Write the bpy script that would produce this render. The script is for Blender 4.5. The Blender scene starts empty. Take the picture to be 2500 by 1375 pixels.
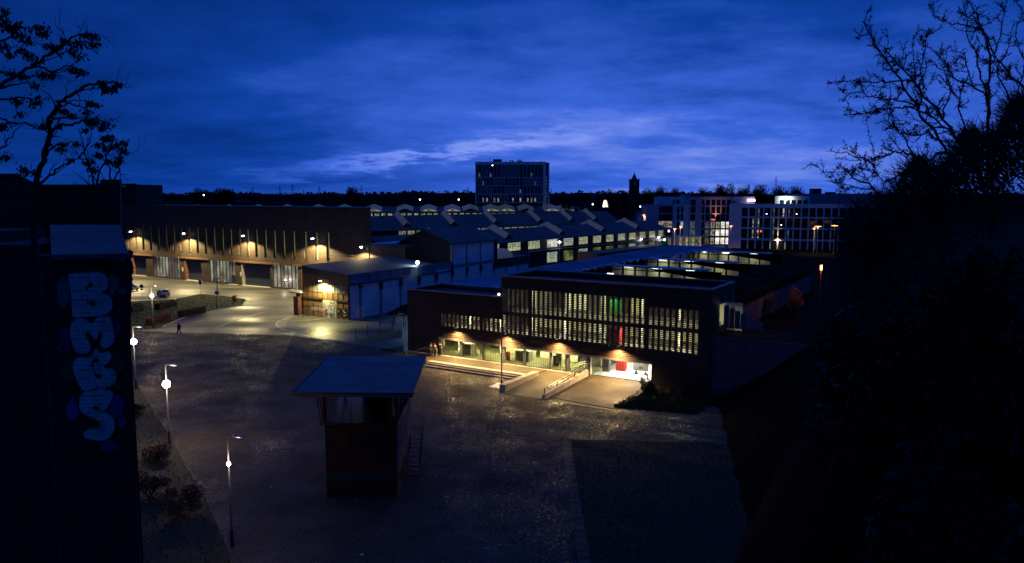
import bpy, math, random
from mathutils import Vector, Matrix
R = random.Random(7)
sc = bpy.context.scene
C = sc.collection

# ------------------------------------------------------------------ camera
F, CX, CY, YH, H = 1860.0, 1250.0, 687.5, 474.0, 22.0
PITCH = math.atan((CY - YH) / F)
cp, sp = math.cos(PITCH), math.sin(PITCH)
cam_d = bpy.data.cameras.new('camera'); cam = bpy.data.objects.new('camera', cam_d); C.objects.link(cam)
cam.location = (0, 0, H); cam.rotation_euler = (math.pi / 2 - PITCH, 0, 0)
cam_d.sensor_width = 36; cam_d.lens = 36 * F / 2500.0; cam_d.clip_end = 20000; cam_d.clip_start = 0.1
sc.camera = cam

# ------------------------------------------------------------------ dusk sky
world = bpy.data.worlds.new('World'); sc.world = world; world.use_nodes = True
wn, wl = world.node_tree.nodes, world.node_tree.links
wn.clear()
def W(t, **k):
    n = wn.new(t)
    for a, b in k.items(): setattr(n, a, b)
    return n
def wm(op, a, b=None, c=None, clamp=False):
    n = W('ShaderNodeMath', operation=op); n.use_clamp = clamp
    for i, v in enumerate((a, b, c)):
        if v is None: continue
        if isinstance(v, (int, float)): n.inputs[i].default_value = v
        else: wl.new(v, n.inputs[i])
    return n.outputs[0]
tc = W('ShaderNodeTexCoord'); sx = W('ShaderNodeSeparateXYZ'); wl.new(tc.outputs['Generated'], sx.inputs[0])
X_, Y_, Z_ = sx.outputs
az = wm('ARCTAN2', X_, Y_)                       # radians, 0 = +Y
el = wm('ARCSINE', Z_)
# cloud sheet coordinates (perspective of a flat cloud layer)
den = wm('ADD', wm('MAXIMUM', Z_, 0.0), 0.17)
cu, cv = wm('DIVIDE', X_, den), wm('DIVIDE', Y_, den)
cb = W('ShaderNodeCombineXYZ'); wl.new(cu, cb.inputs[0]); wl.new(cv, cb.inputs[1])
def noise(scale, detail, rough, vec=None, loc=(0, 0, 0), scl=(1, 1, 1), rot=0):
    m = W('ShaderNodeMapping'); m.inputs['Location'].default_value = loc; m.inputs['Scale'].default_value = scl
    m.inputs['Rotation'].default_value = (0, 0, rot)
    wl.new(vec or cb.outputs[0], m.inputs[0])
    n = W('ShaderNodeTexNoise'); n.inputs['Scale'].default_value = scale; n.inputs['Detail'].default_value = detail
    n.inputs['Roughness'].default_value = rough; wl.new(m.outputs[0], n.inputs['Vector'])
    return n.outputs['Fac']
n1 = noise(0.75, 9, 0.58, loc=(3.2, 1.4, 0), scl=(0.8, 1.0, 1), rot=0.25)
n2 = noise(3.1, 7, 0.62, loc=(7.1, 2.2, 0), scl=(0.8, 1.0, 1), rot=0.25)
# bank of brighter sky over the horizon (afterglow), azimuth about +15 deg
da = wm('SUBTRACT', az, 0.25)
glow_a = wm('POWER', 2.718, wm('MULTIPLY', wm('MULTIPLY', da, da), -4.2))
de = wm('SUBTRACT', el, 0.085)
glow_e = wm('POWER', 2.718, wm('MULTIPLY', wm('MULTIPLY', de, de), -55.0))
glow = wm('MULTIPLY', glow_a, glow_e)
# thin gap in the clouds running from low left up to the right
nn = noise(3.0, 8, 0.66, loc=(1.2, 9.3, 0), scl=(0.8, 1, 1))
line = wm('ADD', wm('MULTIPLY', wm('ADD', az, 0.19), 0.135), 0.040)
line = wm('ADD', line, wm('MULTIPLY', wm('SUBTRACT', nn, 0.5), 0.085))
dl = wm('SUBTRACT', el, line)
streak = wm('POWER', 2.718, wm('MULTIPLY', wm('MULTIPLY', dl, dl), -14000.0))
ends = wm('POWER', 2.718, wm('MULTIPLY', wm('POWER', wm('ABSOLUTE', wm('SUBTRACT', az, -0.10)), 2.0), -30.0))
streak = wm('MULTIPLY', streak, ends)
cl = wm('MULTIPLY_ADD', wm('SUBTRACT', n1, 0.5), 1.25, 0.0)
cl = wm('MULTIPLY_ADD', wm('SUBTRACT', n2, 0.5), 0.60, cl)
sa = wm('SUBTRACT', az, 0.12)                    # brighter right of the view, afterglow widened there to light right-facing walls
side = wm('POWER', 2.718, wm('MULTIPLY', wm('ADD', wm('POWER', wm('ABSOLUTE', wm('MINIMUM', sa, 0.0)), 2.0), wm('MULTIPLY', wm('POWER', wm('MAXIMUM', sa, 0.0), 2.0), 0.18)), -1.9))
t = wm('MULTIPLY_ADD', glow, 0.42, wm('MULTIPLY_ADD', side, 0.13, 0.235))
zen = W('ShaderNodeMapRange', interpolation_type='SMOOTHSTEP'); zen.inputs['From Min'].default_value = 0.30; zen.inputs['From Max'].default_value = 1.0; zen.inputs['To Max'].default_value = 0.32  # unseen upper sky raised to brighten pale walls and roofs
wl.new(el, zen.inputs['Value']); t = wm('ADD', t, zen.outputs[0])
t = wm('MULTIPLY', t, wm('ADD', 1.0, cl))
t = wm('MULTIPLY_ADD', wm('MINIMUM', wm('MAXIMUM', el, 0.0), 0.4), -0.16, t)
t = wm('MULTIPLY_ADD', streak, 0.30, t)
hz = wm('MULTIPLY', wm('POWER', 2.718, wm('MULTIPLY', wm('MAXIMUM', el, 0.0), -22.0)), 0.06)
t = wm('ADD', t, hz, clamp=True)
ramp = W('ShaderNodeValToRGB'); wl.new(t, ramp.inputs[0])
e = ramp.color_ramp.elements
e[0].position = 0.0; e[0].color = (0.0002, 0.005, 0.05, 1)
e[1].position = 1.0; e[1].color = (0.24, 0.34, 0.93, 1)
for p_, c_ in ((0.25, (0.0006, 0.021, 0.155, 1)), (0.45, (0.0052, 0.052, 0.36, 1)), (0.7, (0.045, 0.135, 0.70, 1))):
    q = e.new(p_); q.color = c_
bg = W('ShaderNodeBackground'); wl.new(ramp.outputs[0], bg.inputs[0]); bg.inputs[1].default_value = 1.0
wo = W('ShaderNodeOutputWorld'); wl.new(bg.outputs[0], wo.inputs[0])

vs = sc.view_settings
vs.view_transform = 'Standard'; vs.look = 'None'; vs.gamma = 1; vs.exposure = 0; vs.use_curve_mapping = False
sc.cycles.use_denoising = True
try: sc.cycles.denoiser = 'OPENIMAGEDENOISE'
except Exception: pass
sc.cycles.use_light_tree = True
sc.cycles.max_bounces = 6; sc.cycles.diffuse_bounces = 3; sc.cycles.glossy_bounces = 3; sc.cycles.transmission_bounces = 4
sc.cycles.sample_clamp_indirect = 4.0; sc.cycles.caustics_reflective = False; sc.cycles.caustics_refractive = False

# ------------------------------------------------------------------ geometry helpers
def ray(px, py):
    x = (px - CX) / F; y = (CY - py) / F
    return (x, cp + y * sp, -sp + y * cp)
def G(px, py, z=0.0):                     # pixel of the photograph -> point on the level z
    r = ray(px, py); k = (z - H) / r[2]
    return Vector((r[0] * k, r[1] * k, z))
def D(px, py, Y):                         # pixel -> point at distance Y
    r = ray(px, py); k = Y / r[1]
    return Vector((r[0] * k, Y, H + r[2] * k))
HA = math.radians(121.47)
U_ = Vector((math.sin(HA), math.cos(HA), 0)); V_ = Vector((-math.cos(HA), math.sin(HA), 0))
SITE = math.atan2(U_.y, U_.x)             # the works' own grid: u along the facades, v away from us
def S(u, v, z=0.0): return U_ * u + V_ * v + Vector((0, 0, z))

class MB:
    def __init__(s): s.v = []; s.f = []; s.mi = []; s.cur = 0
    def quad(s, *p):
        n = len(s.v); s.v += [tuple(q) for q in p]; s.f.append(tuple(range(n, n + len(p)))); s.mi.append(s.cur); return s
    def hexa(s, p):                        # 8 points: bottom 4 ccw, top 4 ccw
        n = len(s.v); s.v += [tuple(q) for q in p]
        for f in ((3, 2, 1, 0), (4, 5, 6, 7), (0, 1, 5, 4), (1, 2, 6, 5), (2, 3, 7, 6), (3, 0, 4, 7)):
            s.f.append(tuple(n + i for i in f)); s.mi.append(s.cur)
        return s
    def box(s, x0, x1, y0, y1, z0, z1):
        return s.hexa([(x0, y0, z0), (x1, y0, z0), (x1, y1, z0), (x0, y1, z0), (x0, y0, z1), (x1, y0, z1), (x1, y1, z1), (x0, y1, z1)])
    def bar(s, a, b, w, h=None):
        a, b = Vector(a), Vector(b); h = h or w; d = (b - a).normalized()
        up = Vector((0, 0, 1)) if abs(d.z) < 0.95 else Vector((1, 0, 0))
        r = d.cross(up).normalized(); u = r.cross(d)
        c = [(-1, -1), (1, -1), (1, 1), (-1, 1)]
        return s.hexa([a + r * (w / 2 * i) + u * (h / 2 * j) for i, j in c] + [b + r * (w / 2 * i) + u * (h / 2 * j) for i, j in c])
    def tube(s, pts, rad, n=6, cap=True):
        pts = [Vector(p) for p in pts]; rings = []
        if isinstance(rad, (int, float)): rad = [rad] * len(pts)
        for i, p in enumerate(pts):
            d = (pts[min(i + 1, len(pts) - 1)] - pts[max(i - 1, 0)])
            d = d.normalized() if d.length > 1e-9 else Vector((0, 0, 1))
            up = Vector((0, 1, 0)) if abs(d.y) < 0.9 else Vector((1, 0, 0))
            r = d.cross(up).normalized(); u = r.cross(d); k = len(s.v)
            for j in range(n):
                a = 2 * math.pi * j / n
                s.v.append(tuple(p + (r * math.cos(a) + u * math.sin(a)) * rad[i]))
            rings.append(k)
        for i in range(len(rings) - 1):
            for j in range(n):
                a, b = rings[i] + j, rings[i] + (j + 1) % n
                s.f.append((a, b, rings[i + 1] + (j + 1) % n, rings[i + 1] + j)); s.mi.append(s.cur)
        if cap and n > 2:
            s.f.append(tuple(rings[0] + j for j in range(n))[::-1]); s.mi.append(s.cur)
            s.f.append(tuple(rings[-1] + j for j in range(n))); s.mi.append(s.cur)
        return s
    def lathe(s, c, prof, n=12):           # prof: (radius, z)
        return s.tube([(c[0], c[1], c[2] + z) for r, z in prof], [max(r, 0.001) for r, z in prof], n)
    def ball(s, c, r, n=8, m=5, sz=1.0):
        return s.tube([(c[0], c[1], c[2] - r * sz * math.cos(math.pi * i / m)) for i in range(m + 1)],
                      [max(r * math.sin(math.pi * i / m), 0.002) for i in range(m + 1)], n, False)
    def prism(s, poly, z0, z1):
        n = len(s.v); k = len(poly)
        s.v += [(p[0], p[1], z0) for p in poly] + [(p[0], p[1], z1) for p in poly]
        s.f.append(tuple(range(n, n + k))[::-1]); s.f.append(tuple(range(n + k, n + 2 * k))); s.mi += [s.cur] * 2
        for i in range(k):
            j = (i + 1) % k; s.f.append((n + i, n + j, n + k + j, n + k + i)); s.mi.append(s.cur)
        return s
    def mesh(s, name, mats, smooth=False):
        me = bpy.data.meshes.new(name); me.from_pydata(s.v, [], s.f); me.update()
        mats = mats if isinstance(mats, (list, tuple)) else [mats]
        for m in mats: me.materials.append(m)
        if len(mats) > 1: me.polygons.foreach_set('material_index', s.mi)
        if smooth: me.polygons.foreach_set('use_smooth', [True] * len(me.polygons))
        return me
    def build(s, name, mats, parent=None, smooth=False, **tags):
        return link(name, s.mesh(name, mats, smooth), parent, **tags)
def link(name, me, parent=None, loc=None, rz=None, **tags):
    o = bpy.data.objects.new(name, me); C.objects.link(o)
    if parent: o.parent = parent
    if loc is not None: o.location = loc
    if rz is not None: o.rotation_euler = (0, 0, rz)
    for a, b in tags.items():
        if b: o[a] = b
    return o
def thing(name, label, category, loc=(0, 0, 0), rz=0.0, group=None):
    return link(name, None, None, loc, rz, label=label, category=category, group=group)
def struct(name, mb, mats, **k): return mb.build(name, mats, kind='structure', **k)
def holewall(mb, x0, x1, z0, z1, holes, y0, y1, mi=None):
    """wall between y0 (front) and y1 with rectangular openings (xa, xb, za, zb) and their reveals"""
    xs = sorted({x0, x1, *[min(max(h[i], x0), x1) for h in holes for i in (0, 1)]})
    zs = sorted({z0, z1, *[min(max(h[i], z0), z1) for h in holes for i in (2, 3)]})
    def solid(i, j):
        if i < 0 or j < 0 or i >= len(xs) - 1 or j >= len(zs) - 1: return False
        cx, cz = (xs[i] + xs[i + 1]) / 2, (zs[j] + zs[j + 1]) / 2
        return not any(h[0] < cx < h[1] and h[2] < cz < h[3] for h in holes)
    for i in range(len(xs) - 1):
        for j in range(len(zs) - 1):
            if not solid(i, j): continue
            a, b, c, d = xs[i], xs[i + 1], zs[j], zs[j + 1]
            mb.quad((a, y0, c), (b, y0, c), (b, y0, d), (a, y0, d)); mb.quad((b, y1, c), (a, y1, c), (a, y1, d), (b, y1, d))
            if not solid(i - 1, j): mb.quad((a, y1, c), (a, y0, c), (a, y0, d), (a, y1, d))
            if not solid(i + 1, j): mb.quad((b, y0, c), (b, y1, c), (b, y1, d), (b, y0, d))
            if not solid(i, j - 1): mb.quad((a, y1, c), (b, y1, c), (b, y0, c), (a, y0, c))
            if not solid(i, j + 1): mb.quad((a, y0, d), (b, y0, d), (b, y1, d), (a, y1, d))
    return mb
def copy_tree(o, parent=None):
    c = o.copy(); C.objects.link(c)
    if parent: c.parent = parent
    for ch in list(o.children): copy_tree(ch, c)
    return c

# ------------------------------------------------------------------ materials
MATS = {}
def mat(name, col, rough=0.8, var=0.25, scale=1.0, bump=0.0, bscale=None, metal=0.0, col2=None, rvar=0.0, spec=0.5, pattern=None, coord='Object', stretch=(1, 1, 1)):
    m = bpy.data.materials.new(name); m.use_nodes = True; MATS[name] = m
    n, l = m.node_tree.nodes, m.node_tree.links; b = n['Principled BSDF']
    b.inputs['Roughness'].default_value = rough; b.inputs['Metallic'].default_value = metal; b.inputs['Specular IOR Level'].default_value = spec
    tcn = n.new('ShaderNodeTexCoord'); mp = n.new('ShaderNodeMapping'); l.new(tcn.outputs[coord], mp.inputs[0]); mp.inputs['Scale'].default_value = stretch
    nz = n.new('ShaderNodeTexNoise'); nz.inputs['Scale'].default_value = scale; nz.inputs['Detail'].default_value = 6; nz.inputs['Roughness'].default_value = 0.65
    l.new(mp.outputs[0], nz.inputs['Vector'])
    c2 = col2 or tuple(c * (1 - var * 1.6) for c in col)
    rp = n.new('ShaderNodeValToRGB'); rp.color_ramp.elements[0].position = 0.33; rp.color_ramp.elements[1].position = 0.67
    rp.color_ramp.elements[0].color = (*[max(c, 0) for c in c2], 1)
    rp.color_ramp.elements[1].color = (*[min(c * (1 + (0 if col2 else var * 0.6)), 1) for c in col], 1)
    l.new(nz.outputs['Fac'], rp.inputs[0]); l.new(rp.outputs[0], b.inputs['Base Color'])
    hsrc = None
    if rvar:
        mr = n.new('ShaderNodeMapRange'); mr.inputs['From Min'].default_value = 0.35; mr.inputs['From Max'].default_value = 0.65
        mr.inputs['To Min'].default_value = max(rough - rvar, 0.03); mr.inputs['To Max'].default_value = min(rough + rvar, 1)
        nz2 = n.new('ShaderNodeTexNoise'); nz2.inputs['Scale'].default_value = scale * 0.6; nz2.inputs['Detail'].default_value = 5
        l.new(mp.outputs[0], nz2.inputs['Vector']); l.new(nz2.outputs['Fac'], mr.inputs['Value']); l.new(mr.outputs[0], b.inputs['Roughness'])
    if pattern == 'brick':
        br = n.new('ShaderNodeTexBrick'); br.inputs['Scale'].default_value = 1.0
        br.inputs['Brick Width'].default_value = 0.5; br.inputs['Row Height'].default_value = 0.17; br.inputs['Mortar Size'].default_value = 0.018
        rot = n.new('ShaderNodeMapping'); rot.inputs['Rotation'].default_value = (math.pi / 2, 0, 0); l.new(mp.outputs[0], rot.inputs[0]); l.new(rot.outputs[0], br.inputs['Vector'])
        br.inputs['Color1'].default_value = (*[c * 1.15 for c in col], 1); br.inputs['Color2'].default_value = (*[c * 0.7 for c in col], 1); br.inputs['Mortar'].default_value = (*[c * 1.5 + .006 for c in col], 1)
        mx = n.new('ShaderNodeMixRGB'); mx.blend_type = 'MULTIPLY'; mx.inputs[0].default_value = 1
        g = n.new('ShaderNodeValToRGB'); g.color_ramp.elements[0].color = (.55, .55, .55, 1); g.color_ramp.elements[1].color = (1.1, 1.1, 1.1, 1); g.color_ramp.elements[0].position = .3; g.color_ramp.elements[1].position = .7
        l.new(nz.outputs['Fac'], g.inputs[0]); l.new(br.outputs['Color'], mx.inputs[1]); l.new(g.outputs[0], mx.inputs[2]); l.new(mx.outputs[0], b.inputs['Base Color']); hsrc = br.outputs['Fac']
    if bump:
        bp = n.new('ShaderNodeBump'); bp.inputs['Strength'].default_value = bump; bp.inputs['Distance'].default_value = 0.02
        if hsrc is None:
            n3 = n.new('ShaderNodeTexNoise'); n3.inputs['Scale'].default_value = bscale or scale * 6; n3.inputs['Detail'].default_value = 4
            l.new(mp.outputs[0], n3.inputs['Vector']); hsrc = n3.outputs['Fac']
        l.new(hsrc, bp.inputs['Height']); l.new(bp.outputs[0], b.inputs['Normal'])
    return m
def glow_mat(name, col, strength, var=0.0, scale=1.0, stretch=(1, 1, 1), base=(0.3, 0.3, 0.3), sample=False, coord='Object'):
    m = bpy.data.materials.new(name); m.use_nodes = True; MATS[name] = m
    n, l = m.node_tree.nodes, m.node_tree.links; b = n['Principled BSDF']
    b.inputs['Base Color'].default_value = (*base, 1); b.inputs['Emission Color'].default_value = (*col, 1); b.inputs['Emission Strength'].default_value = strength
    b.inputs['Roughness'].default_value = 0.3
    if var:
        tcn = n.new('ShaderNodeTexCoord'); mp = n.new('ShaderNodeMapping'); l.new(tcn.outputs[coord], mp.inputs[0]); mp.inputs['Scale'].default_value = stretch
        nz = n.new('ShaderNodeTexNoise'); nz.inputs['Scale'].default_value = scale; nz.inputs['Detail'].default_value = 3; l.new(mp.outputs[0], nz.inputs['Vector'])
        mr = n.new('ShaderNodeMapRange'); mr.inputs['From Min'].default_value = 0.35; mr.inputs['From Max'].default_value = 0.65
        mr.inputs['To Min'].default_value = strength * (1 - var); mr.inputs['To Max'].default_value = strength * (1 + var * 0.6)
        l.new(nz.outputs['Fac'], mr.inputs['Value']); l.new(mr.outputs[0], b.inputs['Emission Strength'])
    if not sample:
        try: m.cycles.emission_sampling = 'NONE'
        except Exception: pass
    return m

M = MATS
mat('yellow_brick', (0.22, 0.135, 0.05), 0.85, bump=0.5, pattern='brick', scale=0.5)
mat('brick', (0.085, 0.055, 0.034), 0.85, bump=0.5, pattern='brick', scale=0.5)
mat('dark_brick', (0.032, 0.020, 0.018), 0.85, bump=0.5, pattern='brick', scale=0.5)
mat('lintel_concrete', (0.26, 0.13, 0.075), 0.8, scale=1.2, bump=0.2)
mat('concrete', (0.30, 0.28, 0.26), 0.8, 0.3, 0.8, bump=0.3, bscale=14)
mat('pale_concrete', (0.42, 0.38, 0.33), 0.75, 0.25, 1.0, bump=0.3, bscale=12)
mat('dark_concrete', (0.10, 0.095, 0.10), 0.85, 0.35, 0.4, bump=0.4, bscale=8)
mat('asphalt', (0.085, 0.080, 0.062), 0.52, 0.52, 0.10, bump=0.25, bscale=40, rvar=0.20, stretch=(0.4, 1.6, 1))
mat('tar', (0.03, 0.03, 0.032), 0.5, 0.3, 1.0, bump=0.2)
mat('terrace_asphalt', (0.052, 0.038, 0.015), 0.75, 0.3, 0.6, bump=0.4, bscale=30, rvar=0.1)
cbm = mat('cobble', (0.060, 0.046, 0.032), 0.46, 0.3, 0.35, spec=0.40)
_n, _l = cbm.node_tree.nodes, cbm.node_tree.links; _b = _n['Principled BSDF']           # every sett has its own tone and wetness
_g = _n.new('ShaderNodeNewGeometry'); _r1 = _n.new('ShaderNodeMapRange'); _r1.inputs['To Min'].default_value = 0.45; _r1.inputs['To Max'].default_value = 1.55
_l.new(_g.outputs['Random Per Island'], _r1.inputs['Value']); _mx = _n.new('ShaderNodeVectorMath'); _mx.operation = 'SCALE'
_src = _b.inputs['Base Color'].links[0].from_socket; _l.new(_src, _mx.inputs[0]); _l.new(_r1.outputs[0], _mx.inputs['Scale']); _l.new(_mx.outputs[0], _b.inputs['Base Color'])
_nz = _n.new('ShaderNodeTexNoise'); _nz.inputs['Scale'].default_value = 0.22; _nz.inputs['Detail'].default_value = 4; _tc = _n.new('ShaderNodeTexCoord'); _l.new(_tc.outputs['Object'], _nz.inputs['Vector'])
_w = _n.new('ShaderNodeMath'); _w.operation = 'MULTIPLY_ADD'; _w.inputs[1].default_value = 0.5; _l.new(_g.outputs['Random Per Island'], _w.inputs[0]); _l.new(_nz.outputs['Fac'], _w.inputs[2])
_r2 = _n.new('ShaderNodeMapRange'); _r2.inputs['From Min'].default_value = 0.45; _r2.inputs['From Max'].default_value = 0.95; _r2.inputs['To Min'].default_value = 0.33
_l.new(_w.outputs[0], _r2.inputs['Value']); _l.new(_r2.outputs[0], _b.inputs['Roughness'])
mat('cobble_bed', (0.032, 0.024, 0.018), 0.7, 0.3, 2.0, bump=0.4)
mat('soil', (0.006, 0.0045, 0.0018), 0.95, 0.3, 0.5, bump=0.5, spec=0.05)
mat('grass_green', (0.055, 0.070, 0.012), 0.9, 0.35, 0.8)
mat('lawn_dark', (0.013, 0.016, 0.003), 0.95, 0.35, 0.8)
mat('edging', (0.038, 0.032, 0.025), 0.8, 0.4, 1.5, bump=0.3)
mat('stained_concrete', (0.085, 0.07, 0.10), 0.85, 0.35, 0.5, bump=0.4, bscale=6)
mat('white_paint', (0.62, 0.61, 0.55), 0.6, 0.3, 2.0)
mat('roof_metal', (0.22, 0.34, 0.50), 0.5, 0.2, 0.12, bump=0.08, bscale=3, rvar=0.08)
mat('roof_felt', (0.065, 0.068, 0.078), 0.8, 0.3, 0.15, bump=0.2, bscale=6)
mat('roof_sheet', (0.10, 0.105, 0.11), 0.6, 0.25, 0.2, stretch=(1, 6, 1))
mat('coping', (0.30, 0.19, 0.17), 0.6, 0.2, 0.8)
mat('board', (0.070, 0.036, 0.022), 0.7, 0.35, 1.2, bump=0.3, stretch=(0.6, 4, 4))
mat('pier_wood', (0.022, 0.015, 0.013), 0.8, 0.3, 1.0)
mat('white_panel', (0.86, 0.86, 0.88), 0.6, 0.16, 0.35, bump=0.1, bscale=3)
mat('grey_cladding', (0.24, 0.26, 0.30), 0.6, 0.2, 0.5)
mat('steel_dark', (0.035, 0.04, 0.05), 0.45, 0.2, 2.0, metal=0.3)
mat('steel_grey', (0.20, 0.21, 0.23), 0.4, 0.2, 2.0, metal=0.5)
mat('galv', (0.38, 0.39, 0.42), 0.4, 0.2, 3.0, metal=0.6)
mat('door_blue', (0.035, 0.05, 0.10), 0.5, 0.2, 0.6, bump=0.1, stretch=(1, 1, 8))
mat('door_pale', (0.40, 0.45, 0.62), 0.5, 0.1, 1.0)
mat('frame_red', (0.13, 0.045, 0.03), 0.7, 0.3, 1.0)
mat('rust', (0.11, 0.045, 0.025), 0.85, 0.4, 1.5, bump=0.3)
mat('glass_dark', (0.008, 0.010, 0.014), 0.12, 0.2, 0.6, spec=0.6)
mat('glass_skylight', (0.24, 0.24, 0.20), 0.4, 0.3, 0.5).node_tree.nodes['Principled BSDF'].inputs['Emission Color'].default_value = (.8, .85, .6, 1)
MATS['glass_skylight'].node_tree.nodes['Principled BSDF'].inputs['Emission Strength'].default_value = 0.028
mat('office_white', (0.76, 0.74, 0.78), 0.6, 0.1, 0.3)
mat('office_mauve', (0.52, 0.40, 0.50), 0.6, 0.1, 0.3)
mat('tower_white', (0.80, 0.80, 0.84), 0.6, 0.08, 0.2)
mat('tower_fin', (0.60, 0.66, 0.80), 0.5, 0.15, 0.4)
mat('bark', (0.014, 0.011, 0.010), 0.9, 0.3, 6.0, bump=0.5)
mat('far_twig', (0.012, 0.012, 0.014), 0.95, 0.3, 0.2)
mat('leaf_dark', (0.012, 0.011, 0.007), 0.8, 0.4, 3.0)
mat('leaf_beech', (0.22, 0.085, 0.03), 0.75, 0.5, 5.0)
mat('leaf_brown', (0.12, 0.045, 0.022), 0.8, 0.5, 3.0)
mat('kiosk_red', (0.06, 0.013, 0.012), 0.8, 0.35, 0.9, bump=0.3, bscale=20)
mat('kiosk_teal', (0.012, 0.05, 0.05), 0.7, 0.3, 0.9)
mat('kiosk_plum', (0.11, 0.08, 0.13), 0.8, 0.3, 0.9)
mat('kiosk_roof', (0.085, 0.095, 0.11), 0.65, 0.4, 0.35, bump=0.3, bscale=5)
mat('bunker', (0.018, 0.015, 0.014), 0.9, pattern='brick', scale=0.8, bump=0.6, stretch=(1.6, 1.6, 1.6))
mat('letter_white', (0.46, 0.46, 0.46), 0.6, pattern='brick', scale=2.0, bump=0.3, stretch=(1.6, 1.6, 1.6))
mat('paint_black', (0.012, 0.012, 0.014), 0.6, 0.2, 2.0)
mat('paint_teal', (0.03, 0.16, 0.15), 0.7, 0.4, 2.0)
mat('paint_olive', (0.10, 0.11, 0.02), 0.7, 0.4, 2.0)
mat('paint_purple', (0.12, 0.03, 0.14), 0.7, 0.4, 2.0)
mat('paint_blue', (0.02, 0.07, 0.25), 0.7, 0.4, 2.0)
mat('paint_red', (0.35, 0.03, 0.03), 0.7, 0.3, 2.0)
mat('paint_green', (0.05, 0.25, 0.12), 0.7, 0.3, 2.0)
mat('red_metal', (0.50, 0.02, 0.02), 0.45, 0.1, 1.0)
mat('bin_red', (0.40, 0.10, 0.04), 0.5, 0.2, 2.0)
mat('car_silver', (0.35, 0.36, 0.38), 0.3, 0.05, 1.0, metal=0.6)
mat('car_blue', (0.03, 0.04, 0.08), 0.25, 0.05, 1.0, metal=0.4)
mat('rubber', (0.015, 0.015, 0.015), 0.8, 0.1, 3.0)
mat('cloth_dark', (0.018, 0.018, 0.024), 0.9, 0.2, 6.0)
mat('cloth_blue', (0.035, 0.045, 0.075), 0.9, 0.2, 6.0)
mat('skin', (0.45, 0.27, 0.20), 0.6, 0.1, 8.0)
mat('hair', (0.02, 0.014, 0.01), 0.7, 0.1, 8.0)
mat('int_wall', (0.66, 0.62, 0.40), 0.7, 0.15, 0.7)
mat('int_white', (0.75, 0.74, 0.66), 0.6, 0.05, 0.5)
mat('int_floor', (0.22, 0.225, 0.12), 0.4, 0.2, 0.6)
mat('int_green', (0.02, 0.30, 0.04), 0.5, 0.2, 1.0)
mat('sign_blue', (0.02, 0.06, 0.35), 0.5, 0.05, 1.0)
mat('sign_face', (0.05, 0.05, 0.06), 0.5, 0.1, 1.0)
mat('litter', (0.7, 0.68, 0.62), 0.6, 0.1, 5.0)
mat('frosted', (0.16, 0.18, 0.17), 0.5, 0.1, 1.0)
m = mat('glass_clear', (0.9, 0.95, 0.9), 0.05, 0.02, 1.0)
m.node_tree.nodes['Principled BSDF'].inputs['Transmission Weight'].default_value = 0.0
def clear_glass(name, tint, fac):
    m = bpy.data.materials.new(name); m.use_nodes = True; n, l = m.node_tree.nodes, m.node_tree.links; n.clear()
    o = n.new('ShaderNodeOutputMaterial'); t_ = n.new('ShaderNodeBsdfTransparent'); g_ = n.new('ShaderNodeBsdfGlossy'); x_ = n.new('ShaderNodeMixShader')
    t_.inputs[0].default_value = (*tint, 1); g_.inputs['Roughness'].default_value = 0.08; x_.inputs[0].default_value = fac
    l.new(t_.outputs[0], x_.inputs[1]); l.new(g_.outputs[0], x_.inputs[2]); l.new(x_.outputs[0], o.inputs[0]); MATS[name] = m; return m
clear_glass('glass_clear', (0.86, 0.86, 0.78), 0.06)
glow_mat('lit_window', (0.80, 0.86, 0.50), 0.55, 0.5, 0.9, (1, 1, 1))
glow_mat('lit_window_cool', (0.72, 0.88, 0.66), 0.55, 0.5, 0.9, (1, 1, 1))
glow_mat('lit_strip', (0.80, 0.86, 0.50), 0.30, 0.8, 0.4, (1, 1, 1))
glow_mat('lit_dim', (0.70, 0.80, 0.35), 0.10, 0.9, 0.7, (1, 1, 1))
glow_mat('lit_slit', (0.50, 0.60, 0.14), 0.26, 0.85, 0.35, (1, 1, 1))
glow_mat('lit_glassblock', (0.66, 0.74, 0.52), 0.36, 0.8, 0.5, (1, 1, 0.7))
glow_mat('lit_glassblock_dim', (0.55, 0.66, 0.50), 0.12, 0.8, 0.5, (1, 1, 0.7))
glow_mat('lit_warm_white', (1.0, 0.93, 0.80), 1.5, 0.55, 0.5, (1, 1, 1))
glow_mat('lit_orange', (1.0, 0.25, 0.05), 0.9, 0.4, 0.5)
glow_mat('lit_office_dim', (0.9, 0.75, 0.45), 0.30, 0.9, 0.8)
glow_mat('lit_office_teal', (0.45, 0.8, 0.75), 0.10, 0.9, 0.8)
glow_mat('tube_light', (1.0, 1.0, 0.80), 6.0)
glow_mat('bulb_warm', (1.0, 0.80, 0.62), 60.0)
glow_mat('bulb_white', (0.92, 0.90, 1.0), 30.0)
glow_mat('bulb_cold', (0.70, 0.95, 1.0), 80.0)
glow_mat('bulb_orange', (1.0, 0.35, 0.08), 5.0)
glow_mat('far_lamp', (1.0, 0.97, 1.0), 8.0)
glow_mat('lit_pale_yellow', (1.0, 0.95, 0.75), 2.2, 0.7, 1.5)

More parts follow.
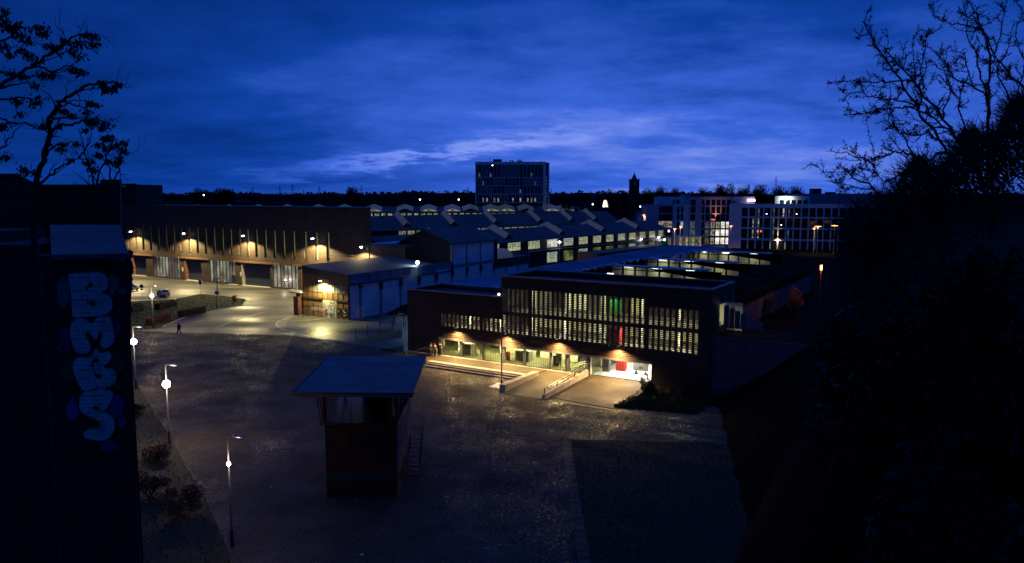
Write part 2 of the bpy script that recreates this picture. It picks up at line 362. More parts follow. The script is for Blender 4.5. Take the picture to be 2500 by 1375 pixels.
def spot(name, parent, loc, power, col, size=2.6, blend=0.6, direction=(0, 0, -1), radius=0.12):
    d = bpy.data.lights.new(name, 'SPOT'); d.energy = power; d.color = col; d.spot_size = size; d.spot_blend = blend; d.shadow_soft_size = radius
    o = bpy.data.objects.new(name, d); C.objects.link(o); o.parent = parent; o.location = loc
    o.rotation_euler = Vector(direction).to_track_quat('-Z', 'Y').to_euler(); return o
def point(name, parent, loc, power, col, radius=0.15):
    d = bpy.data.lights.new(name, 'POINT'); d.energy = power; d.color = col; d.shadow_soft_size = radius
    o = bpy.data.objects.new(name, d); C.objects.link(o); o.parent = parent; o.location = loc; return o
def area(name, parent, loc, power, col, sx_, sy_, direction=(0, 0, -1)):
    d = bpy.data.lights.new(name, 'AREA'); d.shape = 'RECTANGLE'; d.size = sx_; d.size_y = sy_; d.energy = power; d.color = col
    o = bpy.data.objects.new(name, d); C.objects.link(o); o.parent = parent; o.location = loc
    o.rotation_euler = Vector(direction).to_track_quat('-Z', 'Y').to_euler(); return o

# ------------------------------------------------------------------ ground
b = MB(); n = 48; Rr = 9000
def gz(x, y): return -0.02 if abs(x) < 3000 else -0.02
b.quad((-Rr, -600, -0.02), (Rr, -600, -0.02), (Rr, Rr, -0.02), (-Rr, Rr, -0.02))
struct('ground', b, M['soil'])

def sheet(name, pts, z, m, **k):
    b = MB(); b.v = [(p[0], p[1], z) for p in pts]; b.f = [tuple(range(len(pts)))]; b.mi = [0]
    me = b.mesh(name, m)
    o = link(name, me, None, **k)
    # make sure it faces upwards
    if me.polygons[0].normal.z < 0: me.flip_normals()
    return o
# wide asphalt yard in front of the brick hall
yard = [G(318, 668), S(-112, 122.6), S(-93.4, 122.6), S(-93.4, 98), S(-67, 110), S(-67, 82.0), G(968, 856), G(925, 850), G(885, 839), G(820, 829), G(750, 822), G(690, 817), G(600, 814), G(500, 812), G(318, 809)]
sheet('road', yard, 0.004, M['asphalt'], kind='structure')
sheet('road', [S(-66, 83), S(-66, 190), S(-93, 330), S(-117, 330), S(-117, 165), S(-93.4, 165), S(-93.4, 98)], 0.0, M['asphalt'], kind='structure')
def ribbon(name, pts, w, z, m, parent=None, **k):
    b = MB(); pts = [Vector((p[0], p[1], 0)) for p in pts]
    for i in range(len(pts)):
        d = (pts[min(i + 1, len(pts) - 1)] - pts[max(i - 1, 0)]).normalized(); nrm = Vector((-d.y, d.x, 0)) * w / 2
        b.v += [(pts[i].x + nrm.x, pts[i].y + nrm.y, z), (pts[i].x - nrm.x, pts[i].y - nrm.y, z)]
    for i in range(len(pts) - 1): b.f.append((2 * i, 2 * i + 1, 2 * i + 3, 2 * i + 2)); b.mi.append(0)
    return b.build(name, m, parent, **k)
def curve_pts(px, n=6, z=0):
    P = [G(*p, z) for p in px]; out = []
    for i in range(len(P) - 1):
        p0, p1, p2, p3 = P[max(i - 1, 0)], P[i], P[i + 1], P[min(i + 2, len(P) - 1)]
        for k in range(n):
            t = k / n
            out.append(0.5 * ((2 * p1) + (-p0 + p2) * t + (2 * p0 - 5 * p1 + 4 * p2 - p3) * t * t + (-p0 + 3 * p1 - 3 * p2 + p3) * t ** 3))
    return out + [P[-1]]
ribbon('drain_strip', curve_pts([(500, 812), (545, 793), (610, 771), (680, 755), (728, 746)]), 0.55, 0.008, M['tar'], kind='structure')
ribbon('drain_strip', curve_pts([(400, 812), (520, 814), (640, 816), (700, 817), (760, 824), (830, 833), (900, 844), (930, 853), (965, 858)]), 0.9, 0.012, M['tar'], kind='structure')
ribbon('drain_strip', curve_pts([(782, 825), (820, 813), (862, 801)]), 0.35, 0.008, M['tar'], kind='structure')
ribbon('drain_strip', curve_pts([(330, 677), (360, 681), (395, 684)]), 0.3, 0.008, M['tar'], kind='structure')
ribbon('drain_strip', curve_pts([(500, 712), (560, 709), (640, 716), (720, 727)]), 0.3, 0.008, M['tar'], kind='structure')
# hatched marking before the little brick hall
hm = link('hatch_marking', None, None, kind='structure')
ribbon('marking_line', curve_pts([(738, 769), (700, 777), (678, 787), (676, 795), (690, 804), (718, 812), (752, 821), (800, 830)]), 0.20, 0.009, M['white_paint'], hm)
for k in range(11):
    y = 776 + k * 4.2; xl = 690 - 12 * math.sin(min(k, 7) / 7 * 2.2) + max(0, k - 5) * 9; xr = 800 + 24 * math.sin(k * 1.7) - k * 6
    if k < 3: xl += 8
    ribbon('marking_line', curve_pts([(xl, y), ((xl + xr) / 2, y - 1.6), (xr, y - 4.5)]), 0.17, 0.0085, M['white_paint'], hm)

# cobbled plaza: bed + separately laid setts
plaza = [G(318, 811), G(500, 813), G(600, 816), G(690, 819), G(750, 824), G(820, 832), G(885, 842), G(930, 855), S(-66, 80.6), S(-60.3, 76.8), S(-24, 76.8), (60, 62), (60, 34), (-14.0, 34), G(563, 1355), G(500, 1215), G(417, 1070), G(345, 955), G(318, 905)]
sheet('plaza', plaza, 0.0, M['cobble_bed'], kind='structure')
def inside(x, y, poly):
    c = False; j = len(poly) - 1
    for i in range(len(poly)):
        xi, yi, xj, yj = poly[i][0], poly[i][1], poly[j][0], poly[j][1]
        if (yi > y) != (yj > y) and x < (xj - xi) * (y - yi) / (yj - yi) + xi: c = not c
        j = i
    return c
lawn = [(5.35, 66.6), (60, 63.5), (60, 30), (2.9, 30)]
ramp_zone = [S(-44.9, 70.2), S(-31.0, 70.2), S(-31.0, 77), S(-44.9, 77)]
b = MB(); du = 0.21
u0, u1, v0, v1 = -150, 20, 15, 125
nv = int((v1 - v0) / du)
tilt = R.random
for j in range(nv):
    v = v0 + j * du; off = R.random() * du
    # rows run along u; find the x-range quickly by testing coarse steps
    u = u0 + off
    while u < u1:
        p = S(u, v)
        if p.y < 43 or abs(p.x) > 0.72 * p.y + 3: u += 0.9; continue
        if not inside(p.x, p.y, plaza): u += 0.4; continue
        if inside(p.x, p.y, lawn) or (p.x > 22 and p.y < 76) or inside(p.x, p.y, ramp_zone): u += 0.4; continue
        if p.y > 86 and R.random() < 0.0: pass
        w = du * (0.80 + R.random() * 0.35); h = 0.020 + R.random() * 0.012
        a = 0.5 * w; bb = 0.5 * du * 0.86; jx = R.uniform(-.012, .012)
        s1, s2 = R.gauss(0, .0035), R.gauss(0, .0035)
        k = len(b.v)
        for (fx, fy, z) in ((-1, -1, 0), (1, -1, 0), (1, 1, 0), (-1, 1, 0)):
            q = p + U_ * (fx * a) + V_ * (fy * bb + jx); b.v.append((q.x, q.y, z + 0.001))
        for (fx, fy) in ((-1, -1), (1, -1), (1, 1), (-1, 1)):
            q = p + U_ * (fx * a * .80) + V_ * (fy * bb * .78 + jx); b.v.append((q.x, q.y, h + fx * s1 + fy * s2))
        b.f += [(k + 4, k + 5, k + 6, k + 7), (k, k + 1, k + 5, k + 4), (k + 1, k + 2, k + 6, k + 5), (k + 2, k + 3, k + 7, k + 6), (k + 3, k, k + 4, k + 7)]
        u += w + 0.015
b.mi = [0] * len(b.f)
b.build('cobblestones', M['cobble'], kind='stuff')
# lawn beside the plaza and its edging
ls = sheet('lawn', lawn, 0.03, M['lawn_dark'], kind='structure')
ed = link('paving_edge', None, None, kind='structure')
for k in range(30):
    y = 66.2 - k * 0.92
    MB().box(4.45 - k * .02, 5.2 - k * .02, y - .88, y, 0.0, 0.045 + R.random() * .01).build('edging_stone', M['edging'], ed)
# grass triangle with kerb between yard and plaza
isl_px = [(318, 737), (383, 734), (428, 731), (489, 719), (543, 723), (597, 731), (602, 733.5), (591, 746), (528, 757), (470, 769), (440, 779), (397, 799), (380, 804), (318, 806)]
isl = [G(*p) for p in isl_px]
sheet('grass_island', isl, 0.05, M['grass_green'], kind='structure')
kb = link('kerb', None, None, kind='structure')
for i in range(3, 11):
    a, c = isl[i], isl[i + 1]; nseg = max(1, int((c - a).length / 2.0))
    for k in range(nseg):
        p, q = a.lerp(c, k / nseg), a.lerp(c, (k + 0.985) / nseg)
        MB().bar(p + Vector((0, 0, 0.05)), q + Vector((0, 0, 0.05)), 0.16, 0.12).build('kerb_stone', M['pale_concrete'], kb)
# verge at the left edge of the plaza
vg = [G(563, 1355), G(500, 1215), G(417, 1070), G(345, 955), G(318, 905), G(255, 905), (-62, 60), (-40, 25), (-14, 30)]
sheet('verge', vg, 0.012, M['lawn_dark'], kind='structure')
# patches of grass next to the garage corner
sheet('grass_patch', [G(870, 832), G(905, 820), G(940, 811), G(982, 805), G(982, 824), G(930, 832), G(885, 838)], 0.014, M['grass_green'], kind='structure')
sheet('grass_patch', [G(885, 868), G(930, 853), G(985, 842), G(986, 862), G(960, 878), G(880, 885)], 0.012, M['grass_green'], kind='structure')
def tufts(name, poly, count, h, m, zb=0.03, spread=0.04):
    xs = [p[0] for p in poly]; ys = [p[1] for p in poly]; b = MB(); k = 0; tries = 0
    while k < count and tries < count * 8:
        tries += 1
        x, y = R.uniform(min(xs), max(xs)), R.uniform(min(ys), max(ys))
        if not inside(x, y, poly): continue
        a = R.uniform(0, 6.28); hh = h * R.uniform(.5, 1.5); dx, dy = math.cos(a) * spread, math.sin(a) * spread
        b.quad((x - dx, y - dy, zb), (x + dx, y + dy, zb), (x + R.uniform(-.05, .05), y + R.uniform(-.05, .05), zb + hh)); k += 1
    return b.build(name, m, kind='stuff')
tufts('grass_blades', isl, 16000, 0.10, M['grass_green'], 0.05, 0.05)
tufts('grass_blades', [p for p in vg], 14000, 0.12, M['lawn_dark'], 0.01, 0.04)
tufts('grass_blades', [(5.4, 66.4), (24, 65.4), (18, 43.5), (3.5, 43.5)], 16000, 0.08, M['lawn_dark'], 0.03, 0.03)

# ------------------------------------------------------------------ parking garage with slatted front
GV = 81.1; ZT = 0.45                      # front plane, terrace level
gar = thing('parking_garage', 'long two storey parking garage clad in dark wooden slats with light shining through', 'building', S(-66.6, GV), SITE)
def gl(u, v): return (u + 66.6, v - GV)   # site -> garage local
UL, UT, UR = 0.0, 15.25, 42.4             # left corner, start of the tall part, right corner
ZL, ZH = 9.05, 11.75
dep = 110.0
# ground floor frame and solid parts of the front
SL, SO = 5.6, 27.6                        # glazing from SL to SO, gateway from SO to SE
SE = 35.6
b = MB(); holewall(b, UL, UR, 0, ZH - 0.05, [(SL, SO, ZT, 2.86), (SO + .25, SE, ZT - .3, 2.80), (5.4, UT, 4.4, ZL - .9), (UT, UR - 1.0, 4.4, 10.9), (UL - 1, UT, ZL - 0.05, ZH + 1)], 0.35, 0.60)
b.build('wall', M['pier_wood'], gar)
b = MB(); b.box(UL, UL + 0.25, 0.62, 104, 0, ZL - 0.05); b.build('side_wall', M['pier_wood'], gar)
# board cladding: one board after another
bh = 0.212
slat_me = {}
def slat(x0, x1, z, y=0.0):
    k = round(x1 - x0, 2)
    if k not in slat_me:
        slat_me[k] = MB().hexa([(0, 0, 0), (k, 0, 0), (k, .04, 0), (0, .04, 0), (0, .03, .105), (k, .03, .105), (k, .07, .105), (0, .07, .105)]).mesh('slat', M['board'])
    return link('slat', slat_me[k], gar, (x0, y, z))
z = 2.90
while z < ZH - 0.3:
    x0 = UL if z < ZL - 0.3 else UT
    j = R.uniform(-.006, .006)
    for a_, b_ in ((x0, UT), (UT, 28.9), (28.9, UR)):
        if b_ - a_ < 0.1: continue
        slat(a_ + .01, b_ - .01, z + j, 0.0)
    z += bh
# close the boards from behind where the front is solid; the light only leaks through the tall gaps between piers
pier_w = {}
def pier(x0, x1, z0, z1, y=0.10):
    k = (round(x1 - x0, 2), round(z1 - z0, 2))
    if k not in pier_w: pier_w[k] = MB().box(0, k[0], 0, 0.16, 0, k[1]).mesh('pier', M['pier_wood'])
    return link('pier', pier_w[k], gar, (x0, y, z0))
P0 = 0.667
levels = [(4.05, 6.78), (7.24, 10.1)]
def strip_front(xa, xb, bands, ztop, zbot=2.88):
    # horizontal solid bands between the storeys
    zs = [zbot] + [q for bnd in bands for q in bnd] + [ztop]
    b = MB()
    for i in range(0, len(zs), 2):
        b.box(xa, xb, 0.262, 0.33, zs[i], zs[i + 1])
    b.build('cladding_backing', M['pier_wood'], gar)
    x = xa
    while x < xb - 0.05:
        w = 0.27 + (0.22 if R.random() < .16 else 0)
        for z0, z1 in bands: pier(x, min(x + w, xb), z0, z1)
        x += P0 if w < .4 else P0 * 1.0
strip_front(UL, 5.3, [], ZL - .3)
b = MB(); b.box(UL, 5.3, .10, .2, 2.9, ZL - .3); b.build('cladding_backing', M['pier_wood'], gar)
strip_front(5.3, UT - .02, [(4.46, 6.12)], ZL - .3)
strip_front(UT + .02, 34.9, levels, ZH - .3)
strip_front(34.9, UR - 1.2, [(4.3, 6.9), (7.24, 9.2)], ZH - .3, 2.88)
MB().box(UR - 1.2, UR, .10, .3, 0, ZH - .3).build('corner_wall', M['pier_wood'], gar)
MB().box(SE, UR - 1.25, .05, .3, 0, 2.88).build('lower_wall', M['pier_wood'], gar)
MB().box(UL, 5.35, .05, .3, 0, 2.88).build('lower_wall', M['pier_wood'], gar)
# parapets and copings
cop = []
def coping(x0, x1, y0, y1, z, name='coping'):
    return MB().box(x0, x1, y0, y1, z, z + .16).build(name, M['coping'], gar)
coping(UL - .08, UT, -.12, .42, ZL - .12); coping(UT - .08, UR + .08, -.12, .42, ZH - .14)
coping(UL - .08, UL + .38, .42, 104, ZL - .12)
D2 = 8.6
coping(UT - .08, UT + .34, .42, D2, ZH - .14); coping(UR - .34, UR + .08, .42, D2, ZH - .14); coping(UT - .08, UR + .08, D2, D2 + .4, ZH - .14)
b = MB(); b.box(UT, UT + .25, .62, D2, ZL - 1.5, ZH - .16); b.box(UT + .25, UR - .25, D2, D2 + .25, ZL - 2, ZH - .16)
b.build('upper_wall', M['pier_wood'], gar)
b = MB(); holewall(b, .62, D2 + .3, 0, ZH - .16, [(3.0, 6.4, 7.2, 9.7)], 0, .25); b.v = [(UR - q[1] * 1.0, q[0], q[2]) for q in b.v]; b.f = [f[::-1] for f in b.f]
b.build('side_wall', M['pier_wood'], gar)
MB().box(UT + .25, UR - .25, .62, D2, 10.75, 10.95).build('roof', M['roof_felt'], gar)
# low roof front strip (open stair and beams) then the long metal roof
b = MB()
for k in range(4): b.box(.3, UT, 1.2 + k * 1.6, 1.45 + k * 1.6, ZL - .75, ZL - .5)
b.box(.3, UT, 7.6, 8.4, ZL - .3, ZL - .02)
b.build('roof_beam', M['steel_grey'], gar)
MB().box(.3, UT, .62, 4.0, 7.4, 7.5).build('roof', M['roof_felt'], gar)
yy = 8.6; k = 0
PW = 3.25
while yy < 103:
    x_r = 8.8 if yy < 60 else 8.8 + (yy - 60) * .13
    # the right edge of the roof runs slightly outwards; every sheet steps a little
    b = MB(); zc = ZL - .10 + .015 * (k % 3)
    b.box(.42, x_r, yy, yy + PW - .06, zc, zc + .05)
    for q in range(6): b.box(.42, x_r - .25, yy + q * PW / 6, yy + q * PW / 6 + .06, zc + .05, zc + .10)
    b.box(x_r - .7, x_r, yy, yy + PW * .45, zc - .3, zc + .12)
    b.build('roof_panel', M['roof_metal'], gar)
    yy += PW; k += 1
b = MB(); b.box(.3, 9.2, 8.4, 8.6, ZL - .6, ZL - .1); b.build('roof_beam', M['steel_grey'], gar)
for k in range(15):
    y = 10 + k * 6.4; xr = 8.6 if y < 60 else 8.6 + (y - 60) * .13
    MB().box(xr - .3, xr, y, y + .3, 6.6, ZL - .12).build('post', M['steel_dark'], gar)
# decks
DK = 6.95
b = MB(); b.box(.3, UR - .3, .62, 9.0, DK - .35, DK); b.build('deck', M['dark_concrete'], gar)
b = MB(); b.box(.3, UR - .3, .62, 9.0, 3.55, 3.9); b.build('deck', M['dark_concrete'], gar)
b = MB(); b.box(.3, 34.4, 9.0, 103, 3.6, 3.9); b.box(34.0, 34.4, 9.2, 103, 0, 3.6); b.build('deck', M['dark_concrete'], gar)
b = MB(); b.box(.3, UR, .62, 22.0, ZT - .2, ZT); b.build('floor', M['int_floor'], gar)
b = MB(); b.box(.3, UR, 8.7, 9.0, 3.95, 6.5); b.box(UT, UR, 8.25, 8.55, DK, 10.7); b.box(.3, UR, 21.7, 22.0, ZT, 3.5)
b.box(.3, UT, 8.7, 9.0, DK, 8.0); b.build('inner_wall', M['int_wall'], gar)
for z0, z1, va in ((ZT, 3.5, 21.68), (3.95, 6.5, 8.68), (DK, 10.6, 8.23)):
    x = (UT if z0 > 6 else 1.0) + .5
    while x < UR - 3:
        w = R.uniform(.8, 3.2); m_ = R.choice(['int_wall', 'int_white', 'int_white', 'concrete', 'dark_concrete', 'int_wall', 'pier_wood'])
        MB().box(x, x + w - .03, va - .06, va, z0, z1).build('inner_panel', M[m_], gar); x += w + R.choice([0, 0, .9])
# columns and guard rails seen through the slats
for k in range(9):
    x = 2.0 + k * 5.0
    for z0, z1 in ((ZT, 3.5), (3.95, 6.55), (DK, 10.6)):
        if z0 > 6.9 and x < UT + .5: continue
        MB().box(x, x + .4, 5.0, 5.4, z0, z1).build('column', M['int_white'], gar)
for z0 in (3.95, DK):
    b = MB()
    for q in (0.35, .7, 1.05): b.box((.6 if z0 < 5 else UT + .5), UR - .6, 1.4, 1.45, z0 + q, z0 + q + .05)
    b.build('guard_rail', M['steel_dark'], gar)
# parked cars dimly seen inside are only red / green blurs: equipment boxes
MB().box(29.2, 30.5, 2.2, 3.4, 4.0, 6.0).build('cabinet', M['red_metal'], gar)
MB().box(28.6, 29.9, 4.0, 4.5, DK + .6, DK + 2.2).build('door', M['int_green'], gar)
# tube lights on every deck
for z0, us in ((3.45, [8, 13, 18, 23]), (6.45, [7, 11.5, 17, 22, 27, 32, 38]), (10.62, [19, 23.5, 28, 33, 38])):
    for u in us:
        lf = MB().box(u - .75, u + .75, 3.4, 3.55, z0 - .08, z0).build('tube_lamp', M['tube_light'], gar)
        area('tube_lamp_light', gar, (u, 3.5, z0 - .12), 450 if z0 > 4 else 560, (1.0, .95, .50), 1.5, .15)
for (x, z0, h, w) in ((23.05, DK + .5, 2.7, .16), (24.2, DK + .6, 2.5, .10), (13.15, 4.4, 1.7, .1), (24.0, 4.2, 2.4, .16), (28.4, DK + 1.2, 1.4, .12)):
    MB().box(x, x + w, .7, .8, z0, z0 + h).build('tube_lamp', M['lit_warm_white'], gar)
# ground floor glazing: mullions, panes, bars
cols = [SL, 7.15, 9.35, 11.7, 14.9, 17.45, 21.0, 22.9, 25.0, SO]
px_cols = [1073, 1123, 1178, 1228, 1278, 1342, 1385, 1432]
xs = [(SL + (PX_ - 1073) / 359.0 * 22.0) for PX_ in px_cols]
# true positions follow from perspective: unproject on the front plane
def u_on_front(px, py=860):
    r = ray(px, py); o = Vector((0, 0, H)); r = Vector(r)
    k = (GV - 0) / r.dot(V_); p = o + r * k; return p.dot(U_) + 66.6
xs = [u_on_front(p) for p in px_cols]; SLx = xs[0]
for i, x in enumerate(xs):
    MB().box(x - .14, x + .14, .18, .42, ZT, 2.86).build('mullion', M['steel_grey'], gar)
bar_me = MB().box(-.012, .012, 0, .024, 0, 2.36).mesh('bar', M['steel_dark'])
for i in range(len(xs) - 1):
    x0, x1 = xs[i] + .14, xs[i + 1] - .14
    p = MB().box(x0, x1, .40, .415, ZT + .05, 2.80).build('pane', M['glass_clear'], gar)
    MB().box(x0, x1, .34, .42, ZT, ZT + .06).build('sill', M['steel_grey'], gar)
    nb = int((x1 - x0) / .24)
    for k in range(nb):
        link('bar', bar_me, gar, (x0 + (k + .5) * (x1 - x0) / nb, .30, ZT + .04))
MB().box(SL - .3, SE + .1, .02, .30, 2.62, 2.90).build('lintel', M['steel_grey'], gar)
# interior of the ground floor
def ibox(name, x0, x1, y0, y1, z0, z1, m): return MB().box(x0, x1, y0, y1, z0, z1).build(name, M[m], gar)
ibox('counter', 7.6, 9.2, 2.0, 3.4, ZT, 1.9, 'concrete'); ibox('counter', 16.0, 18.0, 2.4, 3.6, ZT, 1.8, 'concrete')
ibox('cabinet', 14.8, 15.2, 1.9, 2.4, ZT, 1.55, 'red_metal')
ibox('partition', 5.4, 6.2, 3.4, 3.6, ZT, 3.4, 'int_white'); ibox('partition', 9.9, 10.6, 3.2, 3.4, ZT, 3.4, 'int_white')
ibox('partition', 17.9, 23.5, 5.6, 5.8, ZT, 3.5, 'int_white'); ibox('partition', 11.2, 14.2, 6.2, 6.4, ZT, 3.5, 'int_wall')
ibox('container', 21.7, 22.5, 2.2, 3.0, ZT, 1.7, 'kiosk_teal'); ibox('notice_board', 22.7, 23.4, 1.2, 1.3, 1.2, 2.7, 'white_panel')
ibox('partition', 23.9, 24.4, 1.3, 1.6, ZT, 3.4, 'int_wall')
for k in range(9):
    MB().box(24.6, 26.0, 3.0 + k * .28, 3.3 + k * .28, ZT + k * .17, ZT + k * .17 + .09).build('stair_tread', M['int_white'], gar)
ibox('hanging_sign', 13.1, 14.4, .9, .96, 2.1, 2.7, 'door_pale'); ibox('hanging_sign_symbol', 13.12, 13.32, .88, .90, 2.45, 2.62, 'sign_blue')
ibox('door_panel', 26.4, 27.4, .34, .38, 2.1, 2.72, 'white_panel'); ibox('parking_symbol', 26.48, 26.68, .32, .34, 2.35, 2.62, 'sign_blue')
# gateway: bright inside, grille in front
b = MB(); b.box(SO + .3, SE + .6, 12.0, 12.2, ZT - .3, 3.5); b.box(SE + .3, SE + .5, .7, 12, ZT - .3, 3.5); b.build('gateway_wall', M['int_white'], gar)
ibox('gateway_floor', SO + .3, SE + .3, .62, 12.0, ZT - .24, ZT + .006, 'int_white'); ibox('gateway_ceiling', SO + .3, SE + .5, .7, 12.0, 3.40, 3.5, 'int_white')
for (x, y) in ((31.5, 3.2), (34.0, 3.6), (32.5, 7.5)):
    MB().box(x - .8, x + .8, y, y + .2, 3.32, 3.39).build('tube_lamp', M['tube_light'], gar)
    area('gateway_light', gar, (x, y + .1, 3.28), 420, (1.0, .97, .82), 1.6, .4)
gb_me = MB().box(-.012, .012, 0, .024, 0, 2.42).mesh('gate_bar', M['galv'])
for k in range(38): link('gate_bar', gb_me, gar, (SO + .45 + k * .208, .40, ZT - .08))
MB().box(SO + .25, SE, .36, .46, ZT - .12, ZT + .02).build('gate_rail', M['steel_dark'], gar)
MB().box(SO + .18, SO + .3, .2, .5, ZT - .2, 2.8).build('gate_post', M['white_paint'], gar)
MB().box(29.6, 30.7, 3.8, 4.6, ZT, 2.75).build('ticket_machine', M['red_metal'], gar)
MB().box(28.3, 29.2, 2.6, 3.2, ZT, 2.0).build('ticket_machine', M['dark_concrete'], gar)
bb = thing('barrier_board', 'white barrier board on two feet inside the bright gateway', 'barrier', S(-66.6 + 33.0, GV + 3.4, ZT), SITE)
MB().box(-1.0, 1.0, 0, .05, .45, 1.35).build('board', M['white_panel'], bb)
for x in (-.6, .6): MB().hexa([(x - .25, -.25, 0), (x + .25, -.25, 0), (x + .25, .25, 0), (x - .25, .25, 0), (x - .04, 0, .45), (x + .04, 0, .45), (x + .04, .05, .45), (x - .04, .05, .45)]).build('foot', M['steel_dark'], bb)
MB().box(-.25, .25, -.01, 0, .75, .98).build('label_field', M['int_floor'], bb)
cn = thing('traffic_cone', 'red and white traffic cone standing behind the gateway grille', 'cone', S(-66.6 + 34.6, GV + 1.6, ZT), SITE)
MB().box(-.2, .2, -.2, .2, 0, .05).build('base', M['red_metal'], cn)
MB().lathe((0, 0, .05), [(.15, 0), (.11, .2)], 12).build('cone_body', M['red_metal'], cn)
MB().lathe((0, 0, .05), [(.111, .201), (.075, .38)], 12).build('band', M['white_paint'], cn)
MB().lathe((0, 0, .05), [(.076, .381), (.03, .62)], 12).build('cone_tip', M['red_metal'], cn)
# wall washers
washer_labels = {0: 'small downlight over the left end of the garage glazing', 1: 'small downlight on the slats just right of the tall lamp post', 2: 'small downlight on the slats above the garage staircase', 3: 'small downlight above the bright garage gateway'}
for i, px in enumerate((1118, 1240, 1365, 1512)):
    u = u_on_front(px, 810 + i * 14)
    wsh = thing('wall_downlight', washer_labels[i], 'wall lamp', S(-66.6 + u, GV, 4.42), SITE, 'downlights along the slatted front')
    MB().box(-.16, .16, -.62, .0, .0, .10).build('housing', M['steel_dark'], wsh)
    MB().box(-.10, .10, -.58, -.35, -.012, -.001).build('lens', M['tube_light'], wsh)
    spot('downlight', wsh, (0, -.52, -.03), 6800, (1.0, .62, .24), 2.62, .85, (0, -.36, -1), .04)
    spot('uplight', wsh, (0, -.42, .16), 18, (1.0, .70, .40), 1.6, .9, (0, .6, 1), .05)
cw = thing('corner_lamp', 'small white globe lamp where the low garage roof meets the tall part', 'lamp', S(-66.6 + UT - .25, GV, ZL + .15), SITE)
MB().ball((0, 0, .12), .15).build('globe', M['far_lamp'], cw); MB().box(-.05, .05, -.05, .05, -.1, .02).build('bracket', M['steel_dark'], cw)
# right part: open upper decks with cross roofs, lit screens below
for (n_, y, x0, x1) in ((0, 46.5, 16.5, 27.5), (1, 64.0, 16.5, 28.0), (2, 90.0, 16.5, 28.0)):
    MB().box(x0 - 6.6 + .2, x1, y, y + 2.6, ZL - .15, ZL + .05).build('cross_roof', M['roof_metal'], gar)
    zf = 5.4 if n_ < 2 else 6.2
    b = MB(); b.box(x0 - 8, x1 - .5, y + 2.6, y + 2.8, 3.9, ZL - .16); b.build('inner_wall', M['int_wall'], gar)
    for k in range(8):
        x = x0 - 7 + k * 2.3
        MB().box(x, x + .3, y + .2, y + .5, 3.9, ZL - .16).build('post', M['steel_dark'], gar)
        if k % 2 == 0: MB().bar((x + .3, y + .35, 5.0), (x + 2.3, y + .35, 7.8), .10).build('brace', M['steel_dark'], gar)
    MB().box(x0 - 7, x1 - .4, y + .2, y + .4, ZL - .75, ZL - .6).build('beam', M['steel_dark'], gar)
    for q in range(2): MB().box(x0 - 7, x1 - 3, y + .5, y + .55, 5.0 + q * .5, 5.06 + q * .5).build('guard_rail', M['steel_dark'], gar)
    # sloping ramp parapet in front of the lit wall
    MB().hexa([(17.6, y - .35, ZL - .45), (x1 + 2.5, y - .35, 7.15), (x1 + 2.5, y - .1, 7.15), (17.6, y - .1, ZL - .45), (17.6, y - .35, ZL - .17), (x1 + 2.5, y - .35, ZL - .17), (x1 + 2.5, y - .1, ZL - .17), (17.6, y - .1, ZL - .17)]).build('ramp_slab', M['soil'], gar)
    MB().box(8.9, x1 + 2, y - .4, y - .15, 3.9, 6.6 if n_ else 6.2).build('ramp_parapet', M['tar'], gar)
    for u in (12.5, 18, 24):
        MB().box(u - .9, u + .9, y + 1.2, y + 1.4, ZL - .30, ZL - .2).build('tube_lamp', M['tube_light'], gar)
        area('tube_lamp_light', gar, (u, y + 1.3, ZL - .38), 26, (.98, 1.0, .66), 1.8, .3)
b = MB(); b.box(8.8, 34.5, 9.0, 103, 3.85, 3.95); b.build('upper_deck', M['soil'], gar)
b = MB(); b.box(33.5, 34.5, 12, 100, 3.95, 5.4); b.build('stair_block', M['soil'], gar)
for (x, y) in ((14.6, 34.0), (13.4, 66.5), (18.2, 88.5)):
    MB().box(x, x + 1.0, y, y + .3, ZL - .2, ZL - .08).build('tube_lamp', M['far_lamp'], gar)
# frosted screens on the right end
for k in range(7):
    MB().box(UR + .35 + k * .62, UR + .93 + k * .62, 3.4, 3.45, 7.1, 9.6 - .25 * k).build('screen_panel', M['frosted'], gar)
MB().box(UR + .2, UR + 1.9, 5.4, 5.6, 6.5, 9.7).build('screen_backing', M['int_wall'], gar)
area('screen_light', gar, (UR + .8, 4.4, 9.4), 14, (.95, 1.0, .6), .8, .4, (0, -.6, -1))

# terrace, steps, ramps in front of the garage (site coordinates)
b = MB(); tz = ZT
sp_ = lambda u, v, z: tuple(S(u, v, z))
def sbox(b, ua, ub, va, vb, za, zb): return b.hexa([sp_(ua, va, za), sp_(ub, va, za), sp_(ub, vb, za), sp_(ua, vb, za), sp_(ua, va, zb), sp_(ub, va, zb), sp_(ub, vb, zb), sp_(ua, vb, zb)])
sbox(b, -66.5, -44.5, 77.0, GV + .33, -.1, ZT); struct('terrace', b, M['terrace_asphalt'])
b = MB(); b.hexa([sp_(-44.4, 70.3, -.1), sp_(-39.2, 70.3, -.1), sp_(-39.2, GV + .33, -.1), sp_(-44.4, GV + .33, -.1), sp_(-44.4, 70.3, .012), sp_(-39.2, 70.3, .012), sp_(-39.2, GV + .33, ZT - .004), sp_(-44.4, GV + .33, ZT - .004)])
struct('ramp', b, M['terrace_asphalt'])
b = MB(); b.hexa([sp_(-38.8, 71.2, -.1), sp_(-30.6, 70.6, -.1), sp_(-30.6, GV + .33, -.1), sp_(-38.8, GV + .33, -.1), sp_(-38.8, 71.2, .045), sp_(-30.6, 70.6, .045), sp_(-30.6, GV + .33, ZT - .03), sp_(-38.8, GV + .33, ZT - .03)])
struct('driveway', b, M['terrace_asphalt'])
st = thing('front_steps', 'three long concrete steps down from the garage terrace to the plaza', 'steps', S(-52, 76), SITE)
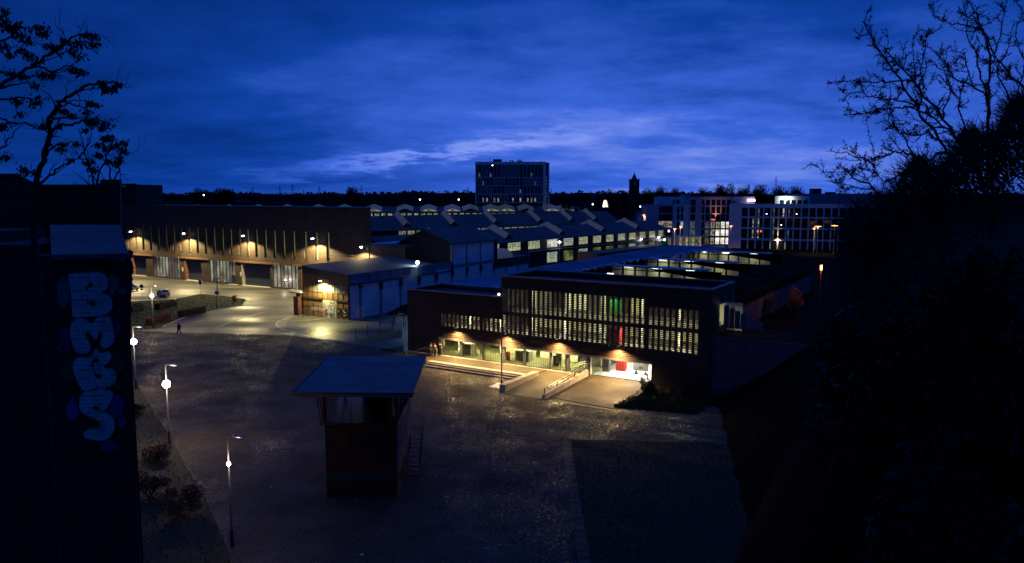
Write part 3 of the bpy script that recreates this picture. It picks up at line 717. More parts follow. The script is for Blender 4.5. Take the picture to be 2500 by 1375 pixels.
for i in range(3):
    for k in range(9):
        x0 = -8.0 + k * 1.72; z1 = ZT + .012 - i * .15
        MB().box(x0, x0 + 1.70, 1.0 - i * .62 - .02, 1.66 - i * .62 if i else 1.75, z1 - .10, z1).build('tread', M['pale_concrete'], st)
MB().box(-8, 7.4, .30, 1.2, 0, ZT - .10).build('riser', M['dark_concrete'], st); MB().box(-8, 7.4, -.3, .29, 0, ZT - .26).build('riser', M['dark_concrete'], st)
MB().box(-8, 7.4, .85, 1.02, ZT - .12, ZT - .02).build('nosing', M['dark_concrete'], st)
MB().box(-66.4 + 52, -39.1 + 52, 4.80, 5.05, ZT, ZT + .02).build('threshold', M['pale_concrete'], st)
# concrete cheek walls
w1 = thing('concrete_bench_wall', 'thick pale concrete wall beside the steps with a broad flat top', 'wall', S(-44.85, 70.6), SITE)
for k in range(3): MB().hexa([(0, k * 2.55, -.05), (.75, k * 2.55, -.05), (.75, k * 2.55 + 2.53, -.05), (0, k * 2.55 + 2.53, -.05), (0, k * 2.55, .78), (.75, k * 2.55, .78), (.75, k * 2.55 + 2.53, .82), (0, k * 2.55 + 2.53, .82)]).build('wall_block', M['pale_concrete'], w1)
w2 = thing('ramp_wall', 'narrow concrete ramp wall carrying a metal handrail', 'wall', S(-39.15, 70.2), SITE)
for k in range(4):
    a0, a1 = k * 2.7, k * 2.7 + 2.68; zz = lambda a: .50 + a * .058
    MB().hexa([(0, a0, -.05), (.32, a0, -.05), (.32, a1, -.05), (0, a1, -.05), (0, a0, zz(a0)), (.32, a0, zz(a0)), (.32, a1, zz(a1)), (0, a1, zz(a1))]).build('wall_block', M['pale_concrete'], w2)
hr = thing('handrail', 'grey metal handrail with seven posts on the ramp wall', 'handrail', S(-39.0, 70.2), SITE)
for k in range(8):
    a = .3 + k * 1.42; MB().box(-.03, .03, a - .03, a + .03, .50 + a * .058, 1.15 + a * .058).build('post', M['steel_dark'], hr)
for dz in (.62, .38): MB().bar((0, .1, .52 + dz), (0, 10.6, .52 + dz + .61), .05).build('rail', M['galv'], hr)
mt = thing('white_mat', 'crumpled white sheet lying on the ground behind the lamp post', 'litter', G(1215, 944), SITE)
b = MB(); 
for i in range(7):
    for j in range(4):
        q = [(-1.5 + i * .42, -.5 + j * .34), (-1.5 + (i + 1) * .42, -.5 + j * .34), (-1.5 + (i + 1) * .42, -.5 + (j + 1) * .34), (-1.5 + i * .42, -.5 + (j + 1) * .34)]
        b.quad(*[(x * .55, y * 1.5, .055 + .03 * math.sin(x * 5.1 + y * 3) + .02 * math.cos(y * 7)) for x, y in q])
b.build('sheet', M['litter'], mt)
hs = thing('stair_handrail', 'short bent steel handrail at the left end of the steps', 'handrail', G(1035, 868, ZT), SITE)
for dy in (0, .9):
    MB().tube([(-1.6, dy, -.2), (-1.5, dy, .45), (-.6, dy, .9), (1.6, dy, .95), (1.6, dy, 0)], .03, 6).build('rail', M['galv'], hs)
# lamp posts of one pattern: mast, small cobra head, working flood lantern
def lamp_post(label, loc, h=7.15, lit=True, power=900, face=(1, 0, 0), grp='tall lamp posts around the plaza', arm=(1, 0), zl=5.5, size=.34):
    t_ = thing('lamp_post', label, 'lamp post', loc, 0, grp)
    MB().tube([(0, 0, 0), (0, 0, 1.2)], .11, 8).build('base', M['steel_dark'], t_)
    MB().tube([(0, 0, 1.2), (0, 0, h)], [.075, .055], 8).build('mast', M['steel_grey'], t_)
    ax, ay = arm
    hd = MB(); hd.tube([(0, 0, h), (ax * .35, ay * .35, h + .05)], .04, 6); hd.build('arm', M['steel_grey'], t_)
    hd = MB(); hd.tube([(ax * .3, ay * .3, h + .05), (ax * .45, ay * .45, h + .06), (ax * .8, ay * .8, h + .04), (ax * 1.05, ay * 1.05, h)], [.04, .11, .14, .04], 8); hd.build('lamp_head', M['galv'], t_, True)
    if lit:
        f_ = Vector(face).normalized()
        MB().box(-.13, .13, -.10, .10, zl - .16, zl + .12).build('flood_housing', M['steel_dark'], t_)
        bl = MB().ball((f_.x * .22, f_.y * .22, zl), size, 10, 6).build('flood_lens', M['bulb_warm'], t_, True)
        l_ = point('flood_lamp', t_, (f_.x * .62, f_.y * .62, zl), power, (1.0, .70, .46), .25)
    return t_
cd = lambda p: (-p.x, -p.y, 0)
p1_ = G(333, 950); lamp_post('lamp post with glaring white flood lamp beside the graffiti pillar', p1_, power=1300, face=cd(p1_))
p2_ = G(414, 1085); lamp_post('brightest lamp post in the middle of the left plaza edge', p2_, power=1300, face=cd(p2_))
p3_ = Vector((-17.52, 45.51, 0)); lamp_post('nearest lamp post at the bottom with small lit lantern below its head', p3_, power=110, face=cd(p3_), size=.12)
p4_ = G(375, 803); lamp_post('lamp post with glaring lamp in front of the parked silver car', p4_, power=1100, face=cd(p4_), size=.27)
lamp_post('unlit tall lamp post at the foot of the garage steps', G(1225, 952), 7.0, False, arm=(1, .2))
lamp_post('unlit lamp post in front of the dark left end of the garage', Vector((-13.54, 95.79, 0)) * .985, 7.0, False, arm=(-1, 0))

# right end: board marked concrete wall with railing
cwall = thing('concrete_retaining_wall', 'tall purplish concrete wall with faint graffiti right of the garage', 'wall', S(-24.2, GV + .3), SITE)
for k in range(6):
    MB().box(k * 2.0, k * 2.0 + 1.985, 0, .35, 0, 6.6).build('wall_panel', M['stained_concrete'], cwall)
for k in range(26):
    x, z = R.uniform(.4, 7), R.uniform(.5, 2.6)
    pts = [(x, -.012, z)]
    for q in range(5): pts.append((pts[-1][0] + R.uniform(-.5, .6), -.012, max(.3, pts[-1][2] + R.uniform(-.5, .5))))
    MB().tube(pts, .035, 4).build('graffiti', M[['paint_purple', 'paint_black', 'paint_purple'][k % 3]], cwall)
rl = thing('wall_railing', 'dark railing on top of the concrete wall', 'railing', S(-24.2, GV + .45, 6.6), SITE)
for k in range(7): MB().box(.2 + k * 1.5, .25 + k * 1.5, 0, .05, 0, 1.1).build('post', M['steel_dark'], rl)
for q in (.4, .75, 1.1): MB().box(.2, 9.3, .05, .08, q - .03, q + .03).build('rail', M['steel_dark'], rl)
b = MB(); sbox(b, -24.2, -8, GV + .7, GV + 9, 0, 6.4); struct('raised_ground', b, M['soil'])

# ------------------------------------------------------------------ big brick hall (left)
HV = 122.6
hall = thing('brick_hall', 'long windowless topped brick hall with tall slit windows lit by floodlights', 'building', S(-111, HV), SITE)
hx = lambda u: u + 111
slits = [-197.5, -194.2, -191.0, -187.7, -184.4, -181.1, -177.8, -174.8, -171.5, -168.2, -165.0, -161.8, -158.6, -155.5, -152.3, -149.4, -146.3, -143.2, -140.1, -137.0, -133.7, -130.0, -126.5, -122.9]
slits = [-207.3, -204.0, -200.8] + slits
doors = [(-196.2, -190.2, 0, 5.55), (-173.4, -167.2, 0, 5.45), (-151.6, -141.9, 0, 5.45), (-131.2, -122, 0, 5.45)]
glz = [(-187.6, -176.0, .3, 5.55), (-164.2, -154.4, .3, 5.5), (-141.2, -132.6, .3, 5.5)]
holes = [(hx(u) - .48, hx(u) + .48, 7.25, 13.55) for u in slits] + [(hx(d[0]), hx(d[1]), -1, d[3]) for d in doors] + [(hx(d[0]), hx(d[1]), d[2], d[3]) for d in glz]
b = MB(); holewall(b, -104, 0, 0, 18.9, holes, 0, 1.0); b.build('wall', M['brick'], hall)
bu = -24.6                                  # the end wall runs obliquely back
MB().prism([(-104, 1.0), (-.6, 1.0), (bu - .6, 28), (-104, 28)], 18.3, 18.7).build('roof', M['roof_felt'], hall); MB().box(-104.1, .1, -.08, 1.0, 18.9, 19.06).build('coping', M['steel_dark'], hall)
MB().prism([(-.5, 1.0), (0, 1.0), (bu, 28), (bu - .5, 28)], 0, 18.9).build('end_wall', M['dark_brick'], hall)
wm_ = MB(); wm_.box(-.40, .40, .55, .60, 7.25, 13.55); slit_me = wm_.mesh('slit_glass', M['lit_slit'])
gm = MB()
for q in range(17): gm.box(-.44, .44, .50, .56, 7.25 + q * .39, 7.30 + q * .39)
for x in (-.46, 0): gm.box(x - .025, x + .025, .50, .56, 7.25, 13.55)
gm.box(-.5, .5, -.04, .5, 7.18, 7.26)
grid_me = gm.mesh('muntins', M['steel_dark'])
for i, u in enumerate(slits):
    w_ = link('window', slit_me if i > 8 else bpy.data.meshes['slit_glass'], hall, (hx(u), 0, 0)); link('muntins', grid_me, w_)
    if i < 16 and i % 3 != 0: w_.data = slit_me
for i, d in enumerate(doors):
    x0, x1 = hx(d[0]), hx(d[1]); g = MB()
    for q in range(12): g.box(x0, x1, .78 + .03 * (q % 2), .84 + .03 * (q % 2), q * 5.5 / 12, (q + 1) * 5.5 / 12)
    g.build('roller_door', M['door_blue'], hall)
    MB().box(x0 - .35, x0 + .02, -.06, .75, 0, 5.6).build('door_jamb', M['lintel_concrete'] if i != 2 else M['pale_concrete'], hall)
    MB().box(x0 - 3.0, x1 + 3.2, -.22, 0, 5.55, 5.95).build('lintel', M['lintel_concrete'], hall)
    MB().box(x0, x1, -.9, .7, -.02, .06).build('threshold', M['pale_concrete'], hall)
for i, d in enumerate(glz):
    x0, x1 = hx(d[0]), hx(d[1]); nc = (9, 8, 7)[i]; cw_ = (x1 - x0) / nc
    for k in range(nc):
        xa = x0 + k * cw_
        mt_ = M['lit_glassblock'] if (k * 7 + i * 3) % 5 else M['lit_glassblock_dim']
        if i == 0 and k in (6, 7): mt_ = M['lit_glassblock_dim']
        w_ = MB().box(xa + .16, xa + cw_ - .16, .42, .5, d[2], d[3]).build('window', mt_, hall)
        g = MB()
        for q in range(11): g.box(xa + .12, xa + cw_ - .12, .34, .42, d[2] + q * (d[3] - d[2]) / 11, d[2] + q * (d[3] - d[2]) / 11 + .09)
        g.build('muntins', M['frame_red'] if k % 3 == 2 else M['steel_grey'], w_)
        MB().box(xa - .07, xa + .07, .30, .55, d[2], d[3]).build('window_post', M['frame_red'], hall)
    MB().box(x0, x1, .3, .9, -.01, .3).build('window_base', M['dark_brick'], hall)
dr = MB(); dr.box(hx(-134.6), hx(-133.2), .18, .26, 0, 2.4).build('door', M['door_pale'], hall); MB().box(hx(-133.15), hx(-132.9), .0, .26, 0, 2.5).build('door_frame', M['white_paint'], hall)
MB().box(hx(-156.0), hx(-154.7), .16, .24, 0, 2.3).build('door', M['door_blue'], hall)
for u in (-156.2, -134.6): MB().box(hx(u), hx(u) + 3.2, -1.2, .2, -.01, .09).build('doorstep', M['pale_concrete'], hall)
for u in (-152.5, -175.0): MB().box(hx(u), hx(u) + .5, -.05, 0, 2.2, 3.2).build('notice_board', M['white_panel'], hall)
names = ['floodlight at the far left end of the brick hall', 'second floodlight from the left on the brick hall', 'floodlight above the widest roller door of the brick hall', 'floodlight beside the last lit slit window of the brick hall', 'lower floodlight above the roof of the small brick shed']
for i, (u, z) in enumerate(((-193.4, 12.1), (-170.9, 12.2), (-148.6, 12.25), (-125.6, 12.3), (-111.5, 10.9))):
    fl = thing('wall_floodlight', names[i], 'floodlight', S(u, HV - (0 if i < 4 else -.2), z), SITE, 'floodlights on the brick hall')
    MB().tube([(0, 0, -.5), (0, -.6, 0), (0, -1.7, .15)], .05, 6).build('arm', M['steel_grey'], fl)
    MB().box(-.28, .28, -2.3, -1.5, -.02, .22).build('housing', M['steel_grey'], fl)
    MB().ball((0, -1.95, -.06), .34, 10, 6, .5).build('lens', M['bulb_white'], fl, True)
    spot('flood_lamp', fl, (0, -1.95, -.32), (10500, 12500, 11000, 14500, 8000)[i], (1.0, .80, .36), 2.7, .25, (0, -.32, -1), .08)
doorl = thing('door_lamp', 'small bright lamp beside the pale door of the brick hall', 'lamp', S(-136.6, HV, 2.2), SITE)
MB().ball((0, -.2, 0), .2).build('globe', M['far_lamp'], doorl); MB().box(-.05, .05, -.2, .3, .1, .2).build('bracket', M['steel_dark'], doorl)
point('door_lamp_light', doorl, (0, -.6, 0), 120, (1, .85, .6), .1)
# wall beyond the end of the hall with lean-to and canopy frames
ext = thing('brick_annex', 'low brick annex wall lit by a floodlight behind the shed roof', 'building', S(-111, HV + .3), SITE)
b = MB(); holewall(b, .05, 9.5, 0, 11.0, [], 0, .4); b.build('wall', M['brick'], ext)
MB().box(.05, 9.5, -.1, 3, 11.0, 11.25).build('roof', M['roof_felt'], ext)

# ------------------------------------------------------------------ dark blocks at the far left
blk = thing('dark_factory_block', 'black flat roofed block just left of the thin rod behind the graffiti pillar', 'building')
Yb = 30.0
xr, x1, x2 = D(297, 450, Yb), D(297, 440, Yb), D(245, 440, Yb)
zt = D(332, 450.5, Yb).z; zt2 = D(270, 438.5, Yb).z
MB().hexa([(-34, Yb, 0), (xr.x, Yb, 0), (xr.x * 1.2, Yb + 5, 0), (-34 * 1.2, Yb + 5, 0), (-34, Yb, zt - .1), (xr.x, Yb, zt - .1), (xr.x * 1.2, Yb + 5, zt - .1), (-34 * 1.2, Yb + 5, zt - .1)]).build('wall', M['dark_brick'], blk)
MB().hexa([(x2.x, Yb + .01, zt), (x1.x, Yb + .01, zt), (x1.x * 1.1, Yb + 3, zt), (x2.x * 1.1, Yb + 3, zt), (x2.x, Yb + .01, zt2), (x1.x, Yb + .01, zt2), (x1.x * 1.1, Yb + 3, zt2), (x2.x * 1.1, Yb + 3, zt2)]).build('roof_house', M['dark_brick'], blk)
MB().box(-34, xr.x, Yb - .06, Yb + .3, zt - .1, zt).build('coping', M['steel_dark'], blk)
blk3 = thing('dark_rear_block', 'black block edge showing on the skyline right of the thin rod', 'building')
Y3 = 262.0
MB().box(D(240, 460, Y3).x, D(332, 460, Y3).x, Y3, Y3 + 20, 0, D(0, 450.5, Y3).z).build('wall', M['dark_brick'], blk3); MB().box(D(240, 460, Y3).x, D(332, 460, Y3).x + .2, Y3 - .1, Y3 + .4, D(0, 450.5, Y3).z, D(0, 450.5, Y3).z + .3).build('coping', M['steel_dark'], blk3)
blk2 = thing('dark_gabled_block', 'black block with a sloping roof edge at the left picture edge', 'building')
Y2 = 26.0
q0, q1, q2 = D(-60, 426, Y2), D(46, 427, Y2), D(96, 452, Y2)
pl_ = [(-34, q0.z), (q1.x, q1.z), (q2.x, q2.z), (q2.x, 0), (-34, 0)]
k = len(pl_); b = MB(); b.v = [(x, Y2, z) for x, z in pl_] + [(x * 1.12, Y2 + 3, z) for x, z in pl_]
b.f = [tuple(range(k))[::-1], tuple(range(k, 2 * k))] + [(i, (i + 1) % k, k + (i + 1) % k, k + i) for i in range(k)]; b.mi = [0] * len(b.f)
b.build('wall', M['dark_brick'], blk2)
MB().box(-34, q1.x, Y2 - .05, Y2 + .2, q1.z - .03, q1.z + .04).build('coping', M['steel_dark'], blk2)

# ------------------------------------------------------------------ small brick shed + white works building along u = -93.4
shed = thing('brick_shed', 'small brick fronted shed with barred windows and a white graffiti door', 'building', S(-104.7, 97.8), SITE)
b = MB(); holewall(b, 0, 11.3, 0, 7.6, [(2.3, 10.4, 4.6, 6.0), (5.0, 8.2, 0, 3.25)], 0, .35); b.build('wall', M['yellow_brick'], shed)
b = MB(); b.hexa([(0, 0, 7.58), (11.3, 0, 7.58), (11.3, .35, 7.58), (0, .35, 7.58), (0, 0, 9.0), (11.3, 0, 7.9), (11.3, .35, 7.9), (0, .35, 9.0)]); b.build('fascia', M['steel_dark'], shed)
b = MB(); b.hexa([(-.2, -.25, 8.98), (11.3, -.25, 7.86), (11.3, 24.8, 7.86), (-.2, 24.8, 8.98), (-.2, -.25, 9.14), (11.3, -.25, 8.02), (11.3, 24.8, 8.02), (-.2, 24.8, 9.14)]); b.build('roof', M['roof_felt'], shed)
MB().box(0, .3, .35, 24.7, 0, 8.9).build('side_wall', M['dark_brick'], shed)
for k in range(6):
    MB().box(2.35 + k * 1.35, 3.65 + k * 1.35, .16, .2, 4.62, 5.98).build('window', M['lit_dim'] if k in (2, 3) else M['frosted'], shed)
for k in range(10):
    MB().box(.15 + k * 1.22, .25 + k * 1.22, -.05, 0, .0, 6.0).build('steel_bar', M['rust'], shed) if not 4 <= k <= 6 else MB().box(.15 + k * 1.22, .25 + k * 1.22, -.05, 0, 3.3, 6.0).build('steel_bar', M['rust'], shed)
for z in (4.5, 3.15, 1.9): 
    for xa, xb in ((0, 4.95), (8.25, 11.2)):
        MB().box(xa, xb, -.12 if z == 3.15 else -.07, -.051, z, z + (.35 if z == 3.15 else .08)).build('steel_beam', M['rust'], shed)
MB().box(5.0, 8.2, .02, .10, 0, 3.2).build('door', M['white_paint'], shed)
sg = MB().box(6.75, 7.95, -.02, .015, 2.75, 3.15).build('door_sign', M['frame_red'], shed); MB().box(6.83, 7.87, -.03, -.021, 2.82, 3.08).build('sign_field', M['white_paint'], sg)
for k in range(34):
    w = R.random(); x = 5.2 + R.random() * 2.7; z = .2 + R.random() * 2.0; m_ = ['paint_red', 'paint_green', 'paint_black', 'paint_teal'][(k * 5) % 4]
    if k < 18: m_ = ['paint_red', 'paint_green'][int(x > 6.5)]; z = .15 + R.random() * .9
    pts = [(x, .012, z)]
    for q in range(6): pts.append((min(max(pts[-1][0] + R.uniform(-.28, .3), 5.1), 8.1), .012, max(.1, pts[-1][2] + R.uniform(-.3, .3))))
    MB().tube(pts, .022, 4).build('graffiti', M[m_], shed)
for k in range(16):
    x = 8.4 + R.random() * 2.3; z = .7 + R.random() * 1.2; pts = [(x, -.03, z)]
    for q in range(5): pts.append((min(max(pts[-1][0] + R.uniform(-.35, .4), 8.3), 11.1), -.03, pts[-1][2] + R.uniform(-.35, .35)))
    MB().tube(pts, .04, 4).build('graffiti', M[['paint_teal', 'paint_teal', 'white_paint', 'paint_black'][k % 4]], shed)
MB().box(2.1, 4.9, -.02, -.004, 1.0, 1.75).build('painted_panel', M['white_paint'], shed)
for k in range(9):      # row of red scrawled characters on the panel
    x = 2.25 + k * .29; p_ = [(x, -.035, 1.15), (x + .08, -.035, 1.6), (x + .2, -.035, 1.5), (x + .05, -.035, 1.35), (x + .2, -.035, 1.12)]
    MB().tube(p_, .022, 4).build('graffiti', M['paint_red'], shed)
for (a_, c_) in (((-.3, .2), (2.6, 1.4)), ((.4, 1.4), (2.2, .1)), ((1.8, .2), (4.6, 1.35)), ((2.4, 1.4), (4.2, .1))):
    MB().bar((a_[0], -.9, a_[1]), (c_[0], -.7, c_[1]), .07).build('leaning_bar', M['rust'], shed)
MB().box(-1.5, -.35, -.9, .6, 0, 3.4).build('gate_pier', M['frame_red'], shed); MB().box(-2.4, .4, -1.0, .8, 4.05, 4.2).build('small_canopy', M['galv'], shed)
MB().box(-1.2, -.2, -.5, .3, 3.4, 4.05).build('gate_post', M['frame_red'], shed)
sl_ = thing('shed_lamp', 'flat shaded lamp over the barred windows of the brick shed', 'wall lamp', S(-99.2, 97.8, 6.75), SITE)
MB().tube([(0, 0, .1), (0, -.9, .12)], .03, 6).build('arm', M['steel_grey'], sl_); MB().lathe((0, -1.0, 0), [(.36, 0), (.28, .12), (.06, .2)], 12).build('shade', M['steel_grey'], sl_)
MB().ball((0, -1.0, -.02), .26, 10, 5, .4).build('lens', M['bulb_white'], sl_, True)
spot('shed_lamp_light', sl_, (0, -1.0, -.2), 5200, (.97, .86, .34), 2.7, .4, (0, -.12, -1), .10)
# white works building, long side
wh = thing('white_works_building', 'long white panelled works building with dark posts and a gutter pipe', 'building', S(-93.4, 97.9), SITE)
pv = [2.8, 8.3, 13.9, 19.5, 25.1, 30.6, 36.0, 41.3, 46.8]
def vbox(b, u0, u1, v0, v1, z0, z1): return b.box(u0, u1, v0, v1, z0, z1)
prev = .35
for k, v in enumerate(pv + [52.0, 57.5, 62.4]):
    top = 6.05 if v < 30 or v > 47 else 6.6
    if v > 47: top = 5.2
    g = MB(); g.box(-.30, 0, prev, v - .28, 0.0 if True else 0, top)
    for q in range(int(top / .5)): g.box(0, .02, prev + .02, v - .30, .06 + q * .5, .50 + q * .5)
    g.build('wall_panel', M['white_panel'], wh)
    MB().box(-.30, .12, v - .28, v + .28, 0, top - .2).build('post', M['grey_cladding'], wh)
    if v < 50: MB().box(-.1, .32, v - .38, v + .38, top - 1.45 if k else top - .7, top - .15).build('gutter_box', M['steel_dark'], wh)
    prev = v + .28
MB().tube([(.22, .2, 6.15), (.22, 29.5, 6.15), (.22, 30.3, 6.35), (.22, 30.6, 7.0), (.22, 30.6, 11.0)], .12, 8).build('gutter_pipe', M['steel_dark'], wh)
MB().box(-.25, 0, .35, 30.4, 6.12, 7.80).build('upper_cladding', M['grey_cladding'], wh)
for v in (5, 11, 17, 20.5, 24): MB().box(0, .08, v, v + .12, 6.3, 7.8).build('downpipe', M['steel_dark'], wh)
MB().box(-.26, .10, .3, 30.3, 7.80, 7.95).build('parapet_trim', M['galv'], wh)
MB().box(-11.0, -.3, 25.0, 64, 6.9, 7.1).build('roof', M['roof_felt'], wh)
# raised gabled part
HB = 11.65
for k, (a_, c_) in enumerate(((30.9, 35.8), (36.2, 41.1), (41.5, 46.6))):
    MB().box(-.28, -.02, a_, c_, 7.3, HB).build('upper_panel', M['white_panel'], wh)
MB().box(-.3, .08, 30.5, 46.9, 6.6, 7.25).build('steel_beam', M['grey_cladding'], wh)
for v in (30.7, 36.0, 41.3, 46.8): MB().box(-.3, .10, v - .18, v + .2, 7.25, HB).build('post', M['grey_cladding'], wh)
g = MB(); rdg, lft = -7.0, -14.2
g.v = [(0, 30.5, 0), (-.3, 30.5, HB), (rdg, 30.5, 14.5), (lft, 30.5, 11.4), (lft, 30.5, 0)]; g.v += [(x, 30.8, z) for x, y, z in g.v]
g.f = [(0, 1, 2, 3, 4)[::-1], (5, 6, 7, 8, 9), (0, 5, 6, 1), (1, 6, 7, 2), (2, 7, 8, 3), (3, 8, 9, 4)]; g.mi = [0] * 6
g.build('gable_wall', M['dark_brick'], wh)
def slope(x0, z0, x1, z1, y0, y1, t=.16): return MB().hexa([(x0, y0, z0), (x1, y0, z1), (x1, y1, z1), (x0, y1, z0), (x0, y0, z0 + t), (x1, y0, z1 + t), (x1, y1, z1 + t), (x0, y1, z0 + t)])
slope(rdg, 14.5, .5, HB - .05, 30.2, 48.5).build('roof', M['roof_felt'], wh); slope(lft, 11.35, rdg, 14.5, 30.2, 48.5).build('roof', M['roof_felt'], wh)
MB().box(lft, 0, 48.0, 48.3, 0, 11.4).build('gable_wall', M['dark_brick'], wh)
MB().box(-2.6, -1.2, 30.3, 30.5, 6.0, 10.0).build('door', M['paint_black'], wh)
# curved skylight and canopy further back
g = MB()
for k in range(5):
    a0, a1 = math.pi * k / 5, math.pi * (k + 1) / 5
    g.hexa([(-4 + 3 * math.cos(a0), 50, 7.1 + 2 * math.sin(a0)), (-4 + 3 * math.cos(a1), 50, 7.1 + 2 * math.sin(a1)), (-4 + 3 * math.cos(a1), 57, 7.1 + 2 * math.sin(a1)), (-4 + 3 * math.cos(a0), 57, 7.1 + 2 * math.sin(a0)), (-4 + 2.9 * math.cos(a0), 50, 7.0 + 1.9 * math.sin(a0)), (-4 + 2.9 * math.cos(a1), 50, 7.0 + 1.9 * math.sin(a1)), (-4 + 2.9 * math.cos(a1), 57, 7 + 1.9 * math.sin(a1)), (-4 + 2.9 * math.cos(a0), 57, 7 + 1.9 * math.sin(a0))])
g.build('skylight', M['glass_skylight'], wh)
MB().box(-11, .3, 47.2, 62.6, 5.3, 6.7).build('fascia', M['steel_dark'], wh); MB().box(.0, .25, 62.3, 62.6, 0, 8.3).build('downpipe', M['galv'], wh)
# canopy frames left of the gable
can = thing('steel_canopy', 'open steel canopy with braced posts and a blue metal roof beside the gabled block', 'canopy', S(-116, 126.0), SITE)
slope(-2.5, 10.7, 9.0, 11.3, -1.5, 14).build('roof', M['roof_metal'], can)
for k in range(4):
    x = -.5 + k * 2.9
    MB().box(x, x + .18, -1.2, -1.0, 7, 11.0).build('post', M['steel_grey'], can)
    if k > 0: MB().bar((x, -1.1, 7.6), (x - 2.7, -1.1, 10.6), .10).build('brace', M['steel_grey'], can)
    if k == 3: MB().bar((x - 2.7, -1.1, 7.6), (x, -1.1, 10.6), .10).build('brace', M['steel_grey'], can)
MB().box(-.5, 8.4, -1.2, -1.05, 7.4, 7.6).build('beam', M['steel_grey'], can); MB().box(-.5, 8.4, -1.2, -1.05, 10.4, 10.65).build('beam', M['steel_dark'], can)
for z in (8.3, 8.9): MB().box(-6, 1.5, -4.2, -4.15, z - .1, z).build('guard_rail', M['galv'], can)
# cold flood on a mast standing on the flat roof
r = Vector(ray(1020, 641)); k = (Vector((0, 0, 0)).dot(U_) + 93.1 * -1) / r.dot(U_); fp_ = Vector((0, 0, H)) + r * k
cf = thing('roof_floodlight', 'cold bluish white floodlight glaring in front of the gable', 'floodlight', (fp_.x, fp_.y, 6.0), SITE); pz = fp_.z - 6.0
MB().tube([(0, 0, 0), (0, 0, pz)], .06, 6).build('mast', M['steel_grey'], cf)
MB().ball((0, -.1, pz), .32, 12, 7).build('lens', M['bulb_cold'], cf, True); MB().box(-.25, .25, .05, .3, pz - .2, pz + .25).build('housing', M['steel_dark'], cf)
point('flood_lamp', cf, (-.6, -.3, pz + .15), 420, (.55, .95, 1.0), .2)

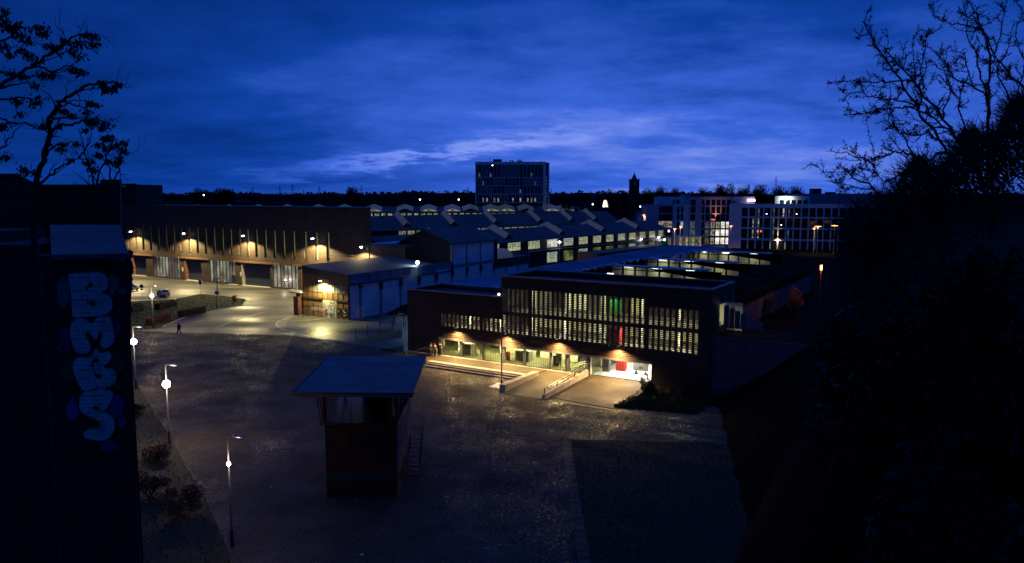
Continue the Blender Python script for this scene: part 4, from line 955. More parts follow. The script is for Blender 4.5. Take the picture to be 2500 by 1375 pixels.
# ------------------------------------------------------------------ long sawtooth halls with cross skylights
def long_hall(label, a, c, s0, s1, wdt, ze, zr, sky, hw, sh, win=None, lower=None, gable_lit=False, m_sky='glass_skylight', win_light='lit_window', band=None, base=0.0):
    a, c = Vector((a[0], a[1], 0)), Vector((c[0], c[1], 0)); d = (c - a).normalized(); rz = math.atan2(d.y, d.x)
    t_ = thing('long_hall', label, 'building', a, rz, None)
    nb = -1.0                        # local x along the eave, local +y is away from the camera (left of travel)
    holes = []
    if win: holes += [(x0, x1, win[0], win[1]) for x0, x1 in win[2]]
    if lower: holes += [(x0, x1, lower[0], lower[1]) for x0, x1 in lower[2]]
    if band: holes += [(x0, x1, band[0], band[1]) for x0, x1 in band[2]]
    b = MB(); holewall(b, s0, s1, base, ze - .05, holes, 0, .4); b.build('wall', M['dark_brick'], t_)
    MB().box(s1 - .4, s1, .4, 2 * wdt, base, ze).build('end_wall', M['dark_brick'], t_)
    g = MB(); g.v = [(s1 - .2, 0, ze), (s1 - .2, wdt, zr), (s1 - .2, 2 * wdt, ze), (s0, 0, ze), (s0, wdt, zr), (s0, 2 * wdt, ze)]; g.f = [(0, 1, 2), (5, 4, 3)]; g.mi = [0, 0]
    g.build('gable', M['dark_brick'], t_)
    th = .18
    g = MB(); g.hexa([(s0, -.7, ze - .22), (s1 + .5, -.7, ze - .22), (s1 + .5, wdt, zr), (s0, wdt, zr), (s0, -.7, ze - .04), (s1 + .5, -.7, ze - .04), (s1 + .5, wdt, zr + th), (s0, wdt, zr + th)]); g.build('roof', M['roof_felt'], t_)
    g = MB(); g.hexa([(s0, wdt, zr), (s1 + .5, wdt, zr), (s1 + .5, 2 * wdt + .7, ze - .2), (s0, 2 * wdt + .7, ze - .2), (s0, wdt, zr + th), (s1 + .5, wdt, zr + th), (s1 + .5, 2 * wdt + .7, ze), (s0, 2 * wdt + .7, ze)]); g.build('roof', M['roof_felt'], t_)
    MB().box(s0, s1 + .5, -.85, -.68, ze - .36, ze - .18).build('gutter', M['steel_grey'], t_)
    y0 = wdt * .12; zz = lambda y: ze + (zr - ze) * y / wdt
    first = {}
    ns = 9
    pr = MB()
    for s in (-1, 1):
        for k in range(ns):
            ya, yb = y0 + (wdt - y0) * k / ns, y0 + (wdt - y0) * (k + .86) / ns
            pr.quad((s * hw, ya, zz(ya) + .1), (s * hw, yb, zz(yb) + .1), (0, yb, zz(yb) + sh + .1), (0, ya, zz(ya) + sh + .1))
            yA, yB = 2 * wdt - ya, 2 * wdt - yb
            pr.quad((s * hw, yA, zz(ya) + .1), (s * hw, yB, zz(yb) + .1), (0, yB, zz(yb) + sh + .1), (0, yA, zz(ya) + sh + .1))
    fr = MB()
    for s in (-1, 1):
        fr.quad((s * (hw + .1), y0, zz(y0) + .05), (s * (hw + .1), wdt, zr + .05), (0, wdt, zr + sh + .05), (0, y0, zz(y0) + sh + .05))
        fr.quad((s * (hw + .1), 2 * wdt - y0, zz(y0) + .05), (s * (hw + .1), wdt, zr + .05), (0, wdt, zr + sh + .05), (0, 2 * wdt - y0, zz(y0) + sh + .05))
    pm = pr.mesh('skylight_glazing', M[m_sky]); fm = fr.mesh('skylight', M['roof_sheet'])
    ge = MB()
    for yy_ in (y0, 2 * wdt - y0): ge.quad((-hw, yy_, zz(y0) - .3), (hw, yy_, zz(y0) - .3), (hw, yy_, zz(y0) + .1), (0, yy_, zz(y0) + sh + .1), (-hw, yy_, zz(y0) + .1))
    gmm = ge.mesh('skylight_gable', M['lit_strip'] if gable_lit else M['dark_brick'])
    gmd = ge.mesh('skylight_gable', M['dark_brick'])
    for i, x in enumerate(sky):
        sk = link('skylight', fm, t_, (x, 0, 0)); link('skylight_glazing', pm, sk); link('skylight_gable', gmm if not (gable_lit and i % 3 == 2) else gmd, sk)
    cache = {}
    def windows(rng, z0, z1, cols, rows, mm):
        for i, (x0, x1) in enumerate(rng):
            g = MB().box(x0, x1, .22, .28, z0, z1).build('window', M[mm if i % 4 or mm == 'lit_strip' else 'lit_window_cool'], t_)
            f = MB()
            for q in range(cols + 1): xx = x0 + (x1 - x0) * q / cols; f.box(xx - .05, xx + .05, .12, .21, z0, z1)
            for q in range(rows + 1): z_ = z0 + (z1 - z0) * (q / rows) ** .6; f.box(x0, x1, .13, .20, z_ - .05, z_ + .05)
            f.build('muntins', M['steel_dark'], g)
    if win: windows(win[2], win[0], win[1], 8, 3, win_light)
    if lower: windows(lower[2], lower[0], lower[1], 8, 4, 'lit_slit')
    if band: windows(band[2], band[0], band[1], 6, 1, win_light)
    return t_
e1, e2 = G(1233, 590.5, 8.3), G(1625.6, 559, 8.3)
wr = [(-7, -2.5), (1.4, 7.7), (11.4, 17.6), (21.3, 27.2), (30.6, 36.4), (39.7, 45.4), (48.6, 54.1), (57.3, 62.6), (65.6, 71), (73.8, 78.9), (81.8, 86.6), (89.5, 94.4), (97.1, 101.5)]
lh1 = long_hall('nearest long hall with a full row of lit grid windows and skylight ridges', e1, e2, -46, 103.5, 6.8, 8.3, 11.4, [-24.5, 3.0, 31, 57, 82], 2.5, 1.7,
    (5.4, 7.85, wr), (.6, 3.9, [(21.3, 27.2), (30.6, 36.4), (81.8, 86.6), (89.5, 94.4)] + [(39.7, 45.4), (48.6, 54.1), (57.3, 62.6), (65.6, 71), (73.8, 78.9)]))
for k in range(3): MB().box(-20 + k * .001, 103.4, -.5, -.02, 4.55 - k * .28, 4.62 - k * .28).build('pipe_run', M['steel_grey'], lh1)
MB().box(-20, 103.4, -1.2, -.1, 4.7, 4.85).build('ledge', M['steel_grey'], lh1)
MB().box(36.5, 84, -9.0, -1.5, 0, 2.9).build('low_annex', M['lintel_concrete'], lh1)
MB().box(36.5, 84, -9.1, -1.3, 2.9, 3.1).build('annex_roof', M['roof_felt'], lh1)
MB().box(37.2, 39.6, -1.4, -1.35, .5, 3.6).build('door', M['lit_dim'], lh1)
e1, e2 = G(904, 563, 8.3), G(1500, 543, 8.3)
L2 = (Vector(e2) - Vector(e1)).length
pxs2 = [923, 1055, 1166, 1258, 1338, 1404.7]
def s_on(e1, e2, px, py, z):
    d = (Vector(e2) - Vector(e1)).normalized(); return (G(px, py, z) - Vector((e1[0], e1[1], z))).dot(d)
sk2 = [s_on(e1, e2, p, q, 9.8) for p, q in zip(pxs2, (546, 544, 541.6, 538, 536, 534.7))]
lo = lambda x0, x1, n, gp: [(x0 + (x1 - x0) * i / n, x0 + (x1 - x0) * (i + 1) / n - gp) for i in range(n)]
sA = s_on(e1, e2, 1150, 555, 8.3); sB = s_on(e1, e2, 1320, 549, 8.3); sC = s_on(e1, e2, 1500, 543, 8.3)
lh2 = long_hall('middle long hall with striped skylights and a thin lit strip under its eaves', e1, e2, -45, L2 + 3, 8.5, 8.3, 13.3, sk2, 2.6, 2.0, band=(6.1, 7.75, lo(sA - 34, sC, 30, .8)), base=0, win_light='lit_strip')
e1, e2 = G(395, 520.0, 11.5), G(1420, 517.0, 11.5)
L3 = (Vector(e2) - Vector(e1)).length
sk3 = [s_on(e1, e2, p, 512, 12.4) for p in (455, 520, 590, 655, 720, 790, 850, 918, 990, 1045, 1100, 1143, 1192, 1229, 1275, 1336, 1372)]
sD, sE = s_on(e1, e2, 905, 522, 10), s_on(e1, e2, 1300, 522, 10)
lh3 = long_hall('farthest long hall with a wavy row of glazed ridges', e1, e2, -4, L3, 10.5, 11.5, 14.4, sk3, 5.0, 1.7, band=(8.2, 10.9, lo(sD, sE, 26, 1.2)), gable_lit=True, win_light='lit_strip')
# lamps on the near long hall
for px, py, lab in ((1366, 591, 'bluish white lamp between two lit windows of the near long hall'), (1565.5, 584, 'lamp on a thin mast near the far end of the near long hall'), (1608.5, 579.5, 'lamp above the last lower windows of the near long hall'), (1622.5, 585.5, 'lamp beside the green tank at the end of the near long hall')):
    e1_, e2_ = G(1233, 590.5, 8.3), G(1625.6, 559, 8.3); d = Vector((e2_.x - e1_.x, e2_.y - e1_.y, 0)).normalized(); nrm = Vector((d.y, -d.x, 0)) * 1.2
    r = Vector(ray(px, py)); o = Vector((0, 0, H)); k = ((e1_ + nrm - o).dot(nrm)) / r.dot(nrm); p = o + r * k
    lt = thing('yard_lamp', lab, 'lamp', (p.x, p.y, 0), 0, 'lamps on the near long hall')
    MB().tube([(0, 0, 0), (0, 0, p.z)], .06, 6).build('mast', M['steel_grey'], lt); MB().ball((0, 0, p.z), .42 if px == 1366 else .36, 8, 5, .6).build('lens', M['bulb_white'], lt, True)
    MB().box(-.3, .3, -.2, .2, p.z + .2, p.z + .32).build('housing', M['steel_dark'], lt)
    point('lamp_light', lt, (0, -.7, p.z - .4), 220, (.85, .9, 1), .2)
tk = thing('green_tank', 'green round tank at the far end of the near long hall', 'tank', (D(1619, 590, 287).x, 287, 0))
MB().lathe((0, 0, 0), [(1.8, 0), (1.9, 3.2), (1.3, 4.2), (.2, 4.6)], 14).build('tank_body', M['int_green'], tk, True); MB().lathe((0, 0, 0), [(1.95, 0), (1.95, .3)], 14).build('base_ring', M['steel_dark'], tk)
# tall parapet wall between garage and halls

# ------------------------------------------------------------------ office slab on the skyline
YT = 480.0
tl, tr, tt = D(1163, 480, YT).x, D(1326, 480, YT).x, D(1163, 395, YT).z
tw = thing('office_tower', 'pale office slab with vertical fins and dark glass rising over the halls', 'building', (tl, YT, 0), 0)
Wd = tr - tl
rb = [(D(0, y1, YT).z, D(0, y0, YT).z) for y0, y1 in ((402, 433), (435, 452.5), (454.5, 473), (475, 494))]
MB().box(0, Wd, .6, 16, 0, tt - .3).build('glass_body', M['glass_dark'], tw)
MB().box(-.6, Wd, -.3, 16.4, rb[0][1], tt).build('top_band', M['tower_white'], tw)
MB().box(-.6, 0, -.3, 16.4, 0, rb[0][1] - .02).build('edge_wall', M['tower_white'], tw)
for z0, z1 in rb: MB().box(0, Wd, -.2, .58, z0 - .42, z0 - .06).build('floor_band', M['tower_fin'], tw)
wide = [22, 40, 49, 57]
dens = [[0, 1, 1, 0, 0, 0, 1, 1, 1, 1, 1, 0, 0, 0, 0, 0, 0, 0], [1, 0, 0, 0, 1, 1, 1, 0, 0, 0, 0, 0, 1, 1, 1, 1, 1, 1], [1, 1, 1, 1, 0, 0, 0, 1, 1, 1, 1, 0, 0, 0, 0, 0, 0, 0], [0, 0, 0, 1, 1, 1, 1, 1, 0, 0, 0, 1, 0, 0, 1, 1, 1, 1]]
fm_ = {}
for r_, (z0, z1) in enumerate(rb):
    me = MB().box(-.13, .13, -.25, .45, z0, z1 - .02).mesh('fin', M['tower_fin'])
    for k in range(18):
        link('fin', me, tw, (Wd * (k + .6) / 18, 0, 0))
        if dens[r_][k]: link('fin', me, tw, (Wd * (k + 1.1) / 18, 0, 0))
    for k in range(18):
        if R.random() < .45: MB().box(Wd * (k + .7) / 18, Wd * (k + 1.05) / 18, .52, .57, z0 + .3, z0 + 2.6).build('window', M['lit_office_teal'] if r_ < 3 else M['lit_office_dim'], tw) if (r_ == 3 or R.random() < .15) else None
MB().box(Wd * .235, Wd * .25, .4, .55, D(0, 405, YT).z, D(0, 403, YT).z).build('window', M['far_lamp'], tw)
# end block facing us at the right
ew = D(1341, 480, YT).x - tl
g = MB(); g.box(Wd, Wd + (ew - Wd) * .42, -.6, 15, 0, tt); g.box(Wd + (ew - Wd) * .80, ew, -.3, 15, 0, tt - .6); g.build('end_wall', M['tower_white'], tw)
MB().box(Wd + (ew - Wd) * .42, Wd + (ew - Wd) * .80, .5, 14.5, 0, tt - .4).build('stair_glazing', M['glass_dark'], tw)
for k in range(16): MB().box(Wd + (ew - Wd) * .48, Wd + (ew - Wd) * .62, .3, .45, 8 + k * 2.0, 8.8 + k * 2.0).build('stair_window', M['lit_office_teal'], tw) if k < 13 else None
zz0 = D(0, 497, YT).z
MB().box(Wd + (ew - Wd) * .80, ew - .05, -.4, -.32, zz0 - 1, D(0, 489, YT).z).build('lit_wall_patch', M['white_panel'], tw)
spot('entrance_light', tw, (ew - 1.2, -4.5, 8), 9000, (1, .85, .75), 1.2, .9, (0, .8, .9), .2)
for x0, x1, z1 in ((.25, .38, 1.7), (.50, .52, 1.1), (.535, .555, 1.1), (.62, .68, .9)): MB().box(Wd * x0, Wd * x1, 3, 8, tt, tt + z1).build('roof_plant', M['steel_dark'], tw)
for x, h in ((.205, 3.2), (.97, 2.4)): MB().tube([(Wd * x, 3, tt), (Wd * x, 3, tt + h)], .12, 5).build('antenna', M['steel_dark'], tw)
MB().tube([(Wd * .60, 3, tt + .3), (Wd * .63, 3, tt + 1.7), (Wd * .66, 3, tt + 1.4), (Wd * .69, 3, tt)], .12, 5).build('davit_arm', M['steel_dark'], tw)

# church tower
YC = 610.0; c0, c1 = D(1538.5, 480, YC), D(1560.5, 480, YC); zt = D(0, 437.5, YC).z; zs = D(0, 421, YC).z
ct = thing('church_tower', 'square dark brick tower with a short pointed spire on the horizon', 'tower', ((c0.x + c1.x) / 2, YC, 0), 0.0)
hwid = (c1.x - c0.x) / 2
MB().box(-hwid, hwid, 0, hwid * 2, 0, zt - .4).build('wall', M['dark_brick'], ct)
MB().box(-hwid - .3, hwid + .3, -.3, hwid * 2 + .3, zt - .4, zt).build('cornice', M['dark_concrete'], ct)
g = MB(); s_ = hwid * .55; g.v = [(-s_, hwid - s_, zt), (s_, hwid - s_, zt), (s_, hwid + s_, zt), (-s_, hwid + s_, zt), (0, hwid, zs)]; g.f = [(0, 1, 4), (1, 2, 4), (2, 3, 4), (3, 0, 4)]; g.mi = [0] * 4
g.build('spire', M['roof_felt'], ct); MB().tube([(0, hwid, zs - .3), (0, hwid, zs + 1.2)], .10, 4).build('finial', M['steel_dark'], ct)
for x in (-.55, .55): MB().box(x - .3, x + .3, -.06, -.01, zt - 4.6, zt - 2.6).build('belfry_window', M['office_white'], ct)

# ------------------------------------------------------------------ white offices on the right
a0, a1 = G(1798, 606), G(1987, 610.2); dR = (a1 - a0).normalized()
ofr = thing('white_office_block', 'white office block with a regular grid of tall dark windows on the right', 'building', a0, math.atan2(dR.y, dR.x))
def x_on(px, py=560):
    r = Vector(ray(px, py)); o = Vector((0, 0, H)); nrm = Vector((-dR.y, dR.x, 0)); k = (a0 - o).dot(nrm) / r.dot(nrm); return (o + r * k - a0).dot(dR)
rows = [(13.0, 16.5), (8.6, 12.35), (4.15, 7.95), (0, 3.35)]
bays = []
for k in range(19):
    px = 1809.7 + k * 18.35; bays.append((x_on(px), x_on(px + 14.8)))
holes = [(a_, c_, z0, z1) for a_, c_ in bays for z0, z1 in rows]
XE = x_on(2160)
g = MB(); holewall(g, x_on(1779), XE, 0, 18.1, holes, 0, .5); g.build('wall', M['office_white'], ofr)
g = MB(); g.box(x_on(1779), XE, .5, 16, 17.4, 17.7); g.box(XE - .4, XE, .5, 16, 0, 18.1); g.box(x_on(1779), x_on(1779) + .4, .5, 16, 0, 18.1); g.build('roof', M['roof_felt'], ofr)
litR = {(1, 1): 'lit_office_dim', (2, 1): 'lit_office_dim', (1, 2): 'lit_office_dim', (2, 2): 'lit_office_dim', (5, 0): 'lit_window_cool', (4, 0): 'lit_office_teal', (4, 1): 'lit_office_teal', (4, 2): 'lit_office_teal', (6, 2): 'lit_office_teal', (6, 0): 'lit_office_teal', (1, 3): 'glass_dark', (2, 0): 'lit_office_teal'}
litR = {k: v for k, v in litR.items()}
for i, (a_, c_) in enumerate(bays):
    for j, (z0, z1) in enumerate(rows):
        w_ = MB().box(a_, c_, .32, .36, z0, z1).build('window', M['glass_dark'], ofr)
        f = MB(); f.box((a_ + c_) / 2 - .05, (a_ + c_) / 2 + .05, .22, .31, z0, z1); f.box(a_, c_, .22, .31, z0 + .9, z0 + 1.0); f.build('window_frame', M['steel_dark'], w_)
        key = litR.get((i, j))
        if key and key != 'glass_dark':
            xx = a_ + (c_ - a_) * (.55 if i % 2 else .2)
            MB().box(xx, xx + .55, .28, .315, z0 + 1.2, z1 - .2).build('lit_pane', M[key], w_); MB().box(xx, xx + .5, .28, .315, z0 + .15, z0 + .75).build('lit_pane', M[key], w_)
        if (i, j) in ((2, 2),): 
            for q in (.3, 1.5): MB().box(a_ + q, a_ + q + .6, .27, .315, z1 - 1.3, z1 - .5).build('lit_pane', M['lit_orange'], w_)
        if (i, j) in ((7, 0), (5, 1), (3, 0)): MB().box(a_ + .6, a_ + 1.2, .27, .315, z0 + .9, z0 + 1.15).build('lit_pane', M['far_lamp'], w_)
fr_l = (bays[5][0] + bays[4][1]) / 2
spot('facade_light', ofr, (fr_l, -.9, 4.2), 900, (1, .75, .4), 2.4, .8, (0, .25, -1), .1); spot('facade_light', ofr, (fr_l, -.9, 4.4), 500, (1, .75, .4), 1.0, .9, (0, .25, 1), .1)
MB().box(fr_l - .2, fr_l + .2, -.3, 0, 4.15, 4.4).build('facade_lamp', M['bulb_orange'], ofr)
# roof pavilion, lit
pv_ = thing('roof_pavilion', 'small brightly lit white rooftop pavilion above the grid office block', 'building', a0 + dR * x_on(1889) + Vector((-dR.y, dR.x, 0)) * 9 + Vector((0, 0, 17.7)), math.atan2(dR.y, dR.x))
pw = x_on(1976) - x_on(1889); g = MB(); holewall(g, 0, pw, 0, 3.5, [(1.9 + k * 2.25, 1.9 + k * 2.25 + 1.75, 0, 1.9) for k in range(5)], 0, .3); g.build('wall', M['office_white'], pv_)
MB().box(0, pw, .35, 6, 3.2, 3.4).build('roof', M['roof_felt'], pv_)
for k in range(5): MB().box(1.9 + k * 2.25, 3.65 + k * 2.25, .2, .24, 0, 1.9).build('window', M['glass_dark'], pv_)
spot('pavilion_light', pv_, (4.2, -2.6, 1.8), 1500, (.72, .95, .88), 2.6, .9, (0, 1, 0), .2)
# big dark blue shed roof behind at right with chimney box
bs = thing('far_flat_block', 'long dull block with a roof box behind the grid office block', 'building', (D(1975, 480, 360).x, 360, 0), 0)
x9 = D(2200, 480, 360).x - D(1975, 480, 360).x
MB().box(0, x9, 0, 30, 0, D(0, 473, 360).z).build('wall', M['grey_cladding'], bs); MB().box(2.0, 6.2, 1, 5, D(0, 473, 360).z, D(0, 460.5, 360).z).build('roof_house', M['steel_dark'], bs)
MB().box(9, 13, 1, 4, D(0, 473, 360).z, D(0, 469, 360).z).build('roof_plant', M['steel_dark'], bs)
# stepped block on the left
YO = 325.0
ofl = thing('stepped_white_office', 'stepped white office complex with two brightly lit lower floors', 'building', (0, YO, 0), 0)
xo = lambda px: D(px, 500, YO).x
zo = lambda py: D(1250, py, YO).z
def oblock(px0, px1, py0, y0, wins, m, yd=14):
    g = MB(); holes = [(xo(a_), xo(c_), max(zo(d_), .02), zo(b_)) for a_, b_, c_, d_ in wins]
    holewall(g, xo(px0), xo(px1), 0, zo(py0), holes, y0, y0 + .4); g.build('wall', M[m], ofl)
    MB().box(xo(px0), xo(px1), y0 + .4, y0 + yd, zo(py0) - .5, zo(py0) - .2).build('roof', M['roof_felt'], ofl)
    MB().box(xo(px0), xo(px0) + .3, y0 + .4, y0 + yd, 0, zo(py0)).build('side_wall', M[m], ofl)
    MB().box(xo(px1) - .3, xo(px1), y0 + .4, y0 + yd, 0, zo(py0)).build('side_wall', M[m], ofl)
def owin(px0, py0, px1, py1, y0, m, cols=2, rows=1):
    x0, x1, z0, z1 = xo(px0), xo(px1), max(zo(py1), .02), zo(py0)
    w_ = MB().box(x0, x1, y0 + .3, y0 + .34, z0, z1).build('window', M[m], ofl); f = MB()
    for q in range(cols + 1): xx = x0 + (x1 - x0) * q / cols; f.box(xx - .05, xx + .05, y0 + .2, y0 + .29, z0, z1)
    f.box(x0, x1, y0 + .2, y0 + .29, z0 + (z1 - z0) * .3, z0 + (z1 - z0) * .3 + .1)
    f.build('window_frame', M['steel_dark'], w_)
wA = [(1609, 504, 1642.5, 520), (1609, 523, 1642.5, 538.5), (1609, 540.5, 1642.5, 555.5), (1627, 560.5, 1642, 575.5), (1632, 580, 1641, 598)]
oblock(1580, 1645, 499, 0, wA, 'office_mauve')
owin(*wA[0], 0, 'glass_dark', 6); owin(*wA[1], 0, 'glass_dark', 6); owin(*wA[2], 0, 'lit_office_dim', 9); owin(*wA[3], 0, 'glass_dark', 2); owin(*wA[4], 0, 'lit_dim', 1)
MB().box(xo(1632), xo(1637), .1, .19, zo(567), zo(561)).build('lit_pane', M['lit_warm_white'], ofl)
wB = [(1657 + c_ * 9.5, r_, 1663.5 + c_ * 9.5, r_ + 15.5) for r_ in (505, 523, 542, 560.5) for c_ in (0, 1)]
oblock(1645, 1686, 499.5, 3, wB, 'office_white')
for i, w_ in enumerate(wB): owin(*w_, 3, 'lit_window_cool' if i == 5 else 'glass_dark', 2)
wC = [(1687.5, y0, 1700, y0 + 15) for y0 in (488, 505, 523.5, 542, 560.5)]
gx = [(1715.5, 1721.5), (1725, 1735), (1738.5, 1748), (1751, 1760.5), (1763.5, 1773), (1776, 1786)]
gy = [(488, 502), (505, 521), (524, 539), (542, 557), (561, 576), (581, 596.5)]
wC += [(a_, y0, c_, y1) for y0, y1 in gy for a_, c_ in gx]
oblock(1686, 1792, 480.5, 1, wC, 'office_mauve')
for w_ in wC:
    px, py = w_[0], w_[1]
    mm = 'glass_dark'
    if py > 540 and px > 1750 and not (py < 545 and px < 1760): mm = 'lit_warm_white'
    elif py > 540 and 1724 < px < 1752: mm = 'lit_dim' if px < 1737 else 'lit_office_dim'
    elif px < 1702 and py > 540: mm = 'lit_office_teal'
    elif py > 570 and px < 1750: mm = 'glass_dark'
    owin(*w_, 1, mm, 3 if mm == 'lit_warm_white' else 2)
MB().box(xo(1738.5), xo(1748), .7, .95, zo(538), zo(535)).build('orange_awning', M['lit_orange'], ofl)
spot('facade_light', ofl, (xo(1750), -1.0, zo(541)), 1600, (1, .45, .2), 1.3, .9, (0, .22, 1), .1)
wD = [(1789.5, 491, 1797, 498), (1803, 491, 1810, 498)]
oblock(1792, 1859, 480.5, 9, wD, 'office_white')
for w_ in wD: owin(*w_, 9, 'glass_dark', 1)
oblock(1615, 1690, 480.5, 9.5, [(1655, 488, 1660, 499), (1663, 488, 1671, 499)], 'office_white', 8)
for w_ in [(1655, 488, 1660, 499), (1663, 488, 1671, 499)]: owin(*w_, 9.5, 'glass_dark', 1)
MB().box(xo(1679), xo(1700), 10, 16, zo(481) - .2, zo(473.5)).build('roof_house', M['grey_cladding'], ofl)
MB().box(xo(1645), xo(1740), -1.6, 1.0, zo(577), zo(574.5)).build('porch_roof', M['office_white'], ofl)
for k in range(7): MB().box(xo(1660 + k * 8), xo(1666 + k * 8), -.2, -.1, .02, zo(579)).build('porch_window', M['lit_dim'] if k % 2 else M['lit_office_dim'], ofl)
lsg = thing('lit_roof_sign', 'small glowing pinkish roof sign at the end of the stepped office', 'sign', (xo(1849.5), YO + 8, zo(490)), 0)
glow_mat('sign_pink', (1.0, .62, .95), 6.0)
for k, (r_, z) in enumerate(((.42, 0), (.36, .12), (.42, .0))): MB().tube([(-1.3 + k * 1.15 + r_ * math.cos(t_), 0, z + r_ * math.sin(t_)) for t_ in [q * math.pi / 5 for q in range(11)]], .13, 5).build('sign_letter', M['sign_pink'], lsg)
MB().box(-1.6, 1.6, .15, .25, -.8, -.6).build('sign_rail', M['steel_grey'], lsg)
# street lamps by the offices
for px, py, pyb, Y, lab, col in ((1647, 560, 600, 300, 'street lamp in front of the mauve end of the stepped office', 'bulb_orange'), (1662, 554, 603, 296, 'bright street lamp before the recessed bay of the stepped office', 'bulb_orange'), (1784.5, 553, 590, 300, 'thin street lamp between the two white offices', 'bulb_orange'), (1571.5, 526, 560, 330, 'orange street lamp left of the mauve office wall', 'bulb_orange'), (1988, 558.5, 600, 285, 'shorter street lamp by the right half of the grid office', 'bulb_orange'), (1997, 554, 600, 282, 'double headed street lamp by the right half of the grid office', 'bulb_orange'), (2038, 552, 600, 280, 'rightmost street lamp seen through the twigs', 'bulb_orange')):
    p = D(px, py, Y); lt = thing('street_lamp', lab, 'street lamp', (p.x, Y, 0), 0, 'street lamps by the offices')
    MB().tube([(0, 0, 0), (0, 0, p.z)], [.09, .07], 6).build('mast', M['white_paint'], lt); MB().box(-.45, .45, -.2, .2, p.z, p.z + .25).build('lamp_head', M[col], lt)
    if px in (1997, 2038): MB().box(-1.2, 1.2, -.15, .15, p.z + .05, p.z + .2).build('lamp_head', M[col], lt)
    spot('street_light', lt, (0, 0, p.z - .1), 1600, (1, .6, .3), 2.4, .6, (0, 0, -1), .3)
pt = thing('lit_planter', 'low planter glowing yellow in front of the stepped office', 'planter', (D(1651, 597, 290).x, 290, 0), 0)
MB().box(-1.7, 1.7, -.5, .5, 0, 2.0).build('planter_body', M['pale_concrete'], pt); MB().box(-1.6, 1.6, -.55, -.5, 1.3, 1.9).build('light_strip', M['lit_window'], pt)
# white pointed gable and lit tree
pg = thing('pointed_gable_house', 'narrow house with a pale pointed gable left of the offices', 'house', (D(1562.5, 540, 345).x, 345, 0), 0)
z_a, z_b = D(0, 515, 345).z, D(0, 545, 345).z
g = MB(); g.v = [(-1.9, 0, 0), (1.9, 0, 0), (1.9, 0, z_b), (0, 0, z_a), (-1.9, 0, z_b)]; g.v += [(x, 9, z) for x, y, z in g.v]; g.f = [(0, 1, 2, 3, 4), (9, 8, 7, 6, 5), (1, 6, 7, 2), (4, 9, 5, 0)]; g.mi = [0] * 4; g.build('wall', M['tower_white'], pg)
slope(0, z_a, 2.1, z_b - .3, -.2, 9).build('roof', M['roof_felt'], pg); slope(-2.1, z_b - .3, 0, z_a, -.2, 9).build('roof', M['roof_felt'], pg)

# ------------------------------------------------------------------ wooded horizon
def scrub(name, x0, x1, y0, y1, hfun, count, m, size, seed, zmin=0, kind='stuff', label=None):
    rr = random.Random(seed); b = MB()
    for k in range(count):
        x = rr.uniform(x0, x1); y = rr.uniform(y0, y1); h = hfun(x)
        z = zmin + (h - zmin) * rr.random() ** .6; s = size * rr.uniform(.4, 1.3); a = rr.uniform(0, 3.14)
        dx, dy = math.cos(a) * s, math.sin(a) * s * .6
        b.quad((x - dx, y - dy, z - s * .5), (x + dx, y + dy, z - s * rr.uniform(.2, .6)), (x + dx * rr.uniform(-.5, .8), y + dy, z + s * rr.uniform(.3, .8)))
    return b.build(name, m, kind='stuff')
def hills(Y, base, seed, amp):
    rr = random.Random(seed); ph = [rr.uniform(0, 6) for _ in range(6)]
    return lambda x: base + amp * sum(math.sin(x * f_ + p_) / (1 + .5 * i) for i, (f_, p_) in enumerate(zip((.004, .011, .027, .06, .13, .31), ph)))
# solid dark body of the distant woods (terrain) and its ragged fringe
def wood_band(Y, h, seed, amp, x0, x1, dense, size):
    f = hills(Y, h, seed, amp); b = MB(); n_ = 160; rr = random.Random(seed + 1)
    P = [(x0 + (x1 - x0) * k / n_) for k in range(n_ + 1)]
    for k in range(n_):
        za, zb = f(P[k]) * .86, f(P[k + 1]) * .86
        b.quad((P[k], Y, -1), (P[k + 1], Y, -1), (P[k + 1], Y + 6, zb), (P[k], Y + 6, za)); b.quad((P[k], Y + 6, za), (P[k + 1], Y + 6, zb), (P[k + 1], Y + 90, zb * .9), (P[k], Y + 90, za * .9))
    b.build('hill', M['far_twig'], kind='structure')
    scrub('distant_wood', x0, x1, Y - 4, Y + 12, f, dense, M['far_twig'], size, seed + 5)
wood_band(1900, 27, 3, 2.5, -1700, 1900, 5000, 5.0)
wood_band(1150, 22, 9, 1.8, -1000, 150, 6000, 2.6)
wood_band(760, 16.5, 14, 1.4, -520, 620, 7000, 1.7)
wood_band(620, 12.0, 22, 1.3, -160, 420, 4000, 1.5)
